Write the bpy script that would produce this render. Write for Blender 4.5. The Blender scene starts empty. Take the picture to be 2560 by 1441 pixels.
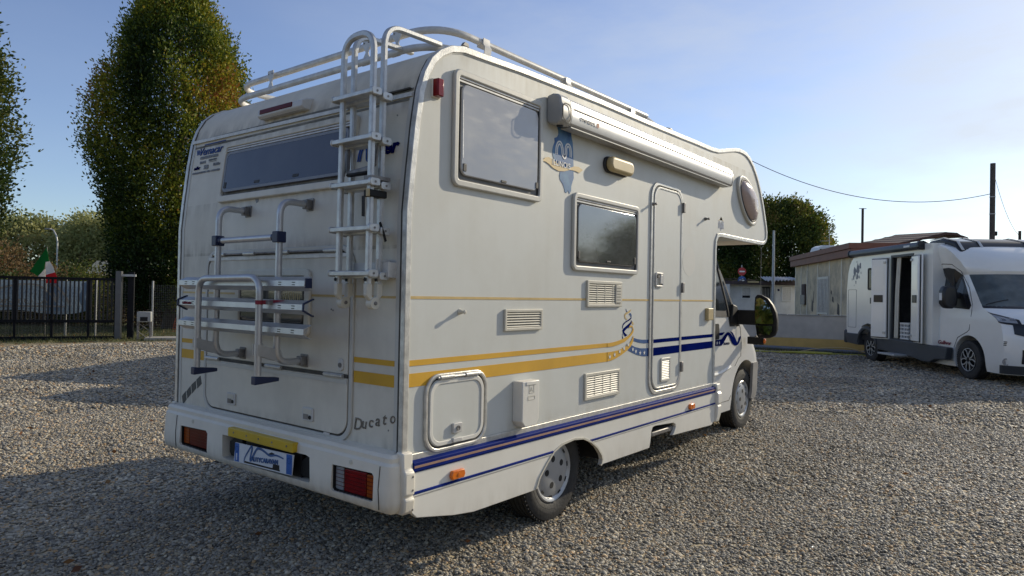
import bpy, bmesh, math, random
import numpy as np
from mathutils import Vector, Matrix, noise
random.seed(7); np.random.seed(7)
rad = math.radians
sc = bpy.context.scene
COL = sc.collection

# ------------------------------------------------------------------ camera
YAW, PITCH, ROLL = -0.66305, 0.009745, 0.018288
cp = Vector((2.469, -2.312, 1.517))
fw = Vector((math.sin(YAW)*math.cos(PITCH), math.cos(YAW)*math.cos(PITCH), math.sin(PITCH)))
rt = Vector((math.cos(YAW), -math.sin(YAW), 0)); up = rt.cross(fw)
r2 = rt*math.cos(ROLL)+up*math.sin(ROLL); u2 = -rt*math.sin(ROLL)+up*math.cos(ROLL)
cd = bpy.data.cameras.new('camera'); cam = bpy.data.objects.new('camera', cd); COL.objects.link(cam)
cd.sensor_width = 36; cd.lens = 24.0; cd.clip_end = 3000; cd.clip_start = .05
cam.matrix_world = Matrix(((r2.x,u2.x,-fw.x,cp.x),(r2.y,u2.y,-fw.y,cp.y),(r2.z,u2.z,-fw.z,cp.z),(0,0,0,1)))
sc.camera = cam

# ------------------------------------------------------------------ sky, sun, exposure
SUN_DIR = Vector((.60, 2.30, 1.0)).normalized()
SEL = math.asin(SUN_DIR.z); SAZ = math.atan2(SUN_DIR.x, SUN_DIR.y)
w = bpy.data.worlds.new('World'); sc.world = w; w.use_nodes = True
nt = w.node_tree; nt.nodes.clear()
sky = nt.nodes.new('ShaderNodeTexSky'); sky.sky_type = 'NISHITA'; sky.sun_disc = False
sky.sun_elevation = SEL; sky.sun_rotation = SAZ; sky.air_density = 1.0; sky.dust_density = .35; sky.ozone_density = 4.0
tc = nt.nodes.new('ShaderNodeTexCoord')
mp = nt.nodes.new('ShaderNodeMapping'); mp.inputs['Scale'].default_value = (1.0, 1.0, 3.2)
nz = nt.nodes.new('ShaderNodeTexNoise'); nz.inputs['Scale'].default_value = 2.3; nz.inputs['Detail'].default_value = 9; nz.inputs['Roughness'].default_value = .58
cr = nt.nodes.new('ShaderNodeValToRGB'); cr.color_ramp.elements[0].position = .34; cr.color_ramp.elements[1].position = .66
cr.color_ramp.elements[0].color = (0,0,0,1); cr.color_ramp.elements[1].color = (.75,.75,.75,1)
mx = nt.nodes.new('ShaderNodeMixRGB'); mx.inputs['Color2'].default_value = (4.7, 4.95, 5.1, 1)
bg = nt.nodes.new('ShaderNodeBackground'); bg.inputs['Strength'].default_value = .13
wo = nt.nodes.new('ShaderNodeOutputWorld')
L = nt.links.new
L(tc.outputs['Generated'], mp.inputs['Vector']); L(mp.outputs[0], nz.inputs['Vector']); L(nz.outputs['Fac'], cr.inputs[0])
dn = nt.nodes.new('ShaderNodeVectorMath'); dn.operation = 'DOT_PRODUCT'; dn.inputs[1].default_value = (.75, .66, 0); L(tc.outputs['Generated'], dn.inputs[0])
cm = nt.nodes.new('ShaderNodeMapRange'); cm.inputs['From Min'].default_value = -.30; cm.inputs['From Max'].default_value = .65; cm.inputs['To Min'].default_value = .06; L(dn.outputs['Value'], cm.inputs['Value'])
ml = nt.nodes.new('ShaderNodeMath'); ml.operation = 'MULTIPLY'; L(cr.outputs[0], ml.inputs[0]); L(cm.outputs[0], ml.inputs[1]); L(ml.outputs[0], mx.inputs['Fac']); hs = nt.nodes.new('ShaderNodeHueSaturation'); hs.inputs['Saturation'].default_value = .92; hs.inputs['Hue'].default_value = .510; L(sky.outputs[0], hs.inputs['Color']); L(hs.outputs[0], mx.inputs['Color1']); L(mx.outputs[0], bg.inputs['Color']); L(bg.outputs[0], wo.inputs[0])
sd = bpy.data.lights.new('sun', 'SUN'); sd.energy = 3.65; sd.angle = rad(.5); sd.color = (1, .885, .68)
so = bpy.data.objects.new('sun', sd); COL.objects.link(so); so.location = (10, 30, 20)
so.rotation_euler = SUN_DIR.to_track_quat('Z', 'Y').to_euler()
sc.view_settings.view_transform = 'Standard'; sc.view_settings.look = 'None'
sc.view_settings.exposure = 0.20; sc.view_settings.gamma = 1

# ------------------------------------------------------------------ materials
def pm(name, col, rough=.5, metal=0., var=.12, scale=6., col2=None, streak=False, bump=0., coat=0., spec=.5, trans=0., bscale=None, emit=None):
    """procedural principled material: colour drifts by noise between darker/lighter or towards col2"""
    m = bpy.data.materials.new(name); m.use_nodes = True; n = m.node_tree.nodes; l = m.node_tree.links.new
    b = n['Principled BSDF']
    tc = n.new('ShaderNodeTexCoord'); mp = n.new('ShaderNodeMapping')
    if streak: mp.inputs['Scale'].default_value = (1, 1, .12)
    l(tc.outputs['Object'], mp.inputs['Vector'])
    a = n.new('ShaderNodeTexNoise'); a.inputs['Scale'].default_value = scale; a.inputs['Detail'].default_value = 5; a.inputs['Roughness'].default_value = .6
    l(mp.outputs[0], a.inputs['Vector'])
    r = n.new('ShaderNodeValToRGB')
    c = Vector(col); lo = Vector(col2) if col2 else c*(1-var); hi = c if col2 else c*(1+var)
    e = r.color_ramp.elements
    e[0].position = .33; e[1].position = .66; e[0].color = (*lo, 1); e[1].color = (*hi, 1)
    l(a.outputs['Fac'], r.inputs[0]); l(r.outputs[0], b.inputs['Base Color'])
    b.inputs['Roughness'].default_value = rough; b.inputs['Metallic'].default_value = metal
    b.inputs['Coat Weight'].default_value = coat; b.inputs['Coat Roughness'].default_value = .15
    b.inputs['Specular IOR Level'].default_value = spec
    if trans: b.inputs['Transmission Weight'].default_value = trans
    if bump:
        a2 = n.new('ShaderNodeTexNoise'); a2.inputs['Scale'].default_value = bscale or scale*6; a2.inputs['Detail'].default_value = 4
        l(tc.outputs['Object'], a2.inputs['Vector'])
        bp = n.new('ShaderNodeBump'); bp.inputs['Strength'].default_value = bump; bp.inputs['Distance'].default_value = .01
        l(a2.outputs['Fac'], bp.inputs['Height']); l(bp.outputs[0], b.inputs['Normal'])
    return m

def body_paint(name, col, dirt, amount=.5, rough=.42, bands=()):
    """old gelcoat: chalky panels, vertical rain streaks, grey dirt patches"""
    m = bpy.data.materials.new(name); m.use_nodes = True; n = m.node_tree.nodes; l = m.node_tree.links.new
    b = n['Principled BSDF']; tc = n.new('ShaderNodeTexCoord')
    mp = n.new('ShaderNodeMapping'); mp.inputs['Scale'].default_value = (3.5, 3.5, .35); l(tc.outputs['Object'], mp.inputs['Vector'])
    s = n.new('ShaderNodeTexNoise'); s.inputs['Scale'].default_value = 3.2; s.inputs['Detail'].default_value = 6; l(mp.outputs[0], s.inputs['Vector'])
    s2 = n.new('ShaderNodeTexNoise'); s2.inputs['Scale'].default_value = 1.7; s2.inputs['Detail'].default_value = 7; s2.inputs['Roughness'].default_value = .62; l(tc.outputs['Object'], s2.inputs['Vector'])
    r1 = n.new('ShaderNodeMapRange'); r1.inputs['From Min'].default_value = .45; r1.inputs['From Max'].default_value = .8; l(s.outputs['Fac'], r1.inputs['Value'])
    r2 = n.new('ShaderNodeMapRange'); r2.inputs['From Min'].default_value = .42; r2.inputs['From Max'].default_value = .75; l(s2.outputs['Fac'], r2.inputs['Value'])
    mu = n.new('ShaderNodeMath'); mu.operation = 'MULTIPLY_ADD'; mu.inputs[1].default_value = .28; l(r1.outputs[0], mu.inputs[0]); l(r2.outputs[0], mu.inputs[2])
    sc_ = n.new('ShaderNodeMath'); sc_.operation = 'MULTIPLY'; sc_.inputs[1].default_value = amount; sc_.use_clamp = True; l(mu.outputs[0], sc_.inputs[0])
    fac = sc_.outputs[0]
    if bands:   # grime that has gathered under joints and edges, broken up by drips
        sx = n.new('ShaderNodeSeparateXYZ'); l(tc.outputs['Object'], sx.inputs[0])
        mp2 = n.new('ShaderNodeMapping'); mp2.inputs['Scale'].default_value = (9, 9, 2.2); l(tc.outputs['Object'], mp2.inputs['Vector'])
        dp = n.new('ShaderNodeTexNoise'); dp.inputs['Scale'].default_value = 2.0; dp.inputs['Detail'].default_value = 5; l(mp2.outputs[0], dp.inputs['Vector'])
        dr = n.new('ShaderNodeMapRange'); dr.inputs['From Min'].default_value = .36; dr.inputs['From Max'].default_value = .66; l(dp.outputs['Fac'], dr.inputs['Value'])
        for zt, zb, st in bands:
            q = n.new('ShaderNodeMapRange'); q.inputs['From Min'].default_value = zb; q.inputs['From Max'].default_value = zt; q.inputs['To Max'].default_value = st; l(sx.outputs[2], q.inputs['Value'])
            cut_ = n.new('ShaderNodeMath'); cut_.operation = 'LESS_THAN'; cut_.inputs[1].default_value = max(zt, zb)+.004; l(sx.outputs[2], cut_.inputs[0])
            if zb > zt: cut_.operation = 'GREATER_THAN'; cut_.inputs[1].default_value = zt-.004
            m_ = n.new('ShaderNodeMath'); m_.operation = 'MULTIPLY'; l(q.outputs[0], m_.inputs[0]); l(cut_.outputs[0], m_.inputs[1])
            m2_ = n.new('ShaderNodeMath'); m2_.operation = 'MULTIPLY'; l(m_.outputs[0], m2_.inputs[0]); l(dr.outputs[0], m2_.inputs[1])
            a_ = n.new('ShaderNodeMath'); a_.operation = 'ADD'; a_.use_clamp = True; l(fac, a_.inputs[0]); l(m2_.outputs[0], a_.inputs[1]); fac = a_.outputs[0]
    mx = n.new('ShaderNodeMixRGB'); mx.inputs['Color1'].default_value = (*col, 1); mx.inputs['Color2'].default_value = (*dirt, 1)
    l(fac, mx.inputs['Fac']); l(mx.outputs[0], b.inputs['Base Color'])
    rr = n.new('ShaderNodeMapRange'); rr.inputs['To Min'].default_value = rough-.08; rr.inputs['To Max'].default_value = rough+.2; l(s2.outputs['Fac'], rr.inputs['Value']); l(rr.outputs[0], b.inputs['Roughness'])
    bp = n.new('ShaderNodeBump'); bp.inputs['Strength'].default_value = .05; bp.inputs['Distance'].default_value = .02; l(s2.outputs['Fac'], bp.inputs['Height']); l(bp.outputs[0], b.inputs['Normal'])
    b.inputs['Specular IOR Level'].default_value = .35
    return m

def acrylic(name, col, col2, rough, rough2, sscale=(40, 3, 40), spec=.5):
    """scratched acrylic pane: roughness follows fine scratches, colour drifts by broad noise"""
    m = bpy.data.materials.new(name); m.use_nodes = True; n = m.node_tree.nodes; l = m.node_tree.links.new
    b = n['Principled BSDF']; tc = n.new('ShaderNodeTexCoord')
    mp = n.new('ShaderNodeMapping'); mp.inputs['Scale'].default_value = sscale; mp.inputs['Rotation'].default_value = (rad(28), rad(10), rad(8)); l(tc.outputs['Object'], mp.inputs['Vector'])
    a = n.new('ShaderNodeTexNoise'); a.inputs['Scale'].default_value = 1.4; a.inputs['Detail'].default_value = 6; l(mp.outputs[0], a.inputs['Vector'])
    c = n.new('ShaderNodeTexNoise'); c.inputs['Scale'].default_value = 2.6; c.inputs['Detail'].default_value = 5; l(tc.outputs['Object'], c.inputs['Vector'])
    mr = n.new('ShaderNodeMapRange'); mr.inputs['From Min'].default_value = .4; mr.inputs['From Max'].default_value = .72; mr.inputs['To Min'].default_value = rough; mr.inputs['To Max'].default_value = rough2
    l(a.outputs['Fac'], mr.inputs['Value']); l(mr.outputs[0], b.inputs['Roughness'])
    mx = n.new('ShaderNodeMixRGB'); mx.inputs['Color1'].default_value = (*col, 1); mx.inputs['Color2'].default_value = (*col2, 1)
    r = n.new('ShaderNodeMapRange'); r.inputs['From Min'].default_value = .38; r.inputs['From Max'].default_value = .68; l(c.outputs['Fac'], r.inputs['Value']); l(r.outputs[0], mx.inputs['Fac'])
    l(mx.outputs[0], b.inputs['Base Color']); b.inputs['Specular IOR Level'].default_value = spec
    return m

M = {}
M['side'] = body_paint('side_gelcoat', (.615,.625,.585), (.42,.40,.33), .34, bands=((2.80, 2.58, .75), (.63, .76, .5)))
M['rear'] = body_paint('rear_gelcoat', (.69,.65,.55), (.33,.30,.24), .40, bands=((2.45, 2.36, .75), (1.69, 1.80, .7), (1.70, 1.52, .35), (.66, .76, .7), (1.02, .96, .5), (2.03, 1.90, .35)))
M['skirt'] = body_paint('skirt_white', (.76,.74,.67), (.40,.36,.29), .22, .34, bands=((.27, .40, .30),))
M['cab'] = body_paint('cab_white_paint', (.73,.72,.68), (.55,.54,.50), .22, .25)
M['bumper'] = body_paint('bumper_white', (.78,.73,.62), (.38,.34,.27), .30, .42, bands=((.38, .52, .5),))
M['roofcap'] = body_paint('roof_cap', (.70,.63,.50), (.28,.25,.20), .5, bands=((2.49, 2.58, .9),))
M['trim'] = pm('edge_trim_alu', (.56,.55,.51), .38, .45, .18, 20, bump=.1)
M['seal'] = pm('dark_sealant', (.07,.065,.055), .8, 0, .4, 12)
M['dirtline'] = pm('grimy_joint', (.16,.15,.125), .8, 0, .4, 10)
M['frame'] = pm('window_frame_plastic', (.52,.51,.46), .45, 0, .06, 4, bump=.05)
M['sealgrey'] = pm('seal_grey', (.17,.17,.165), .6, 0, .15, 10)
M['framedark'] = pm('rubber_dark', (.03,.03,.032), .6, 0, .3, 10)
M['paneA'] = acrylic('cloud_reflection_acrylic', (.36,.36,.36), (.45,.44,.415), .12, .26, (20, 5, 20), spec=.9)  # pale cloudy drift: sky reflection put into the pane colour
M['paneB'] = acrylic('smoked_acrylic', (.05,.052,.055), (.11,.11,.11), .03, .16, (6, 50, 50), spec=1.0)
M['paneB'].node_tree.nodes['Principled BSDF'].inputs['Coat Weight'].default_value = 1; M['paneB'].node_tree.nodes['Principled BSDF'].inputs['Coat Roughness'].default_value = .08
M['paneR'] = acrylic('dark_blue_acrylic', (.035,.037,.055), (.065,.066,.08), .06, .16, (50, 8, 30), spec=.6)
M['yellow'] = pm('yellow_vinyl', (.60,.33,.015), .55, 0, .10, 3)
M['blue'] = pm('blue_vinyl', (.003,.009,.095), .7, 0, .2, 3, spec=0)
M['bluefade'] = pm('faded_blue_vinyl', (.03,.075,.22), .5, 0, .1, 9, col2=(.05,.12,.27), spec=.2)
M['bluemap'] = pm('map_print', (.045,.11,.30), .5, 0, .1, 7, col2=(.13,.27,.42), spec=.2)
M['white_vinyl'] = pm('white_vinyl', (.72,.72,.70), .45, 0, .04, 6)
M['pale_logo'] = pm('pale_blue_logo', (.34,.38,.47), .5, 0, .04, 6)
M['gold_pale'] = pm('pale_gold_vinyl', (.56,.40,.16), .45, 0, .12, 8)
M['rail_blue'] = pm('rail_blue', (.006,.020,.16), .6, 0, .2, 5, spec=.05)
M['rail_tan'] = pm('rail_tan', (.36,.22,.16), .5, 0, .1, 8)
M['alu'] = pm('anodised_aluminium', (.52,.52,.50), .40, .5, .14, 22, bump=.08)
M['alu_white'] = pm('white_lacquered_tube', (.56,.55,.52), .42, .1, .14, 16)
M['awning'] = pm('awning_silver', (.50,.50,.49), .42, .45, .05, 5)
M['awncap'] = pm('awning_cap_plastic', (.36,.355,.335), .45, 0, .08, 6)
M['rackalu'] = pm('bike_rack_alu', (.50,.50,.50), .36, .6, .08, 14)
M['blueplastic'] = pm('navy_plastic', (.010,.018,.06), .45, 0, .12, 8)
M['redstrap'] = pm('red_strap', (.22,.015,.03), .7, 0, .2, 20)
M['black'] = pm('black_plastic', (.014,.014,.014), .55, 0, .3, 8, spec=.25)
M['rubber'] = pm('tyre_rubber', (.028,.027,.026), .75, 0, .35, 9, bump=.3, bscale=60)
M['under'] = pm('underbody', (.02,.02,.02), .9, 0, .4, 6)
M['hubcap'] = pm('hubcap_silver', (.40,.41,.42), .36, .35, .08, 8)
M['red_lens'] = pm('red_lens', (.20,.002,.004), .22, 0, .3, 9, coat=.1, spec=.3)
M['darkred_lens'] = pm('dark_red_lens', (.10,.003,.004), .3, 0, .2, 9, spec=.15)
M['amber_lens'] = pm('amber_lens', (.72,.17,.01), .2, 0, .15, 9, coat=.4)
M['amber_dark'] = pm('amber_dark_lens', (.30,.06,.006), .3, 0, .15, 9, spec=.2)
M['clear_lens'] = pm('clear_lens', (.30,.31,.32), .15, 0, .15, 9, coat=.4)
M['cream'] = pm('yellowed_plastic', (.46,.36,.18), .5, 0, .08, 7)
M['vent'] = pm('vent_plastic', (.58,.55,.46), .45, 0, .06, 7)
M['lockwhite'] = pm('lock_plastic', (.55,.54,.51), .4, 0, .05, 7)
M['plate_white'] = pm('plate_white', (.68,.70,.72), .35, 0, .05, 6)
M['plate_blue'] = pm('plate_blue', (.02,.12,.42), .35, 0, .1, 6)
M['plate_ink'] = pm('plate_ink', (.03,.10,.26), .4, 0, .2, 20)
M['lip_yellow'] = pm('yellow_bar', (.60,.40,.02), .4, 0, .08, 6)
M['steel'] = pm('grey_steel', (.20,.19,.18), .5, .4, .3, 20)
M['chrome'] = pm('chrome_letters', (.25,.25,.25), .22, .8, .2, 30)
M['teal'] = pm('dark_teal_vinyl', (.012,.032,.045), .45, 0, .2, 9)
M['greytext'] = pm('grey_print', (.20,.21,.23), .5, 0, .1, 9)
M['orange_ink'] = pm('orange_print', (.55,.18,.08), .5, 0, .1, 9)
M['navy_ink'] = pm('navy_print', (.003,.007,.07), .6, 0, .1, 9, spec=0)
M['blue_ink'] = pm('blue_print', (.02,.065,.24), .5, 0, .1, 9, spec=.1)
M['glass'] = acrylic('cab_glass', (.018,.022,.024), (.04,.045,.045), .02, .05, spec=.4)
M['wsglass'] = acrylic('windscreen_glass', (.06,.072,.068), (.15,.17,.16), .03, .06, spec=.6)
M['mirrorglass'] = pm('mirror_glass', (.42,.44,.46), .02, 1.0, .01, 2)
M['dome'] = acrylic('milky_dome', (.46,.36,.32), (.36,.27,.24), .12, .3, spec=.6)

def leaf_mat(name, cols, trans=.35):
    """leaf colours come from a per-leaf attribute t; some light passes through each leaf"""
    m = bpy.data.materials.new(name); m.use_nodes = True; n = m.node_tree.nodes; l = m.node_tree.links.new
    n.remove(n['Principled BSDF']); out = n['Material Output']
    at = n.new('ShaderNodeAttribute'); at.attribute_name = 'tone'
    r = n.new('ShaderNodeValToRGB'); e = r.color_ramp.elements
    while len(e) < len(cols): e.new(.5)
    for i, c in enumerate(cols): e[i].position = c[0]; e[i].color = (*c[1], 1)
    l(at.outputs['Fac'], r.inputs[0])
    d = n.new('ShaderNodeBsdfPrincipled'); d.inputs['Roughness'].default_value = .55; d.inputs['Specular IOR Level'].default_value = .3
    t = n.new('ShaderNodeBsdfTranslucent'); mx = n.new('ShaderNodeMixShader'); mx.inputs[0].default_value = trans
    l(r.outputs[0], d.inputs['Base Color']); l(r.outputs[0], t.inputs['Color']); l(d.outputs[0], mx.inputs[1]); l(t.outputs[0], mx.inputs[2]); l(mx.outputs[0], out.inputs[0])
    return m
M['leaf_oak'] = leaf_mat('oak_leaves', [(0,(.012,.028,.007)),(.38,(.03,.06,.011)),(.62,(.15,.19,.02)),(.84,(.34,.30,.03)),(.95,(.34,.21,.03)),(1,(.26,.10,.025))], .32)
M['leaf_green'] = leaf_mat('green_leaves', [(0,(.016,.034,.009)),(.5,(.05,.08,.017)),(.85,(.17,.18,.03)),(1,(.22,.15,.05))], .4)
M['leaf_far'] = leaf_mat('far_leaves', [(0,(.15,.18,.08)),(.5,(.25,.28,.11)),(1,(.38,.37,.15))], .5)  # kept pale: distance haze put into the leaf colour
M['leaf_rust'] = leaf_mat('rusty_leaves', [(0,(.10,.06,.035)),(.5,(.18,.11,.05)),(1,(.27,.19,.07))], .4)
M['bark'] = pm('bark', (.07,.055,.04), .9, 0, .4, 14, bump=.6)

# ------------------------------------------------------------------ mesh helpers
OFF = Vector((0, 0, 0))          # frame in which a thing's parts are written
class MB:
    def __init__(s): s.v = []; s.f = []; s.m = []
    def add(s, vs, fs, m=0):
        o = len(s.v); s.v += [tuple(p) for p in vs]; s.f += [tuple(i+o for i in f) for f in fs]; s.m += [m]*len(fs); return s
    def box(s, x0, x1, y0, y1, z0, z1, m=0):
        vs = [(x, y, z) for x in (x0, x1) for y in (y0, y1) for z in (z0, z1)]
        return s.add(vs, [(0,1,3,2),(4,6,7,5),(0,4,5,1),(2,3,7,6),(0,2,6,4),(1,5,7,3)], m)
    def prism(s, pts, a0, a1, axis='x', m=0):
        n = len(pts)
        def P(a, p): return {'x': (a, p[0], p[1]), 'y': (p[0], a, p[1]), 'z': (p[0], p[1], a)}[axis]
        vs = [P(a0, p) for p in pts]+[P(a1, p) for p in pts]
        fs = [tuple(range(n)), tuple(range(2*n-1, n-1, -1))]+[(i, (i+1) % n, (i+1) % n+n, i+n) for i in range(n)]
        return s.add(vs, fs, m)
    def ring(s, outer, inner, a0, a1, axis='x', m=0, inner_a1=None):
        n = len(outer); ia = a1 if inner_a1 is None else inner_a1
        def P(a, p): return {'x': (a, p[0], p[1]), 'y': (p[0], a, p[1]), 'z': (p[0], p[1], a)}[axis]
        vs = [P(a0, p) for p in outer]+[P(a1, p) for p in outer]+[P(ia, p) for p in inner]+[P(a0, p) for p in inner]
        fs = []
        for i in range(n):
            j = (i+1) % n
            for k in range(4):
                k2 = (k+1) % 4; fs.append((k*n+i, k*n+j, k2*n+j, k2*n+i))
        return s.add(vs, fs, m)
    def sweep(s, path, prof, closed=False, upv=None, m=0, cap=True):
        P = [Vector(p) for p in path]; n = len(P); k = len(prof); rings = []
        prev = None
        for i in range(n):
            if closed: t = (P[(i+1) % n]-P[i-1]).normalized()
            else: t = (P[min(i+1, n-1)]-P[max(i-1, 0)]).normalized()
            if upv is not None: a = Vector(upv); a = (a-t*a.dot(t)).normalized()
            elif prev is None:
                a = Vector((0, 0, 1)) if abs(t.z) < .9 else Vector((1, 0, 0)); a = (a-t*a.dot(t)).normalized()
            else: a = (prev-t*prev.dot(t)).normalized()
            prev = a; b = t.cross(a); sc_ = 1
            if 0 < i < n-1 or closed:
                t1 = (P[i]-P[i-1]).normalized(); t2 = (P[(i+1) % n]-P[i]).normalized(); c = max(.5, math.sqrt(max(0, (1+t1.dot(t2))/2))); sc_ = 1/c
            rings.append([P[i]+a*p[0]+b*p[1]*sc_ for p in prof])
        vs = [q for r in rings for q in r]; fs = []
        for i in range(n if closed else n-1):
            j = (i+1) % n
            for q in range(k): fs.append((i*k+q, i*k+(q+1) % k, j*k+(q+1) % k, j*k+q))
        if not closed and cap: fs += [tuple(range(k-1, -1, -1)), tuple((n-1)*k+q for q in range(k))]
        return s.add(vs, fs, m)
    def tube(s, path, r, n=10, fillet=0, closed=False, m=0):
        if fillet: path = fil(path, fillet, closed)
        return s.sweep(path, [(r*math.cos(2*math.pi*i/n), r*math.sin(2*math.pi*i/n)) for i in range(n)], closed, None, m)
    def lathe(s, prof, c, ax='x', n=32, m=0, sgn=1):
        c = Vector(c); vs = []; fs = []; k = len(prof)
        for i in range(n):
            a = 2*math.pi*i/n; ca, sa = math.cos(a), math.sin(a)
            for (d, r) in prof:
                d *= sgn
                vs.append(c+Vector({'x': (d, r*ca, r*sa), 'y': (r*ca, d, r*sa), 'z': (r*ca, r*sa, d)}[ax]))
        for i in range(n):
            j = (i+1) % n
            for q in range(k-1): fs.append((i*k+q, i*k+q+1, j*k+q+1, j*k+q))
        return s.add(vs, fs, m)
    def build(s, name, mats, parent=None, bevel=0, smooth=35, label=None, bseg=2, xf=None):
        me = bpy.data.meshes.new(name)
        vs = [(p[0]-OFF.x, p[1]-OFF.y, p[2]-OFF.z) for p in s.v]
        if xf is not None: vs = [tuple(xf @ Vector(p)) for p in vs]
        me.from_pydata(vs, [], s.f)
        mats = mats if isinstance(mats, (list, tuple)) else [mats]
        for q in mats: me.materials.append(M[q] if isinstance(q, str) else q)
        if len(mats) > 1: me.polygons.foreach_set('material_index', s.m)
        b = bmesh.new(); b.from_mesh(me); bmesh.ops.remove_doubles(b, verts=b.verts, dist=1e-5)
        bmesh.ops.recalc_face_normals(b, faces=b.faces); b.to_mesh(me); b.free()
        if smooth: me.shade_smooth(); me.set_sharp_from_angle(angle=rad(smooth))
        o = bpy.data.objects.new(name, me); COL.objects.link(o)
        if parent: o.parent = parent
        if bevel:
            md = o.modifiers.new('bevel', 'BEVEL'); md.width = bevel; md.segments = bseg; md.limit_method = 'ANGLE'; md.angle_limit = rad(40)
        if label: o['label'] = label
        return o
def fil(path, r, closed=False, k=6):
    P = [Vector(p) for p in path]; n = len(P); out = []
    for i in range(n):
        if not closed and i in (0, n-1): out.append(P[i]); continue
        a, b, c = P[i-1], P[i], P[(i+1) % n]
        d1 = (a-b); d2 = (c-b); rr = min(r, d1.length*.49, d2.length*.49)
        p1 = b+d1.normalized()*rr; p2 = b+d2.normalized()*rr
        for q in range(k+1):
            t = q/k; out.append(p1*(1-t)**2+b*2*t*(1-t)+p2*t*t)
    return out
def rr(a0, b0, a1, b1, r, k=6):
    pts = []
    for cx, cy, s in ((a1-r, b1-r, 0), (a0+r, b1-r, 90), (a0+r, b0+r, 180), (a1-r, b0+r, 270)):
        for i in range(k+1):
            t = rad(s+90*i/k); pts.append((cx+r*math.cos(t), cy+r*math.sin(t)))
    return pts
def thing(name, label, cat, loc=(0,0,0), rotz=0, group=None, world=True):
    """an Empty at the thing's base; world=True: its parts are written in world coordinates"""
    global OFF
    o = bpy.data.objects.new(name, None); COL.objects.link(o); o.location = loc; o.rotation_euler = (0, 0, rotz); o.empty_display_size = .1
    o['label'] = label; o['category'] = cat
    if group: o['group'] = group
    OFF = Vector(loc) if world else Vector((0, 0, 0))
    return o
def free():
    global OFF; OFF = Vector((0, 0, 0))
def tag(o, label=None, cat=None, group=None, kind=None):
    if label: o['label'] = label
    if cat: o['category'] = cat
    if group: o['group'] = group
    if kind: o['kind'] = kind
    return o
def copy_tree(o, parent=None):
    c = o.copy(); COL.objects.link(c); c.parent = parent
    for ch in [q for q in bpy.data.objects if q.parent == o]: copy_tree(ch, c)
    return c
def text(name, body, size, mat, parent, frame, extrude=.0015, shear=0, bold=0, wid=1, align='LEFT', width=None, space=1):
    """flat lettering as mesh; frame = (origin, right, up) in world terms; width fits the line to a length"""
    cu = bpy.data.curves.new('lettering', 'FONT'); cu.body = body; cu.size = size; cu.extrude = extrude; cu.shear = shear; cu.offset = bold; cu.align_x = align; cu.space_character = space; cu.resolution_u = 3
    t = bpy.data.objects.new('lettering', cu); COL.objects.link(t)
    dg = bpy.context.evaluated_depsgraph_get(); me = bpy.data.meshes.new_from_object(t.evaluated_get(dg)); bpy.data.objects.remove(t); bpy.data.curves.remove(cu)
    xs = [v.co.x for v in me.vertices]
    kx = wid
    if width: kx = width/(max(xs)-min(xs))
    o_, r_, u_ = [Vector(q) for q in frame]; r_.normalize(); u_.normalize(); n_ = r_.cross(u_); o_ = o_-OFF
    x0 = min(xs) if width else 0
    for v in me.vertices: v.co = o_+r_*((v.co.x-x0)*kx)+u_*v.co.y+n_*v.co.z
    me.materials.clear(); me.materials.append(M[mat]); me.name = name
    o = bpy.data.objects.new(name, me); COL.objects.link(o); o.parent = parent
    return o
def cut(o, cutter_mb):
    """subtract a shape from a mesh and keep only the result"""
    c = cutter_mb.build('cutter', ['under'], None, smooth=0); c.parent = o.parent
    md = o.modifiers.new('b', 'BOOLEAN'); md.object = c; md.operation = 'DIFFERENCE'; md.solver = 'EXACT'
    dg = bpy.context.evaluated_depsgraph_get(); me = bpy.data.meshes.new_from_object(o.evaluated_get(dg)); o.modifiers.remove(md)
    o.data = me; me.shade_smooth(); me.set_sharp_from_angle(angle=rad(35)); bpy.data.objects.remove(c)
def catmull(pts, k=5, closed=False):
    P = [Vector(p) for p in pts]; n = len(P); out = []
    for i in range(n if closed else n-1):
        p0 = P[i-1] if (i > 0 or closed) else P[0]; p1 = P[i]; p2 = P[(i+1) % n]; p3 = P[(i+2) % n] if (closed or i+2 < n) else P[-1]
        for q in range(k):
            t = q/k; out.append(.5*((2*p1)+(p2-p0)*t+(2*p0-5*p1+4*p2-p3)*t*t+(3*p1-p0-3*p2+p3)*t**3))
    if not closed: out.append(P[-1])
    return out
def gz(x, y):
    t = min(1, max(0, (y-1.0)/4.2)); h = .04+.05*t*t*(3-2*t)
    t = min(1, max(0, (math.hypot(x-2.5, y+2.3)-9)/10)); return h+.02*t

# ------------------------------------------------------------------ THE MOTORHOME
W_ = 2.27
van = thing('motorhome', 'old white overcab motorhome with yellow and blue stripes, rear ladder and folded bicycle rack', 'motorhome', (-1.135, 2.8, .05))
lowp = [(0, .69), (0, 1.92), (.018, 2.12), (.045, 2.36), (.072, 2.53), (.105, 2.63), (.152, 2.71), (.21, 2.765), (.29, 2.81), (.39, 2.835), (.55, 2.842)]
topp = [(.9, 2.862), (1.31, 2.875), (1.81, 2.888), (2.55, 2.896), (3.14, 2.907), (3.48, 2.915), (3.72, 2.917), (3.86, 2.92), (4.0, 2.932), (4.13, 2.957), (4.28, 2.99), (4.42, 3.018), (4.55, 3.035), (4.66, 3.038), (4.77, 3.03), (4.88, 3.0), (4.98, 2.95), (5.08, 2.88), (5.16, 2.80), (5.24, 2.70), (5.31, 2.59), (5.37, 2.48), (5.43, 2.36), (5.465, 2.27), (5.46, 2.20), (5.42, 2.155), (5.36, 2.13), (5.29, 2.122)]
nosep = [(4.7, 2.118), (4.10, 2.118), (4.02, 2.105), (3.985, 2.06), (3.975, 1.99), (3.97, 1.5), (3.97, .69)]
prof = lowp+topp+nosep
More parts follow.
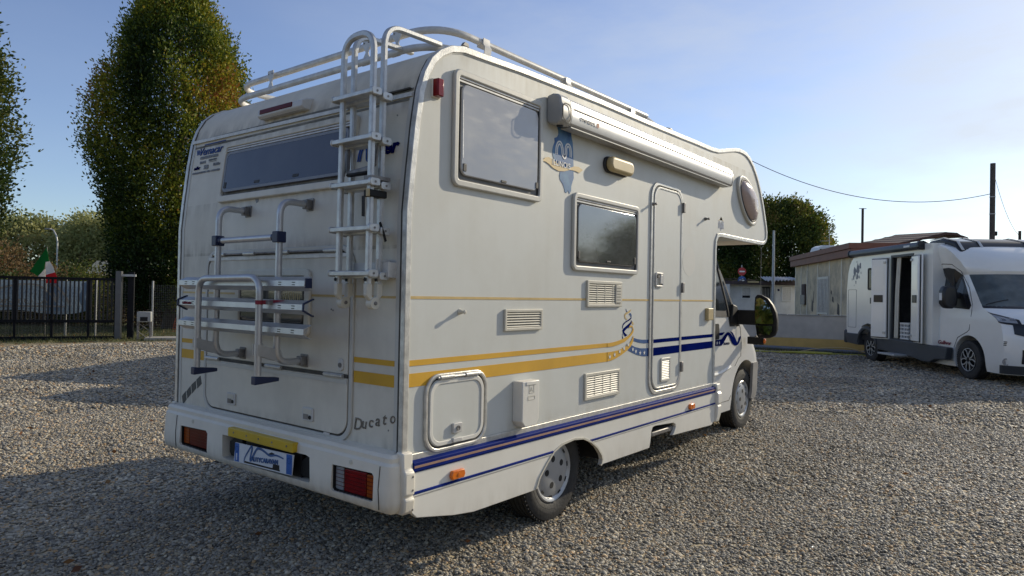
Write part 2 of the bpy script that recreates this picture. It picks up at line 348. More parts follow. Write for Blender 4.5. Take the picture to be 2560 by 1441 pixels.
mb = MB()
# shell: two side walls plus the wrapped skin
n = len(prof)
mb.add([(0, y, z) for y, z in prof], [tuple(range(n))], 0)
mb.add([(-W_, y, z) for y, z in prof], [tuple(range(n))], 0)
vs = [(0, y, z) for y, z in prof]+[(-W_, y, z) for y, z in prof]
k0 = 4; fs = []
ms = []
for i in range(n):
    j = (i+1) % n
    mb.add([vs[i], vs[j], vs[j+n], vs[i+n]], [(0, 1, 2, 3)], 1 if (i < k0 or i == n-1) else (2 if i < len(lowp)+len(topp) else 0))
body = mb.build('body', ['side', 'rear', 'roofcap'], van, smooth=40)

# aluminium edging round both side walls
def inset(pts, d):
    out = []; n = len(pts)
    for i in range(n):
        a, b, c = Vector(pts[i-1]), Vector(pts[i]), Vector(pts[(i+1) % n])
        t1 = (b-a).normalized(); t2 = (c-b).normalized(); nn = Vector((t1.y+t2.y, -(t1.x+t2.x))).normalized()
        cc = max(.45, nn.dot(Vector((t1.y, -t1.x)))); out.append(tuple(b+nn*(d/cc)))
    return out
edge = inset(prof, -.008); inner = inset(prof, .028); seal_i = inset(prof, .034)
for xs, x1 in ((-.022, .010), (-W_+.022, -W_-.010)):
    MB().ring(edge[:], inner[:], xs, x1).build('edge_trim', 'trim', van, bevel=.003)
    MB().ring(inner, seal_i, 0 if x1 > 0 else -W_, x1*.35).build('trim_seal', 'frame', van)
# dark sealant and grey joint strip on the rear beside the edging
def rear_y(z): return float(np.interp(z, [p[1] for p in lowp], [p[0] for p in lowp]))
def rear_strip(x0, x1, zs, t, m, name, parent=van, **k):
    b = MB(); pts = [(rear_y(z)-t, z) for z in zs]+[(rear_y(z)+.01, z) for z in zs[::-1]]
    return b.prism(pts, x0, x1).build(name, m, parent, **k)
zz = [.70, 1.2, 1.92, 2.12, 2.36, 2.53, 2.60, 2.66, 2.71, 2.765]
rear_strip(-.036, -.020, zz, .004, 'seal', 'sealant')
rear_strip(-.062, -.036, zz[:6], .003, 'frame', 'joint_strip')
rear_strip(-W_+.020, -W_+.034, zz, .004, 'seal', 'sealant')
rear_strip(-W_+.034, -W_+.062, zz[:6], .003, 'frame', 'joint_strip')
# gutter rail across the rear with grime above and below
b = MB(); y = rear_y(2.52)
b.sweep([(-W_+.03, y-.008, 2.535), (-.04, y-.008, 2.515)], [(-.008, -.010), (.008, -.010), (.010, .006), (-.010, .006)], upv=(0, 0, 1))
b.build('gutter_rail', 'alu_white', van)
rear_strip(-W_+.04, -.05, [2.538, 2.553], .003, 'dirtline', 'grime_line'); rear_strip(-W_+.04, -.05, [2.488, 2.500], .0025, 'dirtline', 'grime_line')
b = MB(); b.box(-.36, -.06, y-.012, y+.004, 2.545, 2.552); b.build('gutter_end', 'seal', van)

# --- flat print on the side wall
def decal(name, pts, mat, x=.0, t=.002, parent=van): return MB().prism(pts, x, x+t).build(name, mat, parent, smooth=0)
def rdecal(name, pts, mat, parent=van, y=0., t=.002): return MB().prism(pts, y-t, y, 'y').build(name, mat, parent, smooth=0)
D_Y0, D_Y1 = 2.655, 3.185
def stripe(z0, z1, segs, mat):
    for a, c in segs:
        xo = .0115 if (a >= 2.6 and c <= 3.2) else 0
        MB().prism([(a, z0), (c, z0), (c, z1), (a, z1)], xo, xo+.002).build('stripe', mat, van, smooth=0)
stripe(1.487, 1.501, [(.03, 1.665), (2.155, 2.612), (D_Y0, D_Y1), (3.212, 3.95)], 'gold_pale')
stripe(1.154, 1.183, [(.03, 1.966)], 'yellow'); stripe(1.050, 1.117, [(.03, 1.967)], 'yellow')
stripe(1.152, 1.181, [(2.5985, 2.612), (D_Y0, D_Y1), (3.212, 3.95)], 'blue'); stripe(1.051, 1.114, [(2.5985, 2.612), (D_Y0, D_Y1), (3.212, 3.95)], 'blue')
decal('ribbon', [(1.965,1.182),(2.051,1.185),(2.125,1.193),(2.2,1.205),(2.276,1.224),(2.315,1.242),(2.342,1.263),(2.345,1.279),(2.329,1.29),(2.282,1.284),(2.297,1.301),(2.337,1.298),(2.357,1.274),(2.358,1.252),(2.331,1.23),(2.292,1.208),(2.223,1.181),(2.126,1.164),(2.052,1.156),(1.966,1.154)], 'yellow', .002)
decal('ribbon', [(1.968,1.117),(2.039,1.118),(2.127,1.123),(2.225,1.14),(2.294,1.163),(2.332,1.192),(2.355,1.221),(2.36,1.198),(2.349,1.172),(2.318,1.143),(2.264,1.116),(2.188,1.09),(2.107,1.069),(2.041,1.057),(1.97,1.05)], 'yellow', .002)
decal('ribbon', [(2.36,1.206),(2.421,1.194),(2.503,1.185),(2.598,1.182),(2.598,1.155),(2.538,1.155),(2.454,1.164),(2.389,1.176),(2.35,1.185)], 'bluefade')
decal('ribbon', [(2.326,1.152),(2.39,1.134),(2.472,1.12),(2.598,1.114),(2.598,1.051),(2.516,1.056),(2.425,1.071),(2.344,1.093),(2.272,1.117),(2.31,1.136)], 'bluefade')
for q, mt in (([(2.322,1.362),(2.287,1.348),(2.226,1.33),(2.196,1.316),(2.185,1.294),(2.189,1.279),(2.2,1.305),(2.234,1.323),(2.296,1.34),(2.327,1.355)], 'blue'),
              ([(2.323,1.34),(2.312,1.325),(2.258,1.303),(2.205,1.282),(2.188,1.268),(2.198,1.245),(2.222,1.226),(2.237,1.22),(2.266,1.23),(2.237,1.24),(2.213,1.256),(2.236,1.27),(2.289,1.291),(2.316,1.31),(2.328,1.328)], 'blue'),
              ([(2.236,1.427),(2.248,1.41),(2.266,1.404),(2.248,1.401),(2.238,1.414)], 'bluefade'),
              ([(2.282,1.387),(2.305,1.396),(2.326,1.381),(2.326,1.364),(2.314,1.363),(2.306,1.376)], 'bluefade'),
              ([(2.187,1.242),(2.191,1.222),(2.203,1.208),(2.188,1.205)], 'blue'),
              ([(2.318,1.423),(2.301,1.402),(2.266,1.391),(2.232,1.379),(2.229,1.364),(2.26,1.346),(2.249,1.343),(2.217,1.36),(2.213,1.383),(2.231,1.397),(2.27,1.406),(2.301,1.417)], 'gold_pale'),
              ([(2.335,1.332),(2.356,1.32),(2.359,1.305),(2.344,1.303),(2.328,1.321)], 'gold_pale')):
    decal('ribbon', q, mt)
def star(y, z, s): return [(y+(s if i % 2 == 0 else s*.42)*math.sin(math.pi*i/5), z+(s if i % 2 == 0 else s*.42)*math.cos(math.pi*i/5)) for i in range(10)]
for y, z in ((2.0, 1.083), (2.07, 1.094), (2.145, 1.113), (2.21, 1.132), (2.275, 1.158)): decal('star', star(y, z, .019), 'white_vinyl', .0042)
for y, z in ((2.35, 1.118), (2.40, 1.100), (2.47, 1.084), (2.54, 1.082)): decal('star', star(y, z, .019), 'white_vinyl', .0022)
# state map sticker with banner
decal('map_sticker', [(1.284,2.6),(1.432,2.606),(1.434,2.59),(1.448,2.589),(1.457,2.556),(1.471,2.526),(1.479,2.453),(1.484,2.388),(1.486,2.333),(1.491,2.297),(1.476,2.269),(1.462,2.238),(1.461,2.208),(1.442,2.184),(1.422,2.206),(1.406,2.186),(1.386,2.191),(1.382,2.209),(1.362,2.239),(1.329,2.263),(1.322,2.29),(1.329,2.316),(1.295,2.34),(1.262,2.373),(1.243,2.405),(1.236,2.432),(1.244,2.462),(1.262,2.494),(1.258,2.518),(1.289,2.531),(1.302,2.551),(1.3,2.572)], 'bluemap')
decal('banner_sticker', [(1.126,2.352),(1.158,2.377),(1.194,2.386),(1.237,2.38),(1.301,2.358),(1.358,2.346),(1.43,2.354),(1.496,2.375),(1.544,2.379),(1.599,2.367),(1.556,2.34),(1.497,2.346),(1.437,2.342),(1.372,2.323),(1.308,2.315),(1.245,2.325),(1.202,2.342),(1.165,2.352)], 'gold_pale', .0022)
def mlogo(mid, wd, mat, x, name='logo', gap=None):
    p = catmull([Vector((0, a, c)) for a, c in mid], 6)
    b = MB(); offs = (0,) if gap is None else (-gap, gap)
    for o_ in offs:
        q = []
        for i, a in enumerate(p):
            t = (p[min(i+1, len(p)-1)]-p[max(i-1, 0)]).normalized(); q.append(a+Vector((0, -t.z, t.y))*o_)
        b.sweep([v+Vector((x, 0, 0)) for v in q], [(0, -wd), (.0015, -wd), (.0015, wd), (0, wd)], upv=(1, 0, 0))
    return b.build(name, mat, van, smooth=0)
mlogo([(1.282,2.42),(1.284,2.463),(1.303,2.494),(1.328,2.495),(1.346,2.467),(1.354,2.432),(1.374,2.415),(1.390,2.440),(1.390,2.478),(1.408,2.499),(1.432,2.493),(1.445,2.462),(1.446,2.426)], .005, 'white_vinyl', .0025, gap=.0085)
text('lettering', 'ILLINOIS', .052, 'white_vinyl', van, ((.0045, 1.236, 2.346), (0, 1, 0), (0, 0, 1)), bold=.0005, width=.205)
mlogo([(4.05,2.19),(4.052,2.235),(4.066,2.252),(4.083,2.24),(4.09,2.205),(4.105,2.185),(4.12,2.2),(4.126,2.24),(4.142,2.255),(4.158,2.24),(4.16,2.19)], .0045, 'pale_logo', .0005, gap=.008)
decal('sun_arc', [(4.03,2.258),(4.07,2.276),(4.105,2.290),(4.14,2.276),(4.18,2.258),(4.14,2.270),(4.11,2.276),(4.105,2.305),(4.10,2.276),(4.07,2.270)], 'gold_pale')
decal('faded_mark', [(3.37+.135*math.cos(t/16*math.pi), 1.838+.128*math.sin(t/16*math.pi)) for t in range(32)], pm('unfaded_paint', (.62,.61,.555), .45, 0, .03, 5), 0, .0008)

# --- windows
def window(y0, z0, y1, z1, fw_, pane, pin, r=.045, rails=True, parts=()):
    fr = MB().ring(rr(y0, z0, y1, z1, r), rr(y0+fw_, z0+fw_, y1-fw_, z1-fw_, r*.35), 0, .024).build('window', 'frame', van, bevel=.007, bseg=3)
    MB().prism(rr(y0+fw_, z0+fw_, y1-fw_, z1-fw_, .01), 0, .004).build('backing', 'sealgrey', fr, smooth=0)
    MB().ring(rr(y0+fw_-.001, z0+fw_-.001, y1-fw_+.001, z1-fw_+.001, .012), rr(y0+fw_+.006, z0+fw_+.006, y1-fw_-.006, z1-fw_-.006, .012), .004, .012).build('seal', 'framedark', fr)
    pw = rr(y0+fw_+pin, z0+fw_+.026, y1-fw_-pin*.9, z1-fw_-.036, .045)
    pi = rr(y0+fw_+pin+.014, z0+fw_+.040, y1-fw_-pin*.9-.014, z1-fw_-.050, .035)
    MB().prism(pw, .006, .022).build('pane', pane, fr, bevel=.006, bseg=3)
    if rails:
        zt = z1-fw_
        for q, (za, zb) in enumerate(((zt-.012, zt-.001), (zt-.028, zt-.016))): MB().box(.004, .016-.003*q, y0+fw_+.004, y1-fw_-.004, za, zb).build('hinge_rail', 'alu_white', fr, bevel=.002)
    for (a, c, da, dc) in parts: MB().prism(rr(a, c, a+da, c+dc, .006), .010, .0265).build('catch', 'framedark', fr, bevel=.002)
    return fr
wa = window(.306, 2.086, 1.112, 2.708, .036, 'paneA', .022, parts=((.378, 2.17, .026, .042), (1.035, 2.165, .022, .038), (.70, 2.155, .05, .014)))
MB().prism([(.374, 2.24), (.380, 2.24), (.372, 2.55), (.370, 2.55)], .022, .0235).build('stay', 'alu', wa)
wb = window(1.47, 1.685, 2.394, 2.204, .034, 'paneB', .020, parts=((1.527, 1.765, .022, .05), (2.31, 1.762, .022, .05), (1.90, 1.757, .06, .012)))

# --- entry door: double trim, panel, hinges, lock, grille
do, di = rr(2.612, .735, 3.212, 2.445, .13, 8), rr(2.642, .765, 3.190, 2.42, .115, 8)
dr = MB().ring(do, di, 0, .011).build('entry_door', 'trim', van, bevel=.004)
MB().ring(di, rr(2.650, .773, 3.185, 2.412, .11, 8), 0, .004).build('door_gap', 'seal', dr)
MB().prism(rr(2.652, .775, 3.184, 2.411, .11, 8), 0, .0115).build('door_panel', 'side', dr)
MB().ring(rr(2.655, .778, 3.180, 2.408, .108, 8), rr(2.668, .792, 3.166, 2.394, .10, 8), .0115, .016).build('door_edging', 'trim', dr, bevel=.002)
for z in (2.245, 1.56, .885): MB().box(.008, .034, 3.178, 3.212, z, z+.085).build('hinge', 'steel', dr, bevel=.004)
hd = MB().ring(rr(2.682, 1.60, 2.818, 1.716, .018), rr(2.694, 1.613, 2.806, 1.704, .01), .0115, .026).build('door_handle', 'lockwhite', van, bevel=.004)
MB().prism(rr(2.694, 1.613, 2.806, 1.704, .01), .0115, .014).build('recess', 'vent', hd, smooth=0)
MB().box(.012, .030, 2.755, 2.80, 1.625, 1.70).build('lever', 'lockwhite', hd, bevel=.004)
MB().lathe([(0, 0), (0, .012), (.016, .012), (.016, 0)], (.0135, 2.722, 1.685), 'x', 14).build('keyhole', 'steel', hd)
def grille(name, y0, z0, y1, z1, parent, nl, cols=4, fw_=.02, x=0, mat='vent', dep=.016, r=.006):
    g = MB().ring(rr(y0, z0, y1, z1, r), rr(y0+fw_, z0+fw_, y1-fw_, z1-fw_, .003), x, x+dep).build(name, mat, parent, bevel=.003)
    MB().box(x, x+.002, y0+fw_, y1-fw_, z0+fw_, z1-fw_).build('backing', 'under', g, smooth=0)
    h = (z1-z0-2*fw_)/nl
    for i in range(nl):
        zc = z0+fw_+(i+.5)*h
        MB().prism([(x+.003, zc+h*.38), (x+.006, zc+h*.42), (x+dep-.001, zc-h*.20), (x+dep-.003, zc-h*.34)], y0+fw_, y1-fw_, 'y').build('louvre', mat, g, smooth=0)
    for i in range(1, cols):
        yy = y0+fw_+(y1-y0-2*fw_)*i/cols
        MB().box(x+.003, x+dep-.0025, yy-.003, yy+.003, z0+fw_, z1-fw_).build('rib', mat, g, smooth=0)
    return g
v1 = grille('fridge_vent', 1.668, 1.443, 2.150, 1.625, van, 9, 4, .022)
MB().box(.004, .019, 2.055, 2.130, 1.465, 1.60).build('side_panel', 'vent', v1, bevel=.002)
for i in range(6): MB().box(.019, .0205, 2.064, 2.12, 1.47+i*.021, 1.474+i*.021).build('slot', 'seal', v1, smooth=0)
grille('fridge_vent', 1.658, .805, 2.138, .988, van, 9, 4, .022)
grille('small_vent', .772, 1.305, 1.146, 1.432, van, 6, 1, .018)
gd = grille('door_grille', 2.800, .829, 2.982, 1.024, van, 11, 1, .022, .0115, 'frame', .012, .02)

# --- service hatch, box, lamps, hooks
ho, hi = rr(.138, .698, .622, 1.103, .10, 8), rr(.158, .718, .602, 1.083, .085, 8)
hh = MB().ring(ho, hi, 0, .018).build('service_hatch', 'trim', van, bevel=.005)
MB().ring(hi, rr(.166, .726, .594, 1.075, .08, 8), 0, .008).build('gap', 'seal', hh)
MB().prism(rr(.167, .727, .593, 1.074, .08, 8), 0, .014).build('hatch_panel', 'side', hh, bevel=.003)
MB().ring(rr(.17, .73, .59, 1.071, .08, 8), rr(.192, .752, .568, 1.049, .062, 8), .014, .019).build('hatch_edging', 'skirt', hh, bevel=.003)
b = MB(); b.tube([(.022, .22, 1.083), (.022, .56, 1.083)], .008, 8); b.build('hinge_rod', 'alu', hh)
for ya in (.235, .43): MB().tube([(.022, ya, 1.083), (.022, ya+.10, 1.083)], .012, 10).build('hinge', 'alu', hh)
MB().prism(rr(.335, .782, .405, .835, .008), .014, .030).build('lock', 'lockwhite', hh, bevel=.003)
MB().lathe([(0, .0001), (0, .013), (.006, .013), (.006, .005), (.003, .0001)], (.030, .37, .808), 'x', 16).build('keyhole', 'steel', hh)
MB().prism(rr(.335, .735, .405, .757, .008), .014, .030).build('catch', 'lockwhite', hh, bevel=.003)
bx = MB().prism([(.872, 1.008), (.872, .775), (.905, .738), (1.010, .738), (1.040, .775), (1.040, 1.008)], 0, .075).build('socket_box', 'skirt', van, bevel=.006, bseg=3)
MB().box(.075, .079, .905, 1.01, .985, 1.006).build('lid_tab', 'skirt', bx, bevel=.002)
MB().ring(rr(.935, .935, .985, .985, .004), rr(.939, .939, .981, .981, .003), .075, .0765).build('moulded_mark', 'vent', bx, smooth=0)
MB().ring(rr(.925, .895, .995, .92, .004), rr(.929, .899, .991, .916, .003), .075, .0765).build('moulded_mark', 'vent', bx, smooth=0)
text('letter', 'A', .04, 'vent', bx, ((.0755, .945, .945), (0, 1, 0), (0, 0, 1)), .001)
lm = MB().prism(rr(1.862, 2.398, 2.216, 2.512, .056, 8), 0, .022).build('porch_lamp', 'framedark', van, bevel=.004)
b = MB(); b.prism(rr(1.866, 2.402, 2.212, 2.508, .053, 8), .020, .072); b.build('lamp_cover', 'cream', lm, bevel=.022, bseg=4)
for yy, z in ((1.90, 2.455), (2.178, 2.455)): MB().lathe([(0, .0001), (0, .008), (.003, .008), (.003, .0001)], (.066, yy, z), 'x', 12).build('screw', 'steel', lm)
b = MB(); b.prism(rr(3.742, 1.314, 3.866, 1.425, .008), 0, .035); b.build('socket_cover', 'cream', van, bevel=.006)
rm = MB().box(0, .012, .150, .212, 2.515, 2.61).build('marker_lamp', 'skirt', van, bevel=.003)
MB().prism([(.010, .152), (.046, .158), (.046, .198), (.010, .204)], 2.518, 2.607, 'z').build('red_lens', 'red_lens', rm, bevel=.004)
for yy in (.36, 3.385): 
    am = MB().prism([(yy-.045, .545), (yy-.055, .565), (yy-.045, .592), (yy+.045, .592), (yy+.055, .565), (yy+.045, .545)], .030, .052).build('side_marker', 'amber_lens', van, bevel=.006, bseg=3)
    MB().lathe([(0, .0001), (0, .012), (.003, .010), (.004, .0001)], (.052, yy, .568), 'x', 12).build('reflector', 'amber_lens', am)
for yy, z in ((.394, 1.42), (2.63, 2.256), (3.706, 2.244)):
    hk = MB().lathe([(0, .0001), (0, .016), (.010, .014), (.03, .007), (.04, .012), (.046, .010), (.048, .0001)], (0, yy, z), 'x', 14).build('hook', 'steel' if yy > 1 else 'vent', van)
# round overcab window (tilted egg shape, milky dome)
cen = Vector((4.80, 2.545)); rw = []
for i in range(40):
    t = 2*math.pi*i/40; a_, b_ = .34, .185
    q = Vector((a_*math.cos(t), b_*math.sin(t)*(1+.12*math.cos(t)))); c_, s_ = math.cos(rad(-33)), math.sin(rad(-33)); rw.append((cen.x+q.x*c_-q.y*s_, cen.y+q.x*s_+q.y*c_))
def shr(pts, f): return [(cen.x+(a-cen.x)*f, cen.y+(c-cen.y)*f) for a, c in pts]
rwf = MB().ring(rw, shr(rw, .86), 0, .03).build('overcab_window', 'frame', van, bevel=.01, bseg=3)
MB().ring(shr(rw, .87), shr(rw, .80), .0, .034).build('seal', 'framedark', rwf, bevel=.004)
b = MB(); rings = [(1-.19*1, .02), (.79, .034), (.70, .055), (.52, .075), (.30, .085), (.02, .088)]
vs = []; 
for f, x in rings: vs += [(x, a, c) for a, c in shr(rw, f)]
fs = [(k*40+i, k*40+(i+1) % 40, (k+1)*40+(i+1) % 40, (k+1)*40+i) for k in range(len(rings)-1) for i in range(40)]
b.add(vs, fs); b.build('dome', 'dome', rwf, smooth=60)

# --- awning
ap = [(0, 2.612), (0, 2.760), (.045, 2.770), (.080, 2.762), (.100, 2.742), (.104, 2.712), (.112, 2.700), (.114, 2.640), (.104, 2.600), (.080, 2.586), (.03, 2.592)]
aw = MB().prism(ap, 1.285, 4.085, 'y').build('awning', 'awning', van, bevel=.004)
def sc2(pts, f, c=(.05, 2.68)): return [(max(0, c[0]+(a-c[0])*f), c[1]+(z-c[1])*f) for a, z in pts]
MB().prism(sc2(ap, 1.07), 1.165, 1.285, 'y').build('end_cap', 'awncap', aw, bevel=.014, bseg=4)
MB().prism(sc2(ap, 1.03), 4.085, 4.108, 'y').build('end_cap', 'awncap', aw, bevel=.004)
MB().box(.1145, .117, 1.31, 4.085, 2.694, 2.699).build('groove', 'steel', aw, smooth=0)
MB().box(.02, .098, 1.30, 4.07, 2.579, 2.5855).build('lead_rail', 'awncap', aw)
MB().lathe([(0, .0001), (0, .022), (.004, .022), (.004, .0001)], (.07, 1.215, 2.5745), 'z', 16).build('crank_eye', 'black', aw)
MB().ring(rr(1.17, 2.60, 1.262, 2.71, .03), rr(1.176, 2.606, 1.256, 2.704, .026), .1205, .1225).build('cap_seam', 'seal', aw, smooth=0)
text('lettering', 'OMNISOL', .030, 'greytext', aw, ((.1145, 1.378, 2.640), (0, 1, -.01), (0, 0, 1)), width=.195, bold=.0006)
for q in range(3): MB().prism([(1.583+q*.011, 2.636), (1.588+q*.011, 2.636), (1.600+q*.011, 2.668), (1.593+q*.011, 2.668)], .1145, .1155).build('logo_mark', 'orange_ink', aw, smooth=0)

# --- roof rack: two railing loops carried by clips
def rackpath(z, zf, yr, xin, yf): return [(-xin, yf, zf), (-xin, yr, z), (-W_+xin, yr, z), (-W_+xin, yf, zf)]
rail_prof = [(.021*math.cos(t), .017*math.sin(t)) for t in [2*math.pi*i/12 for i in range(12)]]
rk = MB().sweep(fil(rackpath(2.965, 2.995, .31, .11, 2.73), .26, k=10), rail_prof, upv=(0, 0, 1)).build('roof_rack', 'alu_white', van)
MB().sweep(fil(rackpath(2.858, 2.925, .27, .11, 2.70), .26, k=10), rail_prof, upv=(0, 0, 1)).build('lower_rail', 'alu_white', rk)
def clip(x, y, z0, z1, dirx):
    c = MB(); d = Vector((1, 0, 0)) if dirx else Vector((0, 1, 0)); o_ = Vector((x, y, 0)); nrm = Vector((0, 1, 0)) if dirx else Vector((1, 0, 0))
    pts = [(-.032, z1+.022), (.032, z1+.022), (.034, z1-.022), (.014, (z0+z1)/2), (.028, z0+.018), (.030, z0-.022), (-.034, z0-.022), (-.030, z0+.018), (-.006, (z0+z1)/2), (-.030, z1-.02)]
    vs = []
    for s_ in (-.023, -.017): vs += [tuple(o_+d*a+nrm*s_+Vector((0, 0, zz_))) for a, zz_ in pts]
    n_ = len(pts); c.add(vs, [tuple(range(n_)), tuple(range(2*n_-1, n_-1, -1))]+[(i, (i+1) % n_, (i+1) % n_+n_, i+n_) for i in range(n_)])
    o = c.build('clip', 'alu_white', rk, smooth=0)
    for a, zz_ in ((-.02, z1), (.02, z1), (-.02, z0), (.02, z0)):
        p = o_+d*a+nrm*(-.0235); MB().lathe([(0, .0001), (0, .005), (.002, .005), (.002, .0001)], (p.x, p.y, p.z+zz_), 'x' if not dirx else 'y', 8, sgn=-1).build('screw', 'steel', rk, smooth=0)
for x in (-1.637, -.657, -.40): clip(x, .295, 2.858, 2.967, True)
for y in (.68, 1.54, 2.46):
    c = MB(); c.sweep([(-.088, y, 2.99), (-.088, y, 2.955), (-.075, y, 2.935), (-.082, y, 2.885)], [(.003, -.028), (.003, .028), (-.003, .028), (-.003, -.028)], upv=(1, 0, 0)); c.build('clip', 'alu_white', rk)
    MB().sweep([(-.118, y-.030, 2.962), (-.118, y+.030, 2.962)], [(.026, -.018), (.026, .018), (.020, .026), (-.01, .028), (-.018, -.018)], upv=(0, 0, 1)).build('clamp', 'alu_white', rk, bevel=.003)
for y in (.42, 1.02, 1.62, 2.1, 3.25, 3.5): MB().prism([(y, 2.868), (y+.05, 2.868), (y+.04, 2.886), (y+.015, 2.888)], -.05, -.03).build('bracket_foot', 'steel', van)
b = MB().lathe([(0, .16), (.03, .15), (.10, .07), (.115, .03), (.118, .0001)], (-.20, 2.78, 2.91), 'z', 24).build('roof_dome', 'alu_white', van)
ch = MB().lathe([(0, .055), (.28, .055), (.28, .0001)], (-.75, 4.35, 2.95), 'z', 20).build('flue', 'steel', van)
MB().lathe([(0, .04), (.05, .05), (.05, .035)], (-.75, 4.35, 3.23), 'z', 20).build('flue_cage', 'alu', ch)
MB().lathe([(0, .11), (.012, .105), (.02, .03), (.021, .0001)], (-.75, 4.35, 3.285), 'z', 20).build('flue_cap', 'steel', ch)
for y in (1.4, 3.0): MB().prism(rr(-1.5, y, -.85, y+.6, .06), 2.87, 2.98, 'z').build('roof_hatch', 'dome', van, bevel=.03)

# ------------------------------------------------------------------ rear wall
def rplane(z0):   # frame of the leaning upper rear wall
    y0, y1 = rear_y(z0), rear_y(z0+.1); return Vector((0, (y1-y0), .1)).normalized()
# high brake light
y = rear_y(2.6); b = MB()
pts = [(y-.045, 2.576), (y-.062, 2.590), (y-.058, 2.628), (y-.030, 2.640), (y+.04, 2.655), (y+.02, 2.575)]
tl = MB().prism(pts, -1.395, -.93).build('brake_light', 'lockwhite', van, bevel=.006)
MB().prism([(y-.0655, 2.600), (y-.0630, 2.628), (y-.055, 2.628), (y-.056, 2.600)], -1.365, -1.03).build('red_lens', 'darkred_lens', tl, bevel=.002)
# rear window, built upright then leaned to follow the wall
def lean(z0, dy=0):
    t = math.atan2(rear_y(2.50)-rear_y(2.10), .40); R = Matrix.Rotation(-t, 4, 'X')
    o = Vector((0, rear_y(z0)-dy, z0))-OFF
    return Matrix.Translation(o) @ R @ Matrix.Translation(-Vector((0, 0, z0))+OFF)
X = lean(2.10, .004)
fr = MB().ring(rr(-1.785, 2.075, -.435, 2.475, .035), rr(-1.745, 2.118, -.475, 2.44, .02), -.022, .01, 'y').build('rear_window', 'rear', van, bevel=.006, bseg=3, xf=X)
MB().prism(rr(-1.745, 2.118, -.475, 2.44, .01), -.002, .01, 'y').build('backing', 'dirtline', fr, smooth=0, xf=X)
MB().prism(rr(-1.735, 2.138, -.485, 2.408, .04), -.020, -.003, 'y').build('pane', 'paneR', fr, bevel=.006, bseg=3, xf=X)
MB().ring(rr(-1.732, 2.141, -.488, 2.405, .038), rr(-1.716, 2.157, -.504, 2.389, .03), -.0212, -.0205, 'y').build('pane_edge', 'greytext', fr, smooth=0, xf=X)
for q, (za, zb) in enumerate(((2.428, 2.438), (2.412, 2.423))): MB().box(-1.742, -.478, -.016, .004, za, zb).build('hinge_rail', 'alu_white', fr, bevel=.002, xf=X)
for xx, zc in ((-1.36, 2.170), (-.96, 2.170)): MB().box(xx, xx+.055, -.0225, -.018, zc, zc+.017).build('catch', 'framedark', fr, bevel=.001, xf=X)
for xx in (-1.715, -.535): MB().box(xx, xx+.028, -.0225, -.018, 2.165, 2.205).build('catch', 'framedark', fr, bevel=.001, xf=X)
U = rplane(2.2)
# maker lettering behind the ladder
def rtext(s, size, mat, x, z, width, **k): 
    z_ = z; return text('lettering', s, size, mat, van, ((x, rear_y(z_)-.0035, z_), (1, 0, 0), rplane(min(z_, 2.35))), width=width, **k)
rtext('ller', .105, 'navy_ink', -.262, 2.226, .168, bold=.0035, shear=.12)
b = MB()
for k_, g in enumerate((-.0085, .0085)):
    mid = [(-.400, 2.205), (-.394, 2.255), (-.375, 2.285), (-.352, 2.285), (-.338, 2.26), (-.330, 2.215), (-.312, 2.21), (-.298, 2.24), (-.290, 2.28), (-.272, 2.28), (-.268, 2.25), (-.27, 2.215)]
    p = catmull([Vector((a, 0, c)) for a, c in mid], 5); q = []
    for i, a in enumerate(p):
        t = (p[min(i+1, len(p)-1)]-p[max(i-1, 0)]).normalized(); v = a+Vector((-t.z, 0, t.x))*g; q.append(Vector((v.x, rear_y(v.z)-.003, v.z)))
    b.sweep(q, [(0, -.0052), (.0018, -.0052), (.0018, .0052), (0, .0052)], upv=(0, -1, .05))
b.build('logo', 'blue_ink', van, smooth=0)
# dealer sticker, seven lines
rtext('Vemacar', .078, 'blue_ink', -2.13, 2.432, .30, shear=.22)
for q in range(3): rdecal('sticker_bar', [(-2.175+q*.014, 2.475), (-2.168+q*.014, 2.440), (-2.162+q*.014, 2.440), (-2.167+q*.014, 2.475)], 'blue_ink', y=rear_y(2.45)-.001)
rdecal('sticker_bar', [(-2.085, 2.502), (-1.815, 2.502), (-1.812, 2.508), (-2.085, 2.508)], 'blue_ink', y=rear_y(2.50)-.001)
rtext('CONCESSIONARIA', .026, 'greytext', -2.115, 2.405, .235, bold=.0006)
rtext('BRAGI', .026, 'greytext', -2.105, 2.372, .07, bold=.0004); rtext('RIMOR AUTO', .018, 'greytext', -1.99, 2.382, .10)
rdecal('sticker_bar', [(-1.99, 2.374), (-1.89, 2.374), (-1.89, 2.377), (-1.99, 2.377)], 'greytext', y=rear_y(2.37)-.001)
rtext('miller', .034, 'navy_ink', -2.175, 2.335, .08, shear=.2, bold=.0008); rtext('SEB', .042, 'greytext', -2.045, 2.330, .06); rtext('WinRider', .030, 'greytext', -1.925, 2.342, .09)
rtext('MONTECORNO DI NOVE - S.ELIA - C. BRANDUZZO', .017, 'greytext', -2.19, 2.305, .36, bold=.0004)

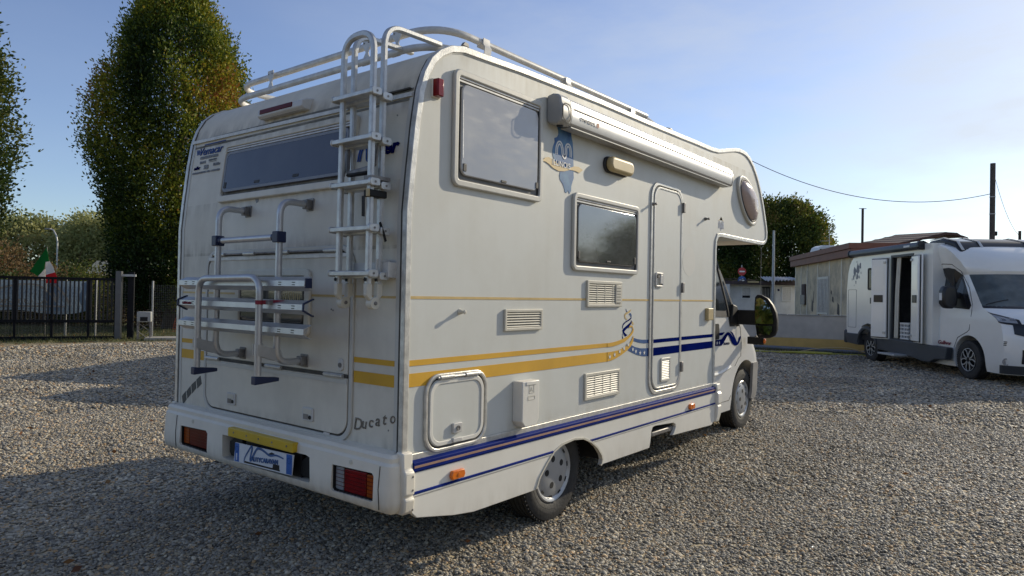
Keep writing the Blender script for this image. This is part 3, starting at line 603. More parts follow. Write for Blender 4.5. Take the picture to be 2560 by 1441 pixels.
# garage door in the rear wall
go, gi = rr(-1.888, .722, -.376, 1.765, .115, 8), rr(-1.862, .748, -.402, 1.738, .095, 8)
gd_ = MB().ring(go, gi, -.013, 0, 'y').build('garage_door', 'frame', van, bevel=.004)
MB().ring(gi, rr(-1.852, .758, -.412, 1.728, .09, 8), -.004, 0, 'y').build('gap', 'seal', gd_)
def chop(z0, z1, r):  # panel pieces of the door
    p = rr(-1.851, .759, -.413, 1.727, r, 8); return [(x, min(max(z, z0), z1)) for x, z in p]
MB().prism(chop(1.082, 1.727, .088), -.010, 0, 'y').build('upper_panel', 'rear', gd_, bevel=.003)
MB().prism(chop(.759, 1.060, .088), -.012, 0, 'y').build('lower_flap', 'rear', gd_, bevel=.003)
b = MB(); b.box(-1.845, -.42, -.016, -.003, 1.700, 1.722); b.build('top_profile', 'alu_white', gd_, bevel=.002)
b = MB(); b.tube([(-1.79, -.019, 1.738), (-.47, -.019, 1.738)], .006, 8); b.build('hinge_rod', 'steel', gd_)
for xa in (-1.76, -1.42, -1.07, -.62): MB().tube([(xa, -.020, 1.738), (xa+.12, -.020, 1.738)], .011, 10).build('hinge', 'alu', gd_)
b = MB(); b.box(-1.85, -.413, -.013, -.006, 1.063, 1.079); b.build('flap_gap', 'seal', gd_)
MB().box(-1.848, -.415, -.0155, -.012, 1.030, 1.052).build('flap_profile', 'frame', gd_, bevel=.001)
for xa in (-1.85, -1.16, -.60): MB().tube([(xa, -.018, 1.071), (xa+.16, -.018, 1.071)], .012, 10).build('hinge', 'alu', gd_)
for xa in (-1.583, -.790):
    lk = MB().prism(rr(xa, .797, xa+.098, .872, .01), -.021, -.012, 'y').build('flap_lock', 'lockwhite', van, bevel=.003)
    MB().box(xa+.012, xa+.086, -.0225, -.020, .838, .862).build('upper_plate', 'vent', lk, smooth=0)
    MB().box(xa+.012, xa+.060, -.0215, -.0205, .806, .835).build('recess', 'steel', lk, smooth=0)
    MB().lathe([(0, .0001), (0, .011), (.004, .011), (.004, .0001)], (xa+.074, -.021, .820), 'y', 14, sgn=-1).build('keyhole', 'black', lk)
ol = MB().prism(rr(-.485, 1.098, -.445, 1.162, .018), -.020, -.009, 'y').build('oval_lock', 'lockwhite', van, bevel=.003)
MB().lathe([(0, .0001), (0, .013), (.004, .013), (.004, .0001)], (-.465, -.020, 1.128), 'y', 14, sgn=-1).build('keyhole', 'steel', ol)
MB().box(-.60, -.55, -.0165, -.011, .745, .757).build('badge', 'lockwhite', gd_, smooth=0)
# small window set in the garage door
fr2 = MB().ring(rr(-1.500, 1.262, -.738, 1.640, .04), rr(-1.455, 1.305, -.785, 1.600, .012), -.030, -.009, 'y').build('door_window', 'rear', van, bevel=.007, bseg=3)
MB().prism(rr(-1.455, 1.305, -.785, 1.600, .01), -.014, -.009, 'y').build('backing', 'framedark', fr2, smooth=0)
MB().prism(rr(-1.435, 1.335, -.80, 1.575, .03), -.026, -.015, 'y').build('pane', 'paneB', fr2, bevel=.005)
for za in (1.578, 1.589): MB().box(-1.452, -.788, -.022, -.014, za, za+.008).build('hinge_rail', 'alu_white', fr2, smooth=0)
b = MB()
for i in range(9): b.box(-.985+i*.019, -.977+i*.019+.003*(i % 2), -.0268, -.0262, 1.44, 1.51-.003*abs(i-4))
b.build('blind_glint', 'cream', fr2, smooth=0)
# stripes and marks on the rear wall
for z0, z1, m_ in ((1.150, 1.178, 'yellow'), (1.046, 1.106, 'yellow'), (1.487, 1.499, 'gold_pale')):
    rdecal('stripe', [(-W_+.064, z0), (-1.889, z0), (-1.889, z1), (-W_+.064, z1)], m_); rdecal('stripe', [(-.374, z0), (-.064, z0), (-.064, z1), (-.374, z1)], m_)
rdecal('stripe', [(-1.849, 1.487), (-1.502, 1.487), (-1.502, 1.499), (-1.849, 1.499)], 'gold_pale', y=-.0105); rdecal('stripe', [(-.736, 1.487), (-.415, 1.487), (-.415, 1.499), (-.736, 1.499)], 'gold_pale', y=-.0105)
for q in [[(-2.19,.78),(-2.140,.819),(-2.128,.764),(-2.172,.727)],[(-2.128,.82),(-2.077,.861),(-2.064,.812),(-2.113,.772)],[(-2.066,.869),(-2.010,.902),(-2.001,.852),(-2.052,.813)],[(-1.999,.910),(-1.948,.941),(-1.930,.889),(-1.984,.853)]]:
    rdecal('sticker_bar', q, 'teal')
for i, c in enumerate('Ducato'): text('lettering', c, .090 if i == 0 else .082, 'chrome', van, ((-.368+i*.053+(0 if i == 0 else .010), -.001, .802+i*.0135), (1, 0, 0), (0, 0, 1)), extrude=.0025, bold=.0009, shear=.18)
for xx, z in ((-.56, 1.42), (-.545, 1.415), (-.10, .83), (-.12, .72), (-.14, 2.42)): MB().lathe([(0, .0001), (0, .005), (.001, .005), (.001, .0001)], (xx, rear_y(z)-.011 if -1.85 < xx < -.41 else rear_y(z), z), 'y', 8, sgn=-1).build('screw', 'steel', van, smooth=0)
rdecal('scuff', [(-1.36, 2.075), (-1.32, 2.085), (-1.325, 2.055), (-1.345, 2.048)], 'greytext', y=rear_y(2.06))

# ------------------------------------------------------------------ bumper apron
bp = [(0, .735), (-.055, .728), (-.068, .712), (-.066, .690), (-.078, .676), (-.085, .560), (-.088, .500), (-.080, .462), (-.060, .443), (-.03, .440), (-.03, .46), (.02, .46), (.02, .70), (0, .70)]
def bpath(z=None): return [(.015, .13, 0), (.015, -.085, 0), (-W_-.015, -.085, 0), (-W_-.015, .13, 0)]
# apron swept round the two corners; section in (out, up)
sec = [(z, -(-y-.085)) for y, z in bp]
def bump_sweep(path, fill):
    P = fil(path, fill, k=6); b = MB(); b.sweep(P, [(z, (y+.085)) for y, z in bp], upv=(0, 0, 1)); return b
bb = bump_sweep([(.018, .10, 0), (.018, -.085, 0), (-W_-.018, -.085, 0), (-W_-.018, .10, 0)], .055)
bo = bb.build('rear_bumper', 'bumper', van, smooth=40)
def pc(pts, y0=-.2, y1=.30): return MB().prism(pts, y0, y1, 'y')
LL = [(-2.035, .612), (-1.712, .621), (-1.690, .606), (-1.682, .486), (-1.70, .482), (-2.02, .486), (-2.036, .50)]
LR = [(-.434, .622), (-.125, .630), (-.110, .618), (-.106, .50), (-.12, .493), (-.42, .488), (-.434, .50)]
RC = [(-1.515, .624), (-.66, .634), (-.628, .626), (-.612, .50), (-.625, .492), (-1.48, .484), (-1.495, .49)]
cut(bo, pc(LL, -.2, .016)); cut(bo, pc(LR, -.2, .016)); cut(bo, pc(RC, -.2, .3))
MB().box(-W_+.05, -.05, .02, .035, .46, .70).build('bumper_back', 'under', van, smooth=0)
for pts, cuts in ((LL, ((-2.036, -1.955, 'amber_dark'), (-1.955, -1.682, 'darkred_lens'))), (LR, ((-.434, -.360, 'clear_lens'), (-.360, -.185, 'red_lens'), (-.185, -.106, 'amber_dark')))):
    lt = None
    def lens(x0, x1): return [(min(max(x, x0), x1), z) for x, z in pts]
    for k_, (x0, x1, m_) in enumerate(cuts):
        ys = -.062
        q = MB().prism([(x0+.002 if k_ else x0+.006, .494), (x1-.004, .494 if m_ != 'amber_dark' else .498), (x1-.004, .616), (x0+.002 if k_ else x0+.006, .610)], ys, .0, 'y').build('tail_light' if lt is None else 'lens', m_, lt or van, bevel=.004)
        lt = lt or q
    b = MB(); b.ring([(p[0], p[1]) for p in pts], [(p[0]*1+(.006 if p[0] < sum(a for a, c in pts)/len(pts) else -.006), p[1]+(.006 if p[1] < .55 else -.006)) for p in pts], -.075, .01, 'y'); b.build('housing', 'black', lt, smooth=0)
    for i in range(5):
        zz_ = .515+i*.02; MB().box(pts[0][0]+.01, pts[1][0]-.012, -.0635, -.0615, zz_, zz_+.0025).build('lens_rib', cuts[-1][2] if False else 'darkred_lens', lt, smooth=0)
yb = MB().prism(rr(-1.405, .634, -.742, .688, .008), -.108, -.070, 'y').build('plate_lamp_bar', 'lip_yellow', van, bevel=.004)
for i, xx in enumerate((-1.34, -1.20, -1.075, -.94, -.80)):
    MB().lathe([(0, .0001), (0, .006), (.002, .006), (.002, .0001)], (xx, -.108, .664), 'y', 10, sgn=-1).build('rivet', 'steel', yb, smooth=0)
    if 0 < i < 4: MB().box(xx-.016, xx+.016, -.1086, -.108, .645, .648).build('moulded_line', 'cream', yb, smooth=0)
for x0, x1 in ((-1.475, -1.33), (-.74, -.625)):
    MB().prism([(x0+.015, .50), (x0, .52), (x0, .585), (x0+.05, .618), (x1, .618), (x1, .50)], -.055, .03, 'y').build('rubber_buffer', 'black', van, bevel=.006)
MB().box(-1.30, -.74, -.05, .02, .47, .63).build('plate_carrier', 'black', van, bevel=.003)
pl = MB().prism([(-1.330, .606), (-.745, .622), (-.760, .508), (-1.345, .492)], -.100, -.094, 'y').build('licence_plate', 'plate_white', van, smooth=0)
def onp(f, g): # point on plate by fractions
    a = Vector((-1.3375+.585*f, -.1005, .494+.112*g+.016*f)); return a
def pp(fg, mat, name, t=.001): return MB().prism([(onp(f, g).x, onp(f, g).z) for f, g in fg], -.1005-t, -.1, 'y').build(name, mat, pl, smooth=0)
pp([(.005, .02), (.085, .02), (.085, .98), (.01, .98)], 'plate_blue', 'band'); pp([(.905, .02), (.992, .02), (.995, .98), (.905, .98)], 'plate_blue', 'band')
text('lettering', 'I', .05, 'plate_white', pl, (onp(.035, .12)+Vector((0, -.0015, 0)), (1, 0, .027), (0, 0, 1)), bold=.003)
for fx in (.048, .95):
    c_ = onp(fx, .68); 
    for q in range(12): 
        a = q*math.pi/6; MB().box(c_.x+.016*math.cos(a)-.0018, c_.x+.016*math.cos(a)+.0018, -.1032, -.1015, c_.z+.016*math.sin(a)-.0018, c_.z+.016*math.sin(a)+.0018).build('ring_star', 'bluefade', pl, smooth=0)
sw = [(0.180,.10),(.20,.35),(.30,.93),(.325,.90),(.29,.22),(.40,.86),(.46,.95),(.54,.86),(.63,.72),(.74,.80),(.86,.72)]
p = catmull([onp(f, g)+Vector((0, -.0012, 0)) for f, g in sw], 5); b = MB()
wdt = [.0035+.004*math.sin(math.pi*i/len(p)) for i in range(len(p))]
vs = []; 
for i, a in enumerate(p):
    t = (p[min(i+1, len(p)-1)]-p[max(i-1, 0)]).normalized(); nn = Vector((-t.z, 0, t.x))*wdt[i]; vs += [a+nn, a-nn]
b.add(vs, [(2*i, 2*i+1, 2*i+3, 2*i+2) for i in range(len(p)-1)]); b.build('swoosh', 'plate_ink', pl, smooth=0)
pp([(.185, .05), (.80, .05), (.80, .12), (.19, .14)], 'black', 'underline'); pp([(.68, .12), (.79, .12), (.79, .34), (.69, .34)], 'black', 'camper_mark'); pp([(.60, .78), (.66, .90), (.71, .86), (.68, .76)], 'black', 'boat_mark')
text('lettering', 'AUTYCARAVAN', .036, 'plate_ink', pl, (onp(.31, .22)+Vector((0, -.0015, 0)), (1, 0, .09), (0, 0, 1)), width=.27, bold=.0012)
for xx in (-1.88, -.286): MB().lathe([(0, .0001), (0, .013), (.003, .011), (.004, .0001)], (xx, -.080, .657), 'y', 12, sgn=-1).build('bolt_cap', 'vent', van)
for xx in (-2.09, -.066):
    MB().sweep([(xx, -.0800, .672), (xx-.004, -.0870, .56), (xx+.006, -.0905, .50), (xx, -.083, .462)], [(-.0015, -.0015), (.0015, -.0015), (.0015, .0015), (-.0015, .0015)], upv=(1, 0, 0)).build('corner_seam', 'seal', van)
# stepped corner pieces joining bumper and skirts
for sx in (1, -1):
    x0 = 0 if sx > 0 else -W_
    b = MB(); b.prism([(x0-sx*.02, .74), (x0+sx*.030, .735), (x0+sx*.034, .655), (x0+sx*.050, .64), (x0+sx*.050, .535), (x0+sx*.038, .525), (x0+sx*.052, .51), (x0+sx*.046, .455), (x0+sx*.030, .437), (x0-sx*.02, .437)], -.02, .045, 'y'); co = b.build('bumper_corner', 'bumper', van, bevel=.008, bseg=3)
    for z in (.62, .555, .46): MB().lathe([(0, .0001), (0, .006), (.002, .005), (.002, .0001)], (x0+sx*.050, .03, z), 'x', 8, sgn=sx).build('screw', 'steel', co, smooth=0)

# ------------------------------------------------------------------ side skirts
def arcpts(cy, cz, r, a0, a1, k=10, sy=1): return [(cy+r*sy*math.cos(rad(a0+(a1-a0)*i/k)), cz+r*math.sin(rad(a0+(a1-a0)*i/k))) for i in range(k+1)]
wy = 1.43
low = [(.045, .436), (.08, .405), (.35, .352), (.51, .332), (1.080, .328)]
arch = [(1.085, .335), (1.12, .40), (1.20, .475), (1.27, .530), (1.36, .562), (1.50, .574), (1.62, .560), (1.72, .520), (1.80, .470), (1.86, .410), (1.875, .375), (1.865, .345), (1.85, .338)]
step = [(2.60, .333), (2.615, .37), (2.635, .46), (2.655, .487), (2.70, .492), (3.04, .470), (3.075, .455), (3.085, .43), (3.05, .385), (3.02, .368)]
outline = [(.045, .676)]+low+arch+step+[(3.86, .336), (3.95, .37), (3.955, .676)]
for sx in (1, -1):
    x0 = 0 if sx > 0 else -W_
    b = MB(); b.prism([(y, z) for y, z in outline], x0, x0+sx*.030)
    sk = b.build('side_skirt', 'skirt', van, bevel=.006, bseg=2)
    # proud lower panel strip, top rail and coloured lines
    MB().prism([(x0, .690), (x0+sx*.004, .690), (x0+sx*.034, .684), (x0+sx*.038, .679), (x0+sx*.038, .638), (x0+sx*.030, .630), (x0, .630)], .046, 3.935, 'y').build('rail', 'rail_blue', sk, bevel=.002)
    MB().prism([(x0+sx*.038, .666), (x0+sx*.0392, .666), (x0+sx*.0392, .654), (x0+sx*.038, .654)], .05, 3.93, 'y').build('rail_inlay', 'rail_tan', sk, smooth=0)
    for ya, yb_ in ((.046, 1.262), (1.708, 3.95)): MB().prism([(x0+sx*.029, .538), (x0+sx*.036, .534), (x0+sx*.036, .526), (x0+sx*.029, .522)], ya, yb_, 'y').build('pinstripe', 'rail_blue', sk, smooth=0)
    MB().prism([(x0+sx*.029, .522), (x0+sx*.036, .519), (x0+sx*.029, .506)], .046, 1.24, 'y').build('moulding', 'skirt', sk, smooth=0)
    MB().prism([(x0+sx*.029, .522), (x0+sx*.036, .519), (x0+sx*.029, .506)], 1.74, 3.95, 'y').build('moulding', 'skirt', sk, smooth=0)
    b = MB(); b.sweep([(x0+sx*.030, y, z) for y, z in arch], [(-.007, -.006), (.007, -.006), (.007, .006), (-.007, .006)], upv=(1, 0, 0)); b.build('arch_lip', 'vent', sk)
    MB().prism([(x0-sx*.01, .712), (x0+sx*.046, .712), (x0+sx*.054, .66), (x0+sx*.046, .645), (x0+sx*.064, .62), (x0+sx*.064, .53), (x0+sx*.050, .52), (x0+sx*.062, .50), (x0+sx*.056, .42), (x0+sx*.040, .355), (x0-sx*.01, .345)], 3.94, 4.03, 'y').build('front_corner', 'skirt', sk, bevel=.008, bseg=3)
MB().box(-W_+.04, -.04, .03, 3.95, .60, .692).build('floor', 'under', van, smooth=0)
MB().box(-1.75, -.55, .35, 4.6, .40, .60).build('chassis', 'under', van, smooth=0)
MB().box(-.30, .012, 2.68, 3.07, .40, .44).build('entry_step', 'steel', van, bevel=.01)
for x0 in (-.03, -W_+.03): MB().box(x0-.004, x0+.004, 1.0, 1.95, .56, .69).build('arch_liner', 'under', van, smooth=0)
for yy in (1.0, 1.93): MB().box(-.30, -.02, yy-.01, yy+.01, .36, .69).build('arch_liner', 'under', van, smooth=0)

# ------------------------------------------------------------------ wheels
def wheel(parent, x, y, z, R, wdt, sx, style='cap', name='wheel', rimr=.205):
    """x = outer face of the tyre, sx = outward direction"""
    tp = [(-wdt+.02, rimr), (-wdt+.005, rimr+.03), (-wdt, R*.82), (-wdt+.01, R*.96), (-wdt+.03, R*.995)]
    g = 4
    for i in range(g):
        a = -wdt+.03+(wdt-.06)*(i+.5)/g; tp += [(a-.006, R), (a-.005, R-.009), (a+.005, R-.009), (a+.006, R)]
    tp += [(-.03, R*.995), (-.012, R*.965), (0, R*.84), (0, R*.80), (-.004, R*.74), (-.003, rimr+.035), (-.010, rimr+.008), (-.02, rimr-.004)]
    t = MB().lathe(tp, (x, y, z), 'x', 48, sgn=sx).build(name, 'rubber', parent, smooth=30)
    b = MB()
    for i in range(64):   # tread blocks round the shoulder
        a = 2*math.pi*i/64; c_, s_ = math.cos(a), math.sin(a)
        for xo in (-wdt+.012, -.030):
            p = Vector((x+sx*xo, y+(R-.006)*c_, z+(R-.006)*s_)); tv = Vector((0, -s_, c_)); rv = Vector((0, c_, s_)); xv = Vector((sx, 0, 0))
            vs = [p+tv*a1*.011+xv*b1*.018+rv*r1 for a1 in (0, 1) for b1 in (0, 1) for r1 in (0, .011)]
            b.add(vs, [(0,1,3,2),(4,6,7,5),(0,4,5,1),(2,3,7,6),(0,2,6,4),(1,5,7,3)])
    tb = b.build('tread', 'rubber', t, smooth=0)
    MB().lathe([(-.02, rimr), (-.012, rimr-.004), (-.014, rimr-.014), (-.06, rimr-.02), (-wdt+.02, rimr-.02)], (x, y, z), 'x', 40, sgn=sx).build('rim', 'hubcap' if style == 'cap' else 'black', t)
    MB().lathe([(-.07, .0001), (-.07, rimr-.016)], (x, y, z), 'x', 32, sgn=sx).build('brake_disc', 'under', t)
    if style == 'cap':
        r_ = rimr-.004
        c_ = MB().lathe([(-.012, r_), (-.006, r_-.006), (-.010, r_-.02), (-.018, r_-.03), (-.008, r_-.055), (.0, r_-.10), (.002, r_*.25), (.001, .0001)], (x, y, z), 'x', 48, sgn=sx).build('hub_cap', 'hubcap', t)
        for i in range(5):
            a = rad(90+72*i+14); p = (x+sx*.0015, y+.088*math.cos(a), z+.088*math.sin(a)); MB().lathe([(0, .0001), (0, .021), (-.004, .023)], p, 'x', 18, sgn=sx).build('hole', 'under', t)
        for i in range(15 if False else 10):
            a = rad(36*i+8); p = Vector((x-sx*.010, y+(r_-.038)*math.cos(a), z+(r_-.038)*math.sin(a))); tv = Vector((0, -math.sin(a), math.cos(a))); rv = Vector((0, math.cos(a), math.sin(a)))
            MB().add([p+tv*.019+rv*.007, p-tv*.019+rv*.007, p-tv*.015-rv*.008, p+tv*.015-rv*.008], [(0, 1, 2, 3)]).build('slot', 'under', t, smooth=0)
    else:
        for i in range(5):
            a = rad(90+72*i); b = MB()
            for dd in (-.16, .16):
                q = [Vector((x-sx*.004, y+rr_*math.cos(a+da), z+rr_*math.sin(a+da))) for rr_, da in ((.045, dd*1.6), (.10, dd*1.1), (.155, dd*1.7), (rimr-.01, dd*2.7))]
                b.sweep(q, [(-.004, -.010), (.004, -.010), (.004, .010), (-.004, .010)], upv=(1, 0, 0))
            b.build('spoke', 'alu', t)
            b = MB(); q = [Vector((x-sx*.012, y+rr_*math.cos(a), z+rr_*math.sin(a))) for rr_ in (.03, rimr-.012)]; b.sweep(q, [(-.006, -.030), (.006, -.030), (.006, .030), (-.006, .030)], upv=(1, 0, 0)); b.build('spoke_core', 'black', t)
        MB().lathe([(.004, .0001), (.004, .03), (-.01, .034)], (x, y, z), 'x', 20, sgn=sx).build('hub', 'black', t)
        MB().lathe([(0, rimr-.002), (.002, rimr-.008), (-.002, rimr-.014)], (x, y, z), 'x', 40, sgn=sx).build('rim_edge', 'alu', t)
    return t
wheel(van, -.065, 1.425, .358, .325, .20, 1); wheel(van, -W_+.065, 1.425, .358, .325, .20, -1)
wheel(van, -.155, 5.235, .412, .330, .20, 1); wheel(van, -W_+.155, 5.235, .412, .330, .20, -1)
MB().tube([(-.2, 1.425, .358), (-W_+.2, 1.425, .358)], .04, 10).build('axle', 'under', van)

# ------------------------------------------------------------------ cab bodies (rings stacked by height)
class Cab:
    def __init__(s, xc, w, y0, ye, sb, p=3.2): s.xc, s.wt, s.y0, s.yet, s.sbt, s.p = xc, w, y0, ye, sb, p
    def i(s, tab, z): return float(np.interp(z, [a for a, b in tab], [b for a, b in tab]))
    def w(s, z): return s.i(s.wt, z)
    def pt(s, t, z, off=0.):
        w = s.w(z)+off; ye = s.i(s.yet, z); sb = s.i(s.sbt, z)
        if t <= .35: return Vector((s.xc+w, s.y0+(ye-s.y0)*(t/.35), z))
        if t >= .65: return Vector((s.xc-w, s.y0+(ye-s.y0)*((1-t)/.35), z))
        u = math.cos(math.pi*(t-.35)/.30); a = math.copysign(abs(u)**.75, u)
        return Vector((s.xc+w*a, ye+(sb+off)*(1-abs(a)**s.p)**.9, z))
    def body(s, zs, name, mat, parent, nt=48):
        ts = [0, .07, .14, .21, .28, .33, .35]+[.35+.30*i/24 for i in range(1, 24)]+[.65, .67, .72, .79, .86, .93, 1]
        b = MB(); vs = [s.pt(t, z) for z in zs for t in ts]; k = len(ts)
        fs = [(r*k+i, r*k+i+1, (r+1)*k+i+1, (r+1)*k+i) for r in range(len(zs)-1) for i in range(k-1)]
        fs += [(r*k+k-1, r*k, (r+1)*k, (r+1)*k+k-1) for r in range(len(zs)-1)]
        fs += [tuple(range(k-1, -1, -1)), tuple((len(zs)-1)*k+i for i in range(k))]
        b.add(vs, fs); return b.build(name, mat, parent, smooth=32)
    def patch(s, t0, t1, z0, z1, nt, nz, off, name, mat, parent, zf=None, smooth=40, th=.012):
        """a panel lying on the body surface; zf(t) may bend its upper and lower edges"""
        b = MB(); vs = []; 
        for o in (off, off-th):
            for j in range(nz+1):
                for i in range(nt+1):
                    t = t0+(t1-t0)*i/nt; za, zb = (z0, z1) if zf is None else zf((t-t0)/(t1-t0)); z = za+(zb-za)*j/nz
                    q = s.pt(t, z, o); vs.append(q)
        k = nt+1; m = k*(nz+1); fs = []
        for j in range(nz):
            for i in range(nt): fs += [(j*k+i, j*k+i+1, (j+1)*k+i+1, (j+1)*k+i), (m+j*k+i, m+(j+1)*k+i, m+(j+1)*k+i+1, m+j*k+i+1)]
        for i in range(nt): fs += [(i, m+i, m+i+1, i+1), (nz*k+i, nz*k+i+1, m+nz*k+i+1, m+nz*k+i)]
        for j in range(nz): fs += [(j*k, (j+1)*k, m+(j+1)*k, m+j*k), (j*k+nt, m+j*k+nt, m+(j+1)*k+nt, (j+1)*k+nt)]
        b.add(vs, fs); return b.build(name, mat, parent, smooth=smooth)
    def side(s, pts, off, th, name, mat, parent, sx=1, sub=6):
        """outline given in (y, z) laid on the side wall following its lean"""
        b = MB(); X = lambda z, o: s.xc+sx*(s.w(z)+o); n = len(pts)
        P = []
        for i in range(n):
            a, c = pts[i], pts[(i+1) % n]
            for q in range(sub): P.append((a[0]+(c[0]-a[0])*q/sub, a[1]+(c[1]-a[1])*q/sub))
        n = len(P); cy = sum(p[0] for p in P)/n; cz = sum(p[1] for p in P)/n
        vs = [(X(z, off), y, z) for y, z in P]+[(X(z, off-th), y, z) for y, z in P]+[(X(cz, off), cy, cz)]
        fs = [(i, (i+1) % n, (i+1) % n+n, i+n) for i in range(n)]+[(i, 2*n, (i+1) % n) for i in range(n)]
        b.add(vs, fs); return b.build(name, mat, parent, smooth=0)

# ---- cab of the old motorhome
cabw = [(.34, .985), (.45, 1.0), (.9, 1.005), (1.2, 1.0), (1.38, .99), (1.7, .965), (2.0, .94), (2.2, .925)]
caby = [(.34, 5.54), (.45, 5.58), (.80, 5.60), (.90, 5.56), (1.0, 5.48), (1.10, 5.36), (1.18, 5.22), (1.27, 5.08), (1.35, 4.98), (1.42, 4.91), (1.7, 4.64), (1.98, 4.36), (2.12, 4.24), (2.2, 4.18)]
cabs = [(.34, .40), (.8, .42), (1.0, .40), (1.2, .30), (1.4, .26), (2.2, .22)]
cab = Cab(-1.135, cabw, 3.90, caby, cabs)
zs = [.34, .38, .45, .55, .65, .75, .80, .84, .87, .90, .95, 1.0, 1.05, 1.1, 1.14, 1.18, 1.22, 1.27, 1.31, 1.35, 1.385, 1.42, 1.5, 1.6, 1.7, 1.8, 1.9, 2.0, 2.1, 2.2]
cb = cab.body(zs, 'cab', 'cab', van)
for sx in (1, -1):
    xa, xb = (-.60, .2) if sx > 0 else (-W_-.2, -W_+.60)
    cut(cb, MB().prism([(5.235+.415*math.cos(a), .43+.415*math.sin(a)) for a in [2*math.pi*i/40 for i in range(40)]], xa, xb))
    xa, xb = (-.60, .2) if sx > 0 else (-W_-.2, -W_+.60)
    cut(cb, MB().prism([(4.83, .2), (5.62, .2), (5.60, .43), (4.84, .43)], xa, xb))
MB().box(-1.75, -.50, 4.8, 5.6, .35, .9).build('engine_bay', 'under', van, smooth=0)
cb['label'] = 'white van cab under the overhang'
for sx in (1, -1):
    g1 = [(4.05, 1.405), (4.64, 1.395), (4.61, 1.46), (4.48, 1.72), (4.39, 1.87), (4.34, 1.895), (4.05, 1.92)]
    g1o = [(4.00, 1.335), (4.745, 1.325), (4.715, 1.47), (4.58, 1.74), (4.47, 1.94), (4.375, 1.985), (4.00, 2.005)]
    g2 = [(4.745, 1.255), (4.86, 1.26), (4.90, 1.31), (4.86, 1.40), (4.62, 1.70), (4.47, 1.885), (4.475, 1.83), (4.64, 1.54), (4.72, 1.36)]
    cab.side(g1o, .006, .01, 'window_rubber', 'framedark', van, sx)
    cab.side(g1, .009, .008, 'side_window', 'glass', van, sx)
    cab.side([(4.745, 1.225), (4.88, 1.225), (4.935, 1.31), (4.885, 1.42), (4.64, 1.715), (4.46, 1.91), (4.455, 1.83), (4.62, 1.52), (4.71, 1.34)], .005, .010, 'quarter_rubber', 'framedark', van, sx)
    cab.side(g2, .007, .010, 'quarter_window', 'glass', van, sx)
    b = MB(); b.sweep([(cab.xc+sx*(cab.w(z)+.010), y, z) for y, z in ((4.70, 1.33), (4.70, 1.37), (4.665, 1.46), (4.53, 1.735), (4.44, 1.915))], [(-.012, -.004), (.012, -.004), (.012, .004), (-.012, .004)], upv=(0, 1, 0)); b.build('window_divider', 'black', van)
    # A pillar edge strip and door shut lines
    for nm, pth, mt, rr_ in (('door_seam', [(4.42, 1.98), (4.56, 1.80), (4.96, 1.33), (5.06, 1.20), (5.085, 1.05), (5.075, .90), (5.0, .875), (4.90, .80)], 'dirtline', .003), ('sill_seam', [(4.0, .455), (4.75, .452), (4.80, .50)], 'dirtline', .003)):
        MB().sweep([(cab.xc+sx*(cab.w(z)+.001), y, z) for y, z in pth], [(-.0015, -rr_), (.0015, -rr_), (.0015, rr_), (-.0015, rr_)], upv=(1, 0, 0)).build(nm, mt, van, smooth=0)
    MB().sweep([(cab.xc+sx*(cab.w(.74)+.001), y, z) for y, z in ((4.02, .735), (4.5, .755), (4.78, .80))], [(0, -.02), (.010, 0), (0, .02)], upv=(sx, 0, 0)).build('door_crease', 'cab', van)
    hnd = cab.side(rr(4.27, 1.105, 4.41, 1.262, .02, 3), .018, .03, 'door_handle', 'black', van, sx, 2)
    # mirror: arm, head, two glasses
    xw = cab.xc+sx*(cab.w(1.33)); 
    bs = MB(); bs.prism([(4.735, 1.26), (4.98, 1.22), (5.02, 1.30), (4.90, 1.44), (4.78, 1.46)], xw-.03*sx, xw+.03*sx); mm = bs.build('mirror', 'black', van, bevel=.012)
    MB().box(min(xw, xw+sx*.24), max(xw, xw+sx*.24), 4.90, 4.965, 1.245, 1.400).build('mirror_arm', 'black', mm, bevel=.012, bseg=3)
    ho_ = [(.215, 1.225), (.205, 1.30), (.200, 1.44), (.205, 1.535), (.225, 1.562), (.27, 1.560), (.335, 1.525), (.385, 1.46), (.420, 1.38), (.432, 1.30), (.430, 1.20), (.41, 1.145), (.36, 1.118), (.26, 1.112), (.230, 1.13)]
    hp = [(xw+sx*a, z) for a, z in ho_]; cxm = xw+sx*.315
    b = MB(); vs = []; n_ = len(hp)
    for f, yy in ((1.0, 4.93), (1.02, 4.955), (.96, 5.0), (.80, 5.035), (.45, 5.055)): vs += [(cxm+(x-cxm)*f, yy, 1.34+(z-1.34)*f) for x, z in hp]
    b.add(vs, [(r*n_+i, r*n_+(i+1) % n_, (r+1)*n_+(i+1) % n_, (r+1)*n_+i) for r in range(4) for i in range(n_)]+[tuple(4*n_+i for i in range(n_)), tuple(range(n_-1, -1, -1))])
    b.build('mirror_shell', 'black', mm, smooth=50)
    for pts_, tx, tz in ((((.235, 1.262), (.228, 1.40), (.236, 1.52), (.27, 1.532), (.32, 1.50), (.362, 1.44), (.392, 1.36), (.402, 1.29), (.398, 1.262)), .70, .27), (((.242, 1.242), (.395, 1.242), (.394, 1.19), (.372, 1.152), (.27, 1.142), (.248, 1.16)), .40, .10)):
        n_ = len(pts_); q = [(xw+sx*a, 4.880+tx*(a-.31)*.5+tz*(z-1.30)*.35, z) for a, z in pts_]; MB().add(q+[(a, b_+.02, c_) for a, b_, c_ in q], [tuple(range(n_)), tuple(range(2*n_-1, n_-1, -1))]+[(i, (i+1) % n_, (i+1) % n_+n_, i+n_) for i in range(n_)]).build('mirror_pane', 'mirrorglass', mm, smooth=0)
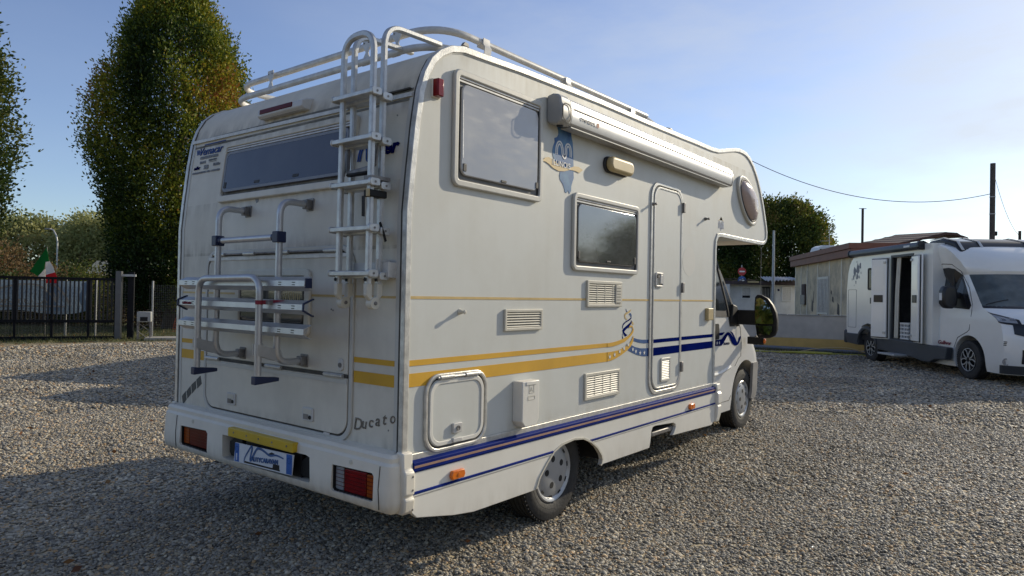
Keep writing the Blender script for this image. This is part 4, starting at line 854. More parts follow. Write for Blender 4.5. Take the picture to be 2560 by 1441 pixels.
# painted ribbon on the door
def cdecal(name, pts, mat, o=.004): return cab.side(pts, o, .003, name, mat, van, 1, 1)
for pts, mt in (([(3.98, 1.182), (4.27, 1.168), (4.27, 1.138), (3.98, 1.150)], 'blue'), ([(4.41, 1.167), (4.60, 1.170), (4.53, 1.142), (4.41, 1.138)], 'blue'), ([(3.98, 1.110), (4.30, 1.097), (4.303, 1.041), (3.98, 1.048)], 'blue'),
                ([(4.30, 1.097), (4.503, 1.100), (4.506, 1.035), (4.303, 1.041)], 'blue')): cdecal('stripe', pts, mt)
def wribbon(top, bot):
    b = MB(); T = catmull([Vector((0, a, c)) for a, c in top], 5); B_ = catmull([Vector((0, a, c)) for a, c in bot], 5)
    X = lambda v: (cab.xc+cab.w(v.z)+.004, v.y, v.z); b.add([X(v) for v in T]+[X(v) for v in B_], [(i, i+1, len(T)+i+1, len(T)+i) for i in range(len(T)-1)]); b.build('ribbon', 'blue', van, smooth=0)
wribbon([(4.503, 1.100), (4.60, 1.145), (4.68, 1.168), (4.76, 1.15), (4.86, 1.095), (4.93, 1.050), (4.98, 1.062), (5.01, 1.100), (5.075, 1.120)],
        [(4.506, 1.035), (4.60, 1.085), (4.675, 1.135), (4.72, 1.120), (4.80, 1.05), (4.88, 1.022), (4.96, 1.020), (5.03, 1.054), (5.075, 1.118)])
wribbon([(4.746, 1.172), (4.80, 1.166), (4.86, 1.13), (4.95, 1.052)], [(4.746, 1.168), (4.80, 1.145), (4.86, 1.09), (4.94, 1.044)])
text('lettering', 'States', .045, 'navy_ink', van, ((cab.xc+cab.w(1.05)+.003, 4.56, 1.040), (0, 1, 0), (0, 0, 1)), width=.17)
text('lettering', 'e', .045, 'white_vinyl', van, ((cab.xc+cab.w(1.05)+.0075, 4.02, 1.052), (0, 1, 0), (0, 0, 1)))
for q in (4.38, 4.44): cdecal('star', star(q, 1.068, .018), 'white_vinyl', .0075)
# bumper ends, repeater block, aerial
cab.patch(.318, .682, .40, .80, 40, 5, .014, 'front_bumper', pm('grey_bumper_plastic', (.26,.25,.235), .6, 0, .15, 8), van, th=.03)
cab.patch(.39, .61, 1.43, 2.05, 20, 8, .006, 'windscreen', 'glass', van)
b = MB(); b.box(-.10, .075, 5.18, 5.235, 1.025, 1.105); rp = b.build('indicator_block', 'black', van, bevel=.006)
MB().lathe([(0, .03), (.012, .026), (.02, .0001)], (.075, 5.21, 1.065), 'x', 16).build('amber_end', 'amber_lens', rp)
MB().tube([(.06, 4.98, 1.12), (.055, 5.10, 1.12), (.05, 5.19, 1.11)], .012, 8).build('stalk', 'steel', rp)
MB().tube([(-.02, 5.36, 1.10), (-.025, 5.375, 2.10)], .003, 6).build('aerial', 'steel', van)

# ------------------------------------------------------------------ rear ladder (two folded lengths, seen one before the other)
box_prof = lambda a, b_: [(-a, -b_*.6), (-a*.6, -b_), (a*.6, -b_), (a, -b_*.6), (a, b_*.6), (a*.6, b_), (-a*.6, b_), (-a, b_*.6)]
XL, XR = -.345, -.118
b = MB()
b.sweep(fil([(XL, -.135, 1.555), (XL, -.125, 2.795), (XR, -.125, 2.795), (XR, -.135, 1.555)], .105, k=8), box_prof(.013, .016), upv=(0, 1, 0))
ld = b.build('ladder', 'alu', van, smooth=30)
for x_, xe in ((XL, XL), (XR, XR-.01)):
    b = MB(); b.sweep(fil([(x_, -.068, 1.555), (x_, -.060, 2.845), (xe, .34, 2.865)], .11, k=8), box_prof(.016, .013), upv=(1, 0, 0)); b.build('inner_stile', 'alu', ld, smooth=30)
    # folding joint at the foot
    for yy in (-.135, -.068):
        b = MB(); b.prism([(yy-.018, 1.56), (yy+.018, 1.56), (yy+.016, 1.50), (-.088 if yy < -.1 else -.090, 1.462), (-.115, 1.462), (yy-.018, 1.50)], x_-.014, x_+.014); b.build('fold_joint', 'vent', ld, bevel=.005)
    b = MB(); b.lathe([(-.02, .0001), (-.02, .030), (.02, .030), (.02, .0001)], (x_, -.1015, 1.462), 'x', 20); b.build('joint_disc', 'vent', ld, bevel=.003)
    MB().lathe([(.02, .010), (.024, .009), (.024, .0001)], (x_, -.1015, 1.462), 'x', 12).build('rivet', 'steel', ld)
    for yy in (-.1535, -.086): MB().lathe([(0, .0001), (0, .010), (.001, .010)], (x_, yy, 1.578), 'y', 12, sgn=-1).build('bolt', 'black', ld, smooth=0)
for zr in (2.490, 2.270, 2.050, 1.828, 1.608):
    for yc, zo in ((-.135, 0), (-.066, -.012)):
        b = MB(); b.sweep([(XL-.045, yc, zr+zo), (XR+.025, yc, zr+zo)], [(-.012, -.028), (.010, -.028), (.014, 0), (.010, .028), (-.012, .028)], upv=(0, 0, 1)); b.build('rung', 'alu', ld, bevel=.003)
        MB().prism(rr(yc-.031, zr+zo-.019, yc+.031, zr+zo+.019, .012, 4), XR+.020, XR+.042).build('rung_end', 'alu', ld, bevel=.003)
        MB().prism(rr(yc-.031, zr+zo-.017, yc+.031, zr+zo+.017, .012, 4), XL-.050, XL-.040).build('rung_end', 'alu', ld, bevel=.003)
        MB().lathe([(0, .006), (.002, .006), (.002, .0001)], (XR+.042, yc, zr+zo), 'x', 8).build('screw', 'steel', ld, smooth=0)
b = MB(); b.box(-.34, -.118, -.045, -.040, 1.59, 1.665); b.box(-.118, -.062, -.058, -.002, 1.59, 1.665); b.build('ladder_bracket', 'alu_white', ld)
b = MB(); b.box(-.118, -.112, -.09, -.001, 1.585, 1.68); b.box(-.118, -.055, -.004, -.001, 1.585, 1.68); b.build('ladder_bracket', 'alu_white', ld)
b = MB(); b.sweep([(XL, -.09, 2.24), (XL+.012, -.10, 2.14), (XL+.03, -.11, 2.110), (XR-.03, -.11, 2.125), (XR-.01, -.10, 2.145), (XR-.005, -.09, 2.24)], box_prof(.007, .013), upv=(0, 1, 0)); b.build('safety_strap', 'steel', ld)
b = MB(); b.box(XL+.03, XR-.03, -.128, -.095, 2.095, 2.112); b.build('strap_pad', 'black', ld, bevel=.008)
b = MB(); b.box(XR-.022, XR+.026, -.156, -.045, 1.978, 2.014); b.build('black_strap', 'black', ld, bevel=.006)
MB().box(XR+.004, XR+.026, -.163, -.155, 1.978, 2.015).build('strap_buckle', 'cream', ld, bevel=.002)
b = MB(); b.sweep([(XR-.028, -.15, 1.985), (XR-.024, -.152, 1.94), (XR-.032, -.145, 1.885)], [(-.001, -.012), (.001, -.012), (.001, .010), (-.001, .010)], upv=(0, 1, 0)); b.sweep([(XR+.03, -.09, 1.86), (XR+.05, -.08, 1.80), (XR+.062, -.078, 1.765)], [(-.001, -.012), (.001, -.012), (.001, .004), (-.001, .004)], upv=(0, 1, 0)); b.build('strap_tail', 'black', ld)
b = MB(); b.box(XR-.018, XR+.04, -.158, -.04, 2.062, 2.080); b.build('rubber_clip', 'steel', ld)

# ------------------------------------------------------------------ bicycle rack
R_ = .0185
b = MB()
for x_ in (-1.42, -.79): b.tube([(x_, -.02, 2.0), (x_, -.185, 2.005), (x_, -.19, 1.125), (x_, -.02, 1.128)], R_, 14, fillet=.13)
br = b.build('bike_rack', 'rackalu', van, smooth=50)
for x_ in (-1.42, -.79):
    for z_ in (2.0, 1.128):
        yy = rear_y(z_)-(.010 if z_ < 1.5 else 0); b = MB(); b.prism(rr(x_-.034, z_-.036, x_+.034, z_+.036, .006, 3), yy-.006, yy, 'y'); b.prism(rr(x_-.022, z_-.026, x_+.024, z_+.026, .004, 3), yy-.040, yy-.006, 'y'); b.build('wall_mount', 'steel', br, bevel=.003)
    MB().prism(rr(x_-.026, 1.775, x_+.026, 1.835, .006, 3), -.216, -.160, 'y').build('clamp', 'blueplastic', br, bevel=.004)
MB().tube([(-1.40, -.187, 1.805), (-.81, -.187, 1.805)], .018, 14).build('crossbar', 'rackalu', br, smooth=50)
MB().tube([(-1.405, -.187, 1.805), (-1.37, -.187, 1.805)], .023, 14).build('clamp_sleeve', 'blueplastic', br); MB().tube([(-.84, -.187, 1.805), (-.805, -.187, 1.805)], .023, 14).build('clamp_sleeve', 'blueplastic', br)
b = MB(); b.tube([(-1.435, -.292, 1.055), (-1.435, -.292, 1.578), (-.800, -.292, 1.585), (-.800, -.292, 1.065)], R_, 14, fillet=.09); b.build('folding_frame', 'rackalu', br, smooth=50)
for x_ in (-1.435, -.800):
    b = MB(); b.prism([(-.31, 1.232), (-.17, 1.195), (-.155, 1.150), (-.185, 1.135), (-.31, 1.175)], x_-.021, x_-.018); b.prism([(-.31, 1.232), (-.17, 1.195), (-.155, 1.150), (-.185, 1.135), (-.31, 1.175)], x_+.018, x_+.021); b.build('link_plate', 'rackalu', br, smooth=0)
    b = MB(); b.tube([(x_, -.292, 1.17), (x_, -.292, 1.235)], .0215, 14); b.build('link_sleeve', 'rackalu', br)
    MB().lathe([(0, .008), (.003, .008), (.003, .0001)], (x_+.021, -.175, 1.165), 'x', 10).build('bolt', 'steel', br)
    b = MB(); b.prism([(-.318, 1.062), (-.175, 1.048), (-.175, 1.028), (-.318, 1.018)], x_-.021, x_+.021); b.build('end_cap', 'blueplastic', br, bevel=.004)
RP = [(-.205, .036), (-.252, .016), (-.254, -.013), (-.205, -.038), (-.203, -.035), (-.249, -.012), (-.248, .013), (-.203, .033)]
for zc, tilt, caps in ((1.553, .0, False), (1.432, .0, True), (1.308, .0, False)):
    pts = [(y, zc+z) for y, z in RP]
    ra = MB().prism(pts, -1.755, -.462, 'x').build('wheel_rail', 'rackalu', br, smooth=0)
    for xx in (-1.665, -1.575, -.675, -.555):
        for zo in (.007, -.006): MB().box(xx-.012, xx+.012, -.2552, -.2535, zc+zo-.002, zc+zo+.002).build('slot', 'black', br, smooth=0)
    if caps:
        for xx in (-1.755, -.462):
            b = MB(); b.sweep([(xx, -.195, zc+.042), (xx, -.206, zc+.040), (xx, -.256, zc+.018), (xx, -.258, zc-.015), (xx, -.206, zc-.042), (xx, -.195, zc-.044)], [(-.006, -.004), (.006, -.004), (.006, .004), (-.006, .004)], upv=(1, 0, 0)); b.build('rail_cap', 'blueplastic', br, bevel=.002)
MB().box(-.466, -.458, -.248, -.21, 1.53, 1.58).build('rail_cap', 'blueplastic', br)
text('lettering', 'OMNI-BIKE', .022, 'redstrap', br, ((-1.70, -.2555, 1.424), (1, 0, 0), (0, 0, 1)), width=.11)
b = MB(); b.lathe([(-.011, .0205), (.011, .0205)], (-.800, -.292, 1.452), 'z', 16); b.sweep([(-.785, -.28, 1.452), (-.72, -.235, 1.455), (-.655, -.20, 1.452), (-.61, -.20, 1.448)], [(-.011, -.0012), (.011, -.0012), (.011, .0012), (-.011, .0012)], upv=(0, 0, 1)); b.build('strap', 'redstrap', br)
MB().box(-.775, -.738, -.272, -.245, 1.443, 1.463).build('strap_buckle', 'steel', br, bevel=.002)

# ------------------------------------------------------------------ GROUND
free()
EX, EY = Vector((.788, .6155, 0)), Vector((-.6155, .788, 0))
O0 = Vector((2.469, -2.312, 0))
def YF(u, d, z=0): v = O0+EX*u+EY*d; return Vector((v.x, v.y, z))   # yard frame: u to the right, d away from the front edge of the yard

def ground_material():
    m = bpy.data.materials.new('gravel_yard'); m.use_nodes = True; n = m.node_tree.nodes; l = m.node_tree.links.new
    b = n['Principled BSDF']; tc = n.new('ShaderNodeTexCoord')
    def ramp(stops, src):
        r = n.new('ShaderNodeValToRGB'); e = r.color_ramp.elements
        while len(e) < len(stops): e.new(.5)
        for i, (p, c) in enumerate(stops): e[i].position = p; e[i].color = (*c, 1)
        l(src, r.inputs[0]); return r.outputs[0]
    vo = n.new('ShaderNodeTexVoronoi'); vo.inputs['Scale'].default_value = 26; l(tc.outputs['Object'], vo.inputs['Vector'])
    sep = n.new('ShaderNodeSeparateColor'); l(vo.outputs['Color'], sep.inputs[0])
    stone = ramp([(0,(.08,.072,.058)),(.3,(.23,.20,.145)),(.55,(.35,.30,.205)),(.78,(.45,.38,.25)),(.92,(.48,.33,.17)),(1,(.56,.49,.36))], sep.outputs[0])
    big = n.new('ShaderNodeTexNoise'); big.inputs['Scale'].default_value = .45; big.inputs['Detail'].default_value = 6; l(tc.outputs['Object'], big.inputs['Vector'])
    sand = n.new('ShaderNodeMapRange'); sand.inputs['From Min'].default_value = .52; sand.inputs['From Max'].default_value = .72; sand.inputs['To Max'].default_value = .55; l(big.outputs['Fac'], sand.inputs['Value'])
    m1 = n.new('ShaderNodeMixRGB'); m1.inputs['Color2'].default_value = (.38,.30,.18,1); l(sand.outputs[0], m1.inputs['Fac']); l(stone, m1.inputs['Color1'])
    # beyond the sliding gate the gravel gives way to worn grass
    dt = n.new('ShaderNodeVectorMath'); dt.operation = 'DOT_PRODUCT'; dt.inputs[1].default_value = (-.866, .5, 0); l(tc.outputs['Object'], dt.inputs[0])
    gn = n.new('ShaderNodeTexNoise'); gn.inputs['Scale'].default_value = 1.6; gn.inputs['Detail'].default_value = 7; l(tc.outputs['Object'], gn.inputs['Vector'])
    ad = n.new('ShaderNodeMath'); ad.operation = 'MULTIPLY_ADD'; ad.inputs[1].default_value = 2.2; l(gn.outputs['Fac'], ad.inputs[0]); l(dt.outputs['Value'], ad.inputs[2])
    gm = n.new('ShaderNodeMapRange'); gm.inputs['From Min'].default_value = 17.7; gm.inputs['From Max'].default_value = 18.5; l(ad.outputs[0], gm.inputs['Value'])
    g2 = n.new('ShaderNodeTexNoise'); g2.inputs['Scale'].default_value = 9; g2.inputs['Detail'].default_value = 6; l(tc.outputs['Object'], g2.inputs['Vector'])
    gcol = ramp([(.3,(.05,.06,.022)),(.55,(.10,.11,.04)),(.75,(.17,.14,.075))], g2.outputs['Fac'])
    m2 = n.new('ShaderNodeMixRGB'); l(gm.outputs[0], m2.inputs['Fac']); l(m1.outputs[0], m2.inputs['Color1']); l(gcol, m2.inputs['Color2'])
    l(m2.outputs[0], b.inputs['Base Color']); b.inputs['Roughness'].default_value = .85; b.inputs['Specular IOR Level'].default_value = .25
    bp = n.new('ShaderNodeBump'); bp.inputs['Strength'].default_value = .9; bp.inputs['Distance'].default_value = .012; bp.invert = True; l(vo.outputs['Distance'], bp.inputs['Height']); l(bp.outputs[0], b.inputs['Normal'])
    return m
def hgt(x, y): return gz(x, y)+.012*noise.noise(Vector((x*.7, y*.7, 0)))+.006*noise.noise(Vector((x*2.3, y*2.3, 3)))
def polar(rs, a0, a1, na, zoff=0, c=(2.469, -2.312)):
    vs = []; 
    for r in rs:
        for i in range(na+1):
            a = a0+(a1-a0)*i/na; x = c[0]+r*math.sin(a); y = c[1]+r*math.cos(a); vs.append((x, y, hgt(x, y)+zoff))
    k = na+1; return vs, [(j*k+i, j*k+i+1, (j+1)*k+i+1, (j+1)*k+i) for j in range(len(rs)-1) for i in range(na)]
vs, fs = polar([.01, .5, 1, 1.5, 2, 2.5, 3, 3.5, 4, 4.5, 5, 5.5, 6, 6.5, 7, 8, 9, 10, 11, 12, 13.5, 15, 17, 19, 22, 26, 31, 38, 50, 70, 110, 200, 400, 900], 0, 2*math.pi, 120)
me = bpy.data.meshes.new('ground'); me.from_pydata(vs, [], fs); me.materials.append(ground_material()); me.shade_smooth()
gr = bpy.data.objects.new('ground', me); COL.objects.link(gr); gr['kind'] = 'structure'

# real pebbles over the nearer yard, spread by geometry nodes
def pebble_mat():
    m = bpy.data.materials.new('pebbles'); m.use_nodes = True; n = m.node_tree.nodes; l = m.node_tree.links.new
    b = n['Principled BSDF']; oi = n.new('ShaderNodeObjectInfo'); r = n.new('ShaderNodeValToRGB'); e = r.color_ramp.elements
    st = [(0,(.10,.092,.078)),(.15,(.20,.183,.15)),(.40,(.31,.283,.232)),(.62,(.40,.36,.285)),(.80,(.49,.43,.325)),(.90,(.52,.33,.16)),(.95,(.60,.53,.38)),(1,(.64,.58,.45))]
    while len(e) < len(st): e.new(.5)
    for i, (p, c) in enumerate(st): e[i].position = p; e[i].color = (*c, 1)
    l(oi.outputs['Random'], r.inputs[0])
    tc = n.new('ShaderNodeTexCoord'); nz = n.new('ShaderNodeTexNoise'); nz.inputs['Scale'].default_value = 60; l(tc.outputs['Object'], nz.inputs['Vector'])
    mr = n.new('ShaderNodeMapRange'); mr.inputs['To Min'].default_value = .75; mr.inputs['To Max'].default_value = 1.2; l(nz.outputs['Fac'], mr.inputs['Value'])
    mm = n.new('ShaderNodeVectorMath'); mm.operation = 'SCALE'; ge = n.new('ShaderNodeNewGeometry'); pn = n.new('ShaderNodeTexNoise'); pn.inputs['Scale'].default_value = .8; pn.inputs['Detail'].default_value = 5; l(ge.outputs['Position'], pn.inputs['Vector'])
    pr2 = n.new('ShaderNodeMapRange'); pr2.inputs['From Min'].default_value = .3; pr2.inputs['From Max'].default_value = .7; pr2.inputs['To Min'].default_value = .72; pr2.inputs['To Max'].default_value = 1.28; l(pn.outputs['Fac'], pr2.inputs['Value'])
    pm2 = n.new('ShaderNodeMath'); pm2.operation = 'MULTIPLY'; l(mr.outputs[0], pm2.inputs[0]); l(pr2.outputs[0], pm2.inputs[1])
    l(r.outputs[0], mm.inputs[0]); l(pm2.outputs[0], mm.inputs['Scale']); l(mm.outputs[0], b.inputs['Base Color'])
    b.inputs['Roughness'].default_value = .6; b.inputs['Specular IOR Level'].default_value = .3
    return m
PM = pebble_mat(); pcol = bpy.data.collections.new('pebble_shapes')
for k in range(6):
    b = bmesh.new(); bmesh.ops.create_icosphere(b, subdivisions=2, radius=1)
    ax = (random.uniform(.85, 1.25), random.uniform(.65, .95), random.uniform(.34, .52))
    for v in b.verts:
        v.co *= 1+.22*noise.noise(v.co*1.1+Vector((k*7, 0, 0)))
        v.co = Vector((v.co.x*ax[0], v.co.y*ax[1], v.co.z*ax[2]))
    me = bpy.data.meshes.new('pebble'); b.to_mesh(me); b.free(); me.shade_smooth(); me.materials.append(PM)
    pcol.objects.link(bpy.data.objects.new('pebble', me))
def gravel(name, rs, density, size, a0=-1.55, a1=.22, seed=1):
    vs, fs = polar(rs, a0, a1, 40, .0)
    me = bpy.data.meshes.new(name); me.from_pydata(vs, [], fs); o = bpy.data.objects.new(name, me); COL.objects.link(o); o['kind'] = 'stuff'
    ng = bpy.data.node_groups.new('gravel_spread', 'GeometryNodeTree'); n = ng.nodes; l = ng.links.new
    ng.interface.new_socket('Geometry', in_out='INPUT', socket_type='NodeSocketGeometry'); ng.interface.new_socket('Geometry', in_out='OUTPUT', socket_type='NodeSocketGeometry')
    gi, go_ = n.new('NodeGroupInput'), n.new('NodeGroupOutput')
    dp = n.new('GeometryNodeDistributePointsOnFaces'); dp.inputs['Density'].default_value = density; dp.inputs['Seed'].default_value = seed
    ci = n.new('GeometryNodeCollectionInfo'); ci.inputs['Collection'].default_value = pcol; ci.inputs['Separate Children'].default_value = True; ci.inputs['Reset Children'].default_value = True
    ip = n.new('GeometryNodeInstanceOnPoints'); ip.inputs['Pick Instance'].default_value = True
    rv = n.new('FunctionNodeRandomValue'); rv.data_type = 'FLOAT_VECTOR'; rv.inputs[0].default_value = (-.45, -.45, 0); rv.inputs[1].default_value = (.45, .45, 6.28)
    rs_ = n.new('FunctionNodeRandomValue'); rs_.data_type = 'FLOAT'; rs_.inputs[2].default_value = 0; rs_.inputs[3].default_value = 1; rs_.inputs['Seed'].default_value = 5
    pw = n.new('ShaderNodeMath'); pw.operation = 'POWER'; pw.inputs[1].default_value = 2.6
    ml = n.new('ShaderNodeMath'); ml.operation = 'MULTIPLY_ADD'; ml.inputs[1].default_value = size*1.25; ml.inputs[2].default_value = size*.62
    tr = n.new('GeometryNodeTranslateInstances'); rz = n.new('FunctionNodeRandomValue'); rz.data_type = 'FLOAT_VECTOR'; rz.inputs[0].default_value = (0, 0, -.002); rz.inputs[1].default_value = (0, 0, size*.75)
    dnz = n.new('ShaderNodeTexNoise'); dnz.inputs['Scale'].default_value = .55; dnz.inputs['Detail'].default_value = 4
    dmr = n.new('ShaderNodeMapRange'); dmr.inputs['From Min'].default_value = .30; dmr.inputs['From Max'].default_value = .46; dmr.inputs['To Min'].default_value = density*.22; dmr.inputs['To Max'].default_value = density
    l(dnz.outputs['Fac'], dmr.inputs['Value']); l(dmr.outputs[0], dp.inputs['Density'])
    l(gi.outputs[0], dp.inputs['Mesh']); l(dp.outputs['Points'], ip.inputs['Points']); l(ci.outputs[0], ip.inputs['Instance']); l(rv.outputs[0], ip.inputs['Rotation'])
    l(rs_.outputs[1], pw.inputs[0]); l(pw.outputs[0], ml.inputs[0]); l(ml.outputs[0], ip.inputs['Scale'])
    l(ip.outputs[0], tr.inputs['Instances']); l(rz.outputs[0], tr.inputs['Translation']); tr.inputs['Local Space'].default_value = False; l(tr.outputs[0], go_.inputs[0])
    md = o.modifiers.new('spread', 'NODES'); md.node_group = ng
    return o
gravel('gravel', [.9, 1.5, 2, 2.5, 3, 3.5, 4, 4.5, 5, 5.5], 6200, .0094, seed=1)
gravel('gravel', [5.5, 6, 6.5, 7, 7.5, 8, 8.5, 9, 9.5], 3900, .0111, seed=2)
gravel('gravel', [9.5, 10.5, 11.5, 12.5, 13.5, 15, 16.5], 1150, .0165, a0=-1.5, a1=.1, seed=3)
gravel('gravel', [16.5, 17.5, 18.5, 19.8], 420, .0230, a0=-1.35, a1=.05, seed=4)
# a few larger stones
for k in range(26):
    a = random.uniform(-1.3, .05); r = random.uniform(2.6, 7); x = 2.469+r*math.sin(a); y = -2.312+r*math.cos(a)

# ------------------------------------------------------------------ TREES
def leaves(name, mat, pts, nrm, tone, ln, wd, parent, droop=.3, seed=0, kind=None):
    """one mesh of many small folded leaves; pts (n,3), nrm preferred direction, tone 0..1"""
    rg = np.random.RandomState(seed); n = len(pts)
    d = nrm+rg.normal(0, .75, (n, 3)); d[:, 2] -= droop*rg.rand(n); d /= np.linalg.norm(d, axis=1)[:, None]
    s = rg.normal(0, 1, (n, 3)); s -= d*(s*d).sum(1)[:, None]; s /= np.linalg.norm(s, axis=1)[:, None]
    L_ = ln*rg.uniform(.6, 1.3, (n, 1)); W = wd*rg.uniform(.6, 1.3, (n, 1))
    v = np.empty((n, 4, 3)); v[:, 0] = pts; v[:, 1] = pts+d*L_*.5+s*W; v[:, 2] = pts+d*L_; v[:, 3] = pts+d*L_*.5-s*W
    me = bpy.data.meshes.new(name); me.vertices.add(4*n); me.vertices.foreach_set('co', v.astype(np.float32).ravel())
    me.loops.add(4*n); me.loops.foreach_set('vertex_index', np.arange(4*n)); me.polygons.add(n); me.polygons.foreach_set('loop_start', np.arange(0, 4*n, 4)); me.polygons.foreach_set('loop_total', np.full(n, 4)); me.update(calc_edges=True)
    at = me.attributes.new('tone', 'FLOAT', 'FACE'); at.data.foreach_set('value', np.clip(tone, 0, 1).astype(np.float32))
    me.materials.append(M[mat]); o = bpy.data.objects.new(name, me); COL.objects.link(o); o.parent = parent
    if kind: o['kind'] = kind
    return o
def crown_pts(rad_fn, z0, z1, nc, per, seed, lobes=.18, fill=.45, sp=.16):
    """clump centres near an uneven crown surface (radius as a function of height) and their leaves"""
    rg = np.random.RandomState(seed); P = []; N = []; T = []
    for i in range(nc):
        z = z0+(z1-z0)*rg.rand(); a = rg.rand()*2*math.pi; R = rad_fn((z-z0)/(z1-z0))
        R *= 1+lobes*noise.noise(Vector((math.cos(a)*1.6+seed, math.sin(a)*1.6, z*.55)))*2+.10*noise.noise(Vector((math.cos(a)*5, math.sin(a)*5+seed, z*1.6)))*2
        f = 1-fill*rg.rand()**2.0; r = R*f
        c = np.array([r*math.cos(a), r*math.sin(a), z]); nn = np.array([math.cos(a)*.8, math.sin(a)*.8, .55+.5*(z-z0)/(z1-z0)])
        tn = .30+.34*(z-z0)/(z1-z0)+.62*noise.noise(Vector((c[0]*.55+seed, c[1]*.55, c[2]*.45)))  # tone rises with height: autumn yellowing plus a sunlit top put into the colour
        q = c+rg.normal(0, sp, (per, 3))*np.array([1, 1, 1.2]); P.append(q); N.append(np.tile(nn, (per, 1))); T.append(tn+rg.normal(0, .13, per))
    return np.vstack(P), np.vstack(N), np.hstack(T)
def tree(name, label, loc, H, rad_fn, z0, nc, per, ln, wd, mat, trunk_r, seed, group=None, sprigs=0, sp=.16, limbs=7, tshift=0., cat='tree', lobes=.18, fill=.45):
    t = thing(name, label, cat, loc, 0, group, world=False)
    P, N, T = crown_pts(rad_fn, z0, H, nc, per, seed, lobes, fill, sp)
    rg = np.random.RandomState(seed+1)
    if sprigs:   # upright shoots on top and at the sides
        PP = []; NN = []; TT = []
        for i in range(sprigs):
            a = rg.rand()*2*math.pi; zf = rg.uniform(.35, .99); R = rad_fn(zf)*rg.uniform(.75, 1.08); b0 = np.array([R*math.cos(a), R*math.sin(a), z0+(H-z0)*zf]); k = 16
            hh = rg.uniform(.4, .95); tt = np.linspace(0, 1, k)[:, None]
            PP.append(b0+np.array([math.cos(a)*.25, math.sin(a)*.25, 1])*hh*tt+rg.normal(0, .035, (k, 3))); NN.append(np.tile([math.cos(a)*.4, math.sin(a)*.4, 1.2], (k, 1))); TT.append(np.full(k, .55)+rg.normal(0, .15, k))
        P = np.vstack([P]+PP); N = np.vstack([N]+NN); T = np.hstack([T]+TT)
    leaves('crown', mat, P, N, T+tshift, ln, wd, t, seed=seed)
    b = MB(); random.seed(seed)
    def limb(p, q, r0, r1, n=7):
        pts = []; 
        for i in range(6):
            f = i/5; w_ = Vector((random.uniform(-1, 1), random.uniform(-1, 1), 0))*.06*(q-p).length*(0 if i in (0, 5) else 1); pts.append(p.lerp(q, f)+w_)
        rad_ = [r0+(r1-r0)*i/5 for i in range(6)]; vs = []
        for pt_, rr_ in zip(pts, rad_):
            for k in range(n): a = 2*math.pi*k/n; vs.append((pt_.x+rr_*math.cos(a), pt_.y+rr_*math.sin(a), pt_.z))
        b.add(vs, [(i*n+k, i*n+(k+1) % n, (i+1)*n+(k+1) % n, (i+1)*n+k) for i in range(5) for k in range(n)])
    limb(Vector((0, 0, -.15)), Vector((.1, .05, H*.8)), trunk_r*1.25, trunk_r*.25, 10)
    for i in range(limbs):
        a = random.uniform(0, 6.28); zb = z0*.7+(H-z0)*random.uniform(.0, .55); R = rad_fn(min(.95, (zb-z0)/(H-z0)+.25) if zb > z0 else .2)*.8
        limb(Vector((0, 0, max(.5, zb))), Vector((R*math.cos(a), R*math.sin(a), zb+random.uniform(.8, 2))), trunk_r*.45, trunk_r*.1, 6)
    b.build('trunk', 'bark', t)
    return t
oak_r = lambda f: (2.16 if f > .35 else 1.86+.86*f)*max(0, math.sin(math.pi*min(1, f*.83+.12)))**.36*(1 if f < .72 else math.sqrt(max(.12, 1-((f-.72)/.30)**2)))
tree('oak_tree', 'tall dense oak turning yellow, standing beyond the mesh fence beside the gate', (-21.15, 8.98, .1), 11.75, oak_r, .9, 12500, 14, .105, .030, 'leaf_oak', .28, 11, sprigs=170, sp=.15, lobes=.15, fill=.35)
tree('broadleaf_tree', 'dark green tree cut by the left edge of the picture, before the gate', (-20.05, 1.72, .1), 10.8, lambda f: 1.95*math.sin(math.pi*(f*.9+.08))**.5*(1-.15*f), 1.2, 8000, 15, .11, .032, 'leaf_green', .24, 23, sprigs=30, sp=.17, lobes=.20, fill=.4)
p = YF(20.9, 55); tree('plane_tree', 'big round tree behind the white shack and the overcab nose', (p.x, p.y, .1), 9.0, lambda f: 4.6*math.sin(math.pi*(f*.86+.10))**.5, .9, 6500, 12, .22, .07, 'leaf_green', .35, 31, sprigs=60, sp=.26, lobes=.12)
# wood beyond the gate: crowns that can be told apart
far = [(-44, 62, 7.2, 3.6), (-40.5, 66, 7.6, 3.4), (-37.0, 61, 7.3, 3.3), (-33.2, 60, 6.7, 3.0), (-30.0, 64, 6.8, 3.2), (-47.5, 58, 7.0, 3.4), (-26, 62, 6.6, 3.2), (-21.5, 66, 6.4, 3.0)]
for i, (u, d, H, R) in enumerate(far):
    p = YF(u, d); lab = ['rightmost but five of the hazy trees behind the gate, tallest grey-green crown', 'broad yellow-green crown left of the street lamp', 'yellowish crown right behind the street lamp', 'pale green crown above the cream roof', 'low crown half hidden by the big oak', 'leftmost far crown, brushing the green tree at the edge', 'far tree behind the oak trunk', 'far tree mostly hidden by the motorhome'][i]
    tree('far_tree', lab, (p.x, p.y, .1), H, lambda f, R=R: R*math.sin(math.pi*(f*.88+.08))**.5, .6, 1400, 12, .32, .10, 'leaf_far', .22, 50+i, group='trees of the wood beyond the gate', sp=.4, limbs=5, lobes=.2, tshift=.25+.12*math.sin(i*2.1))
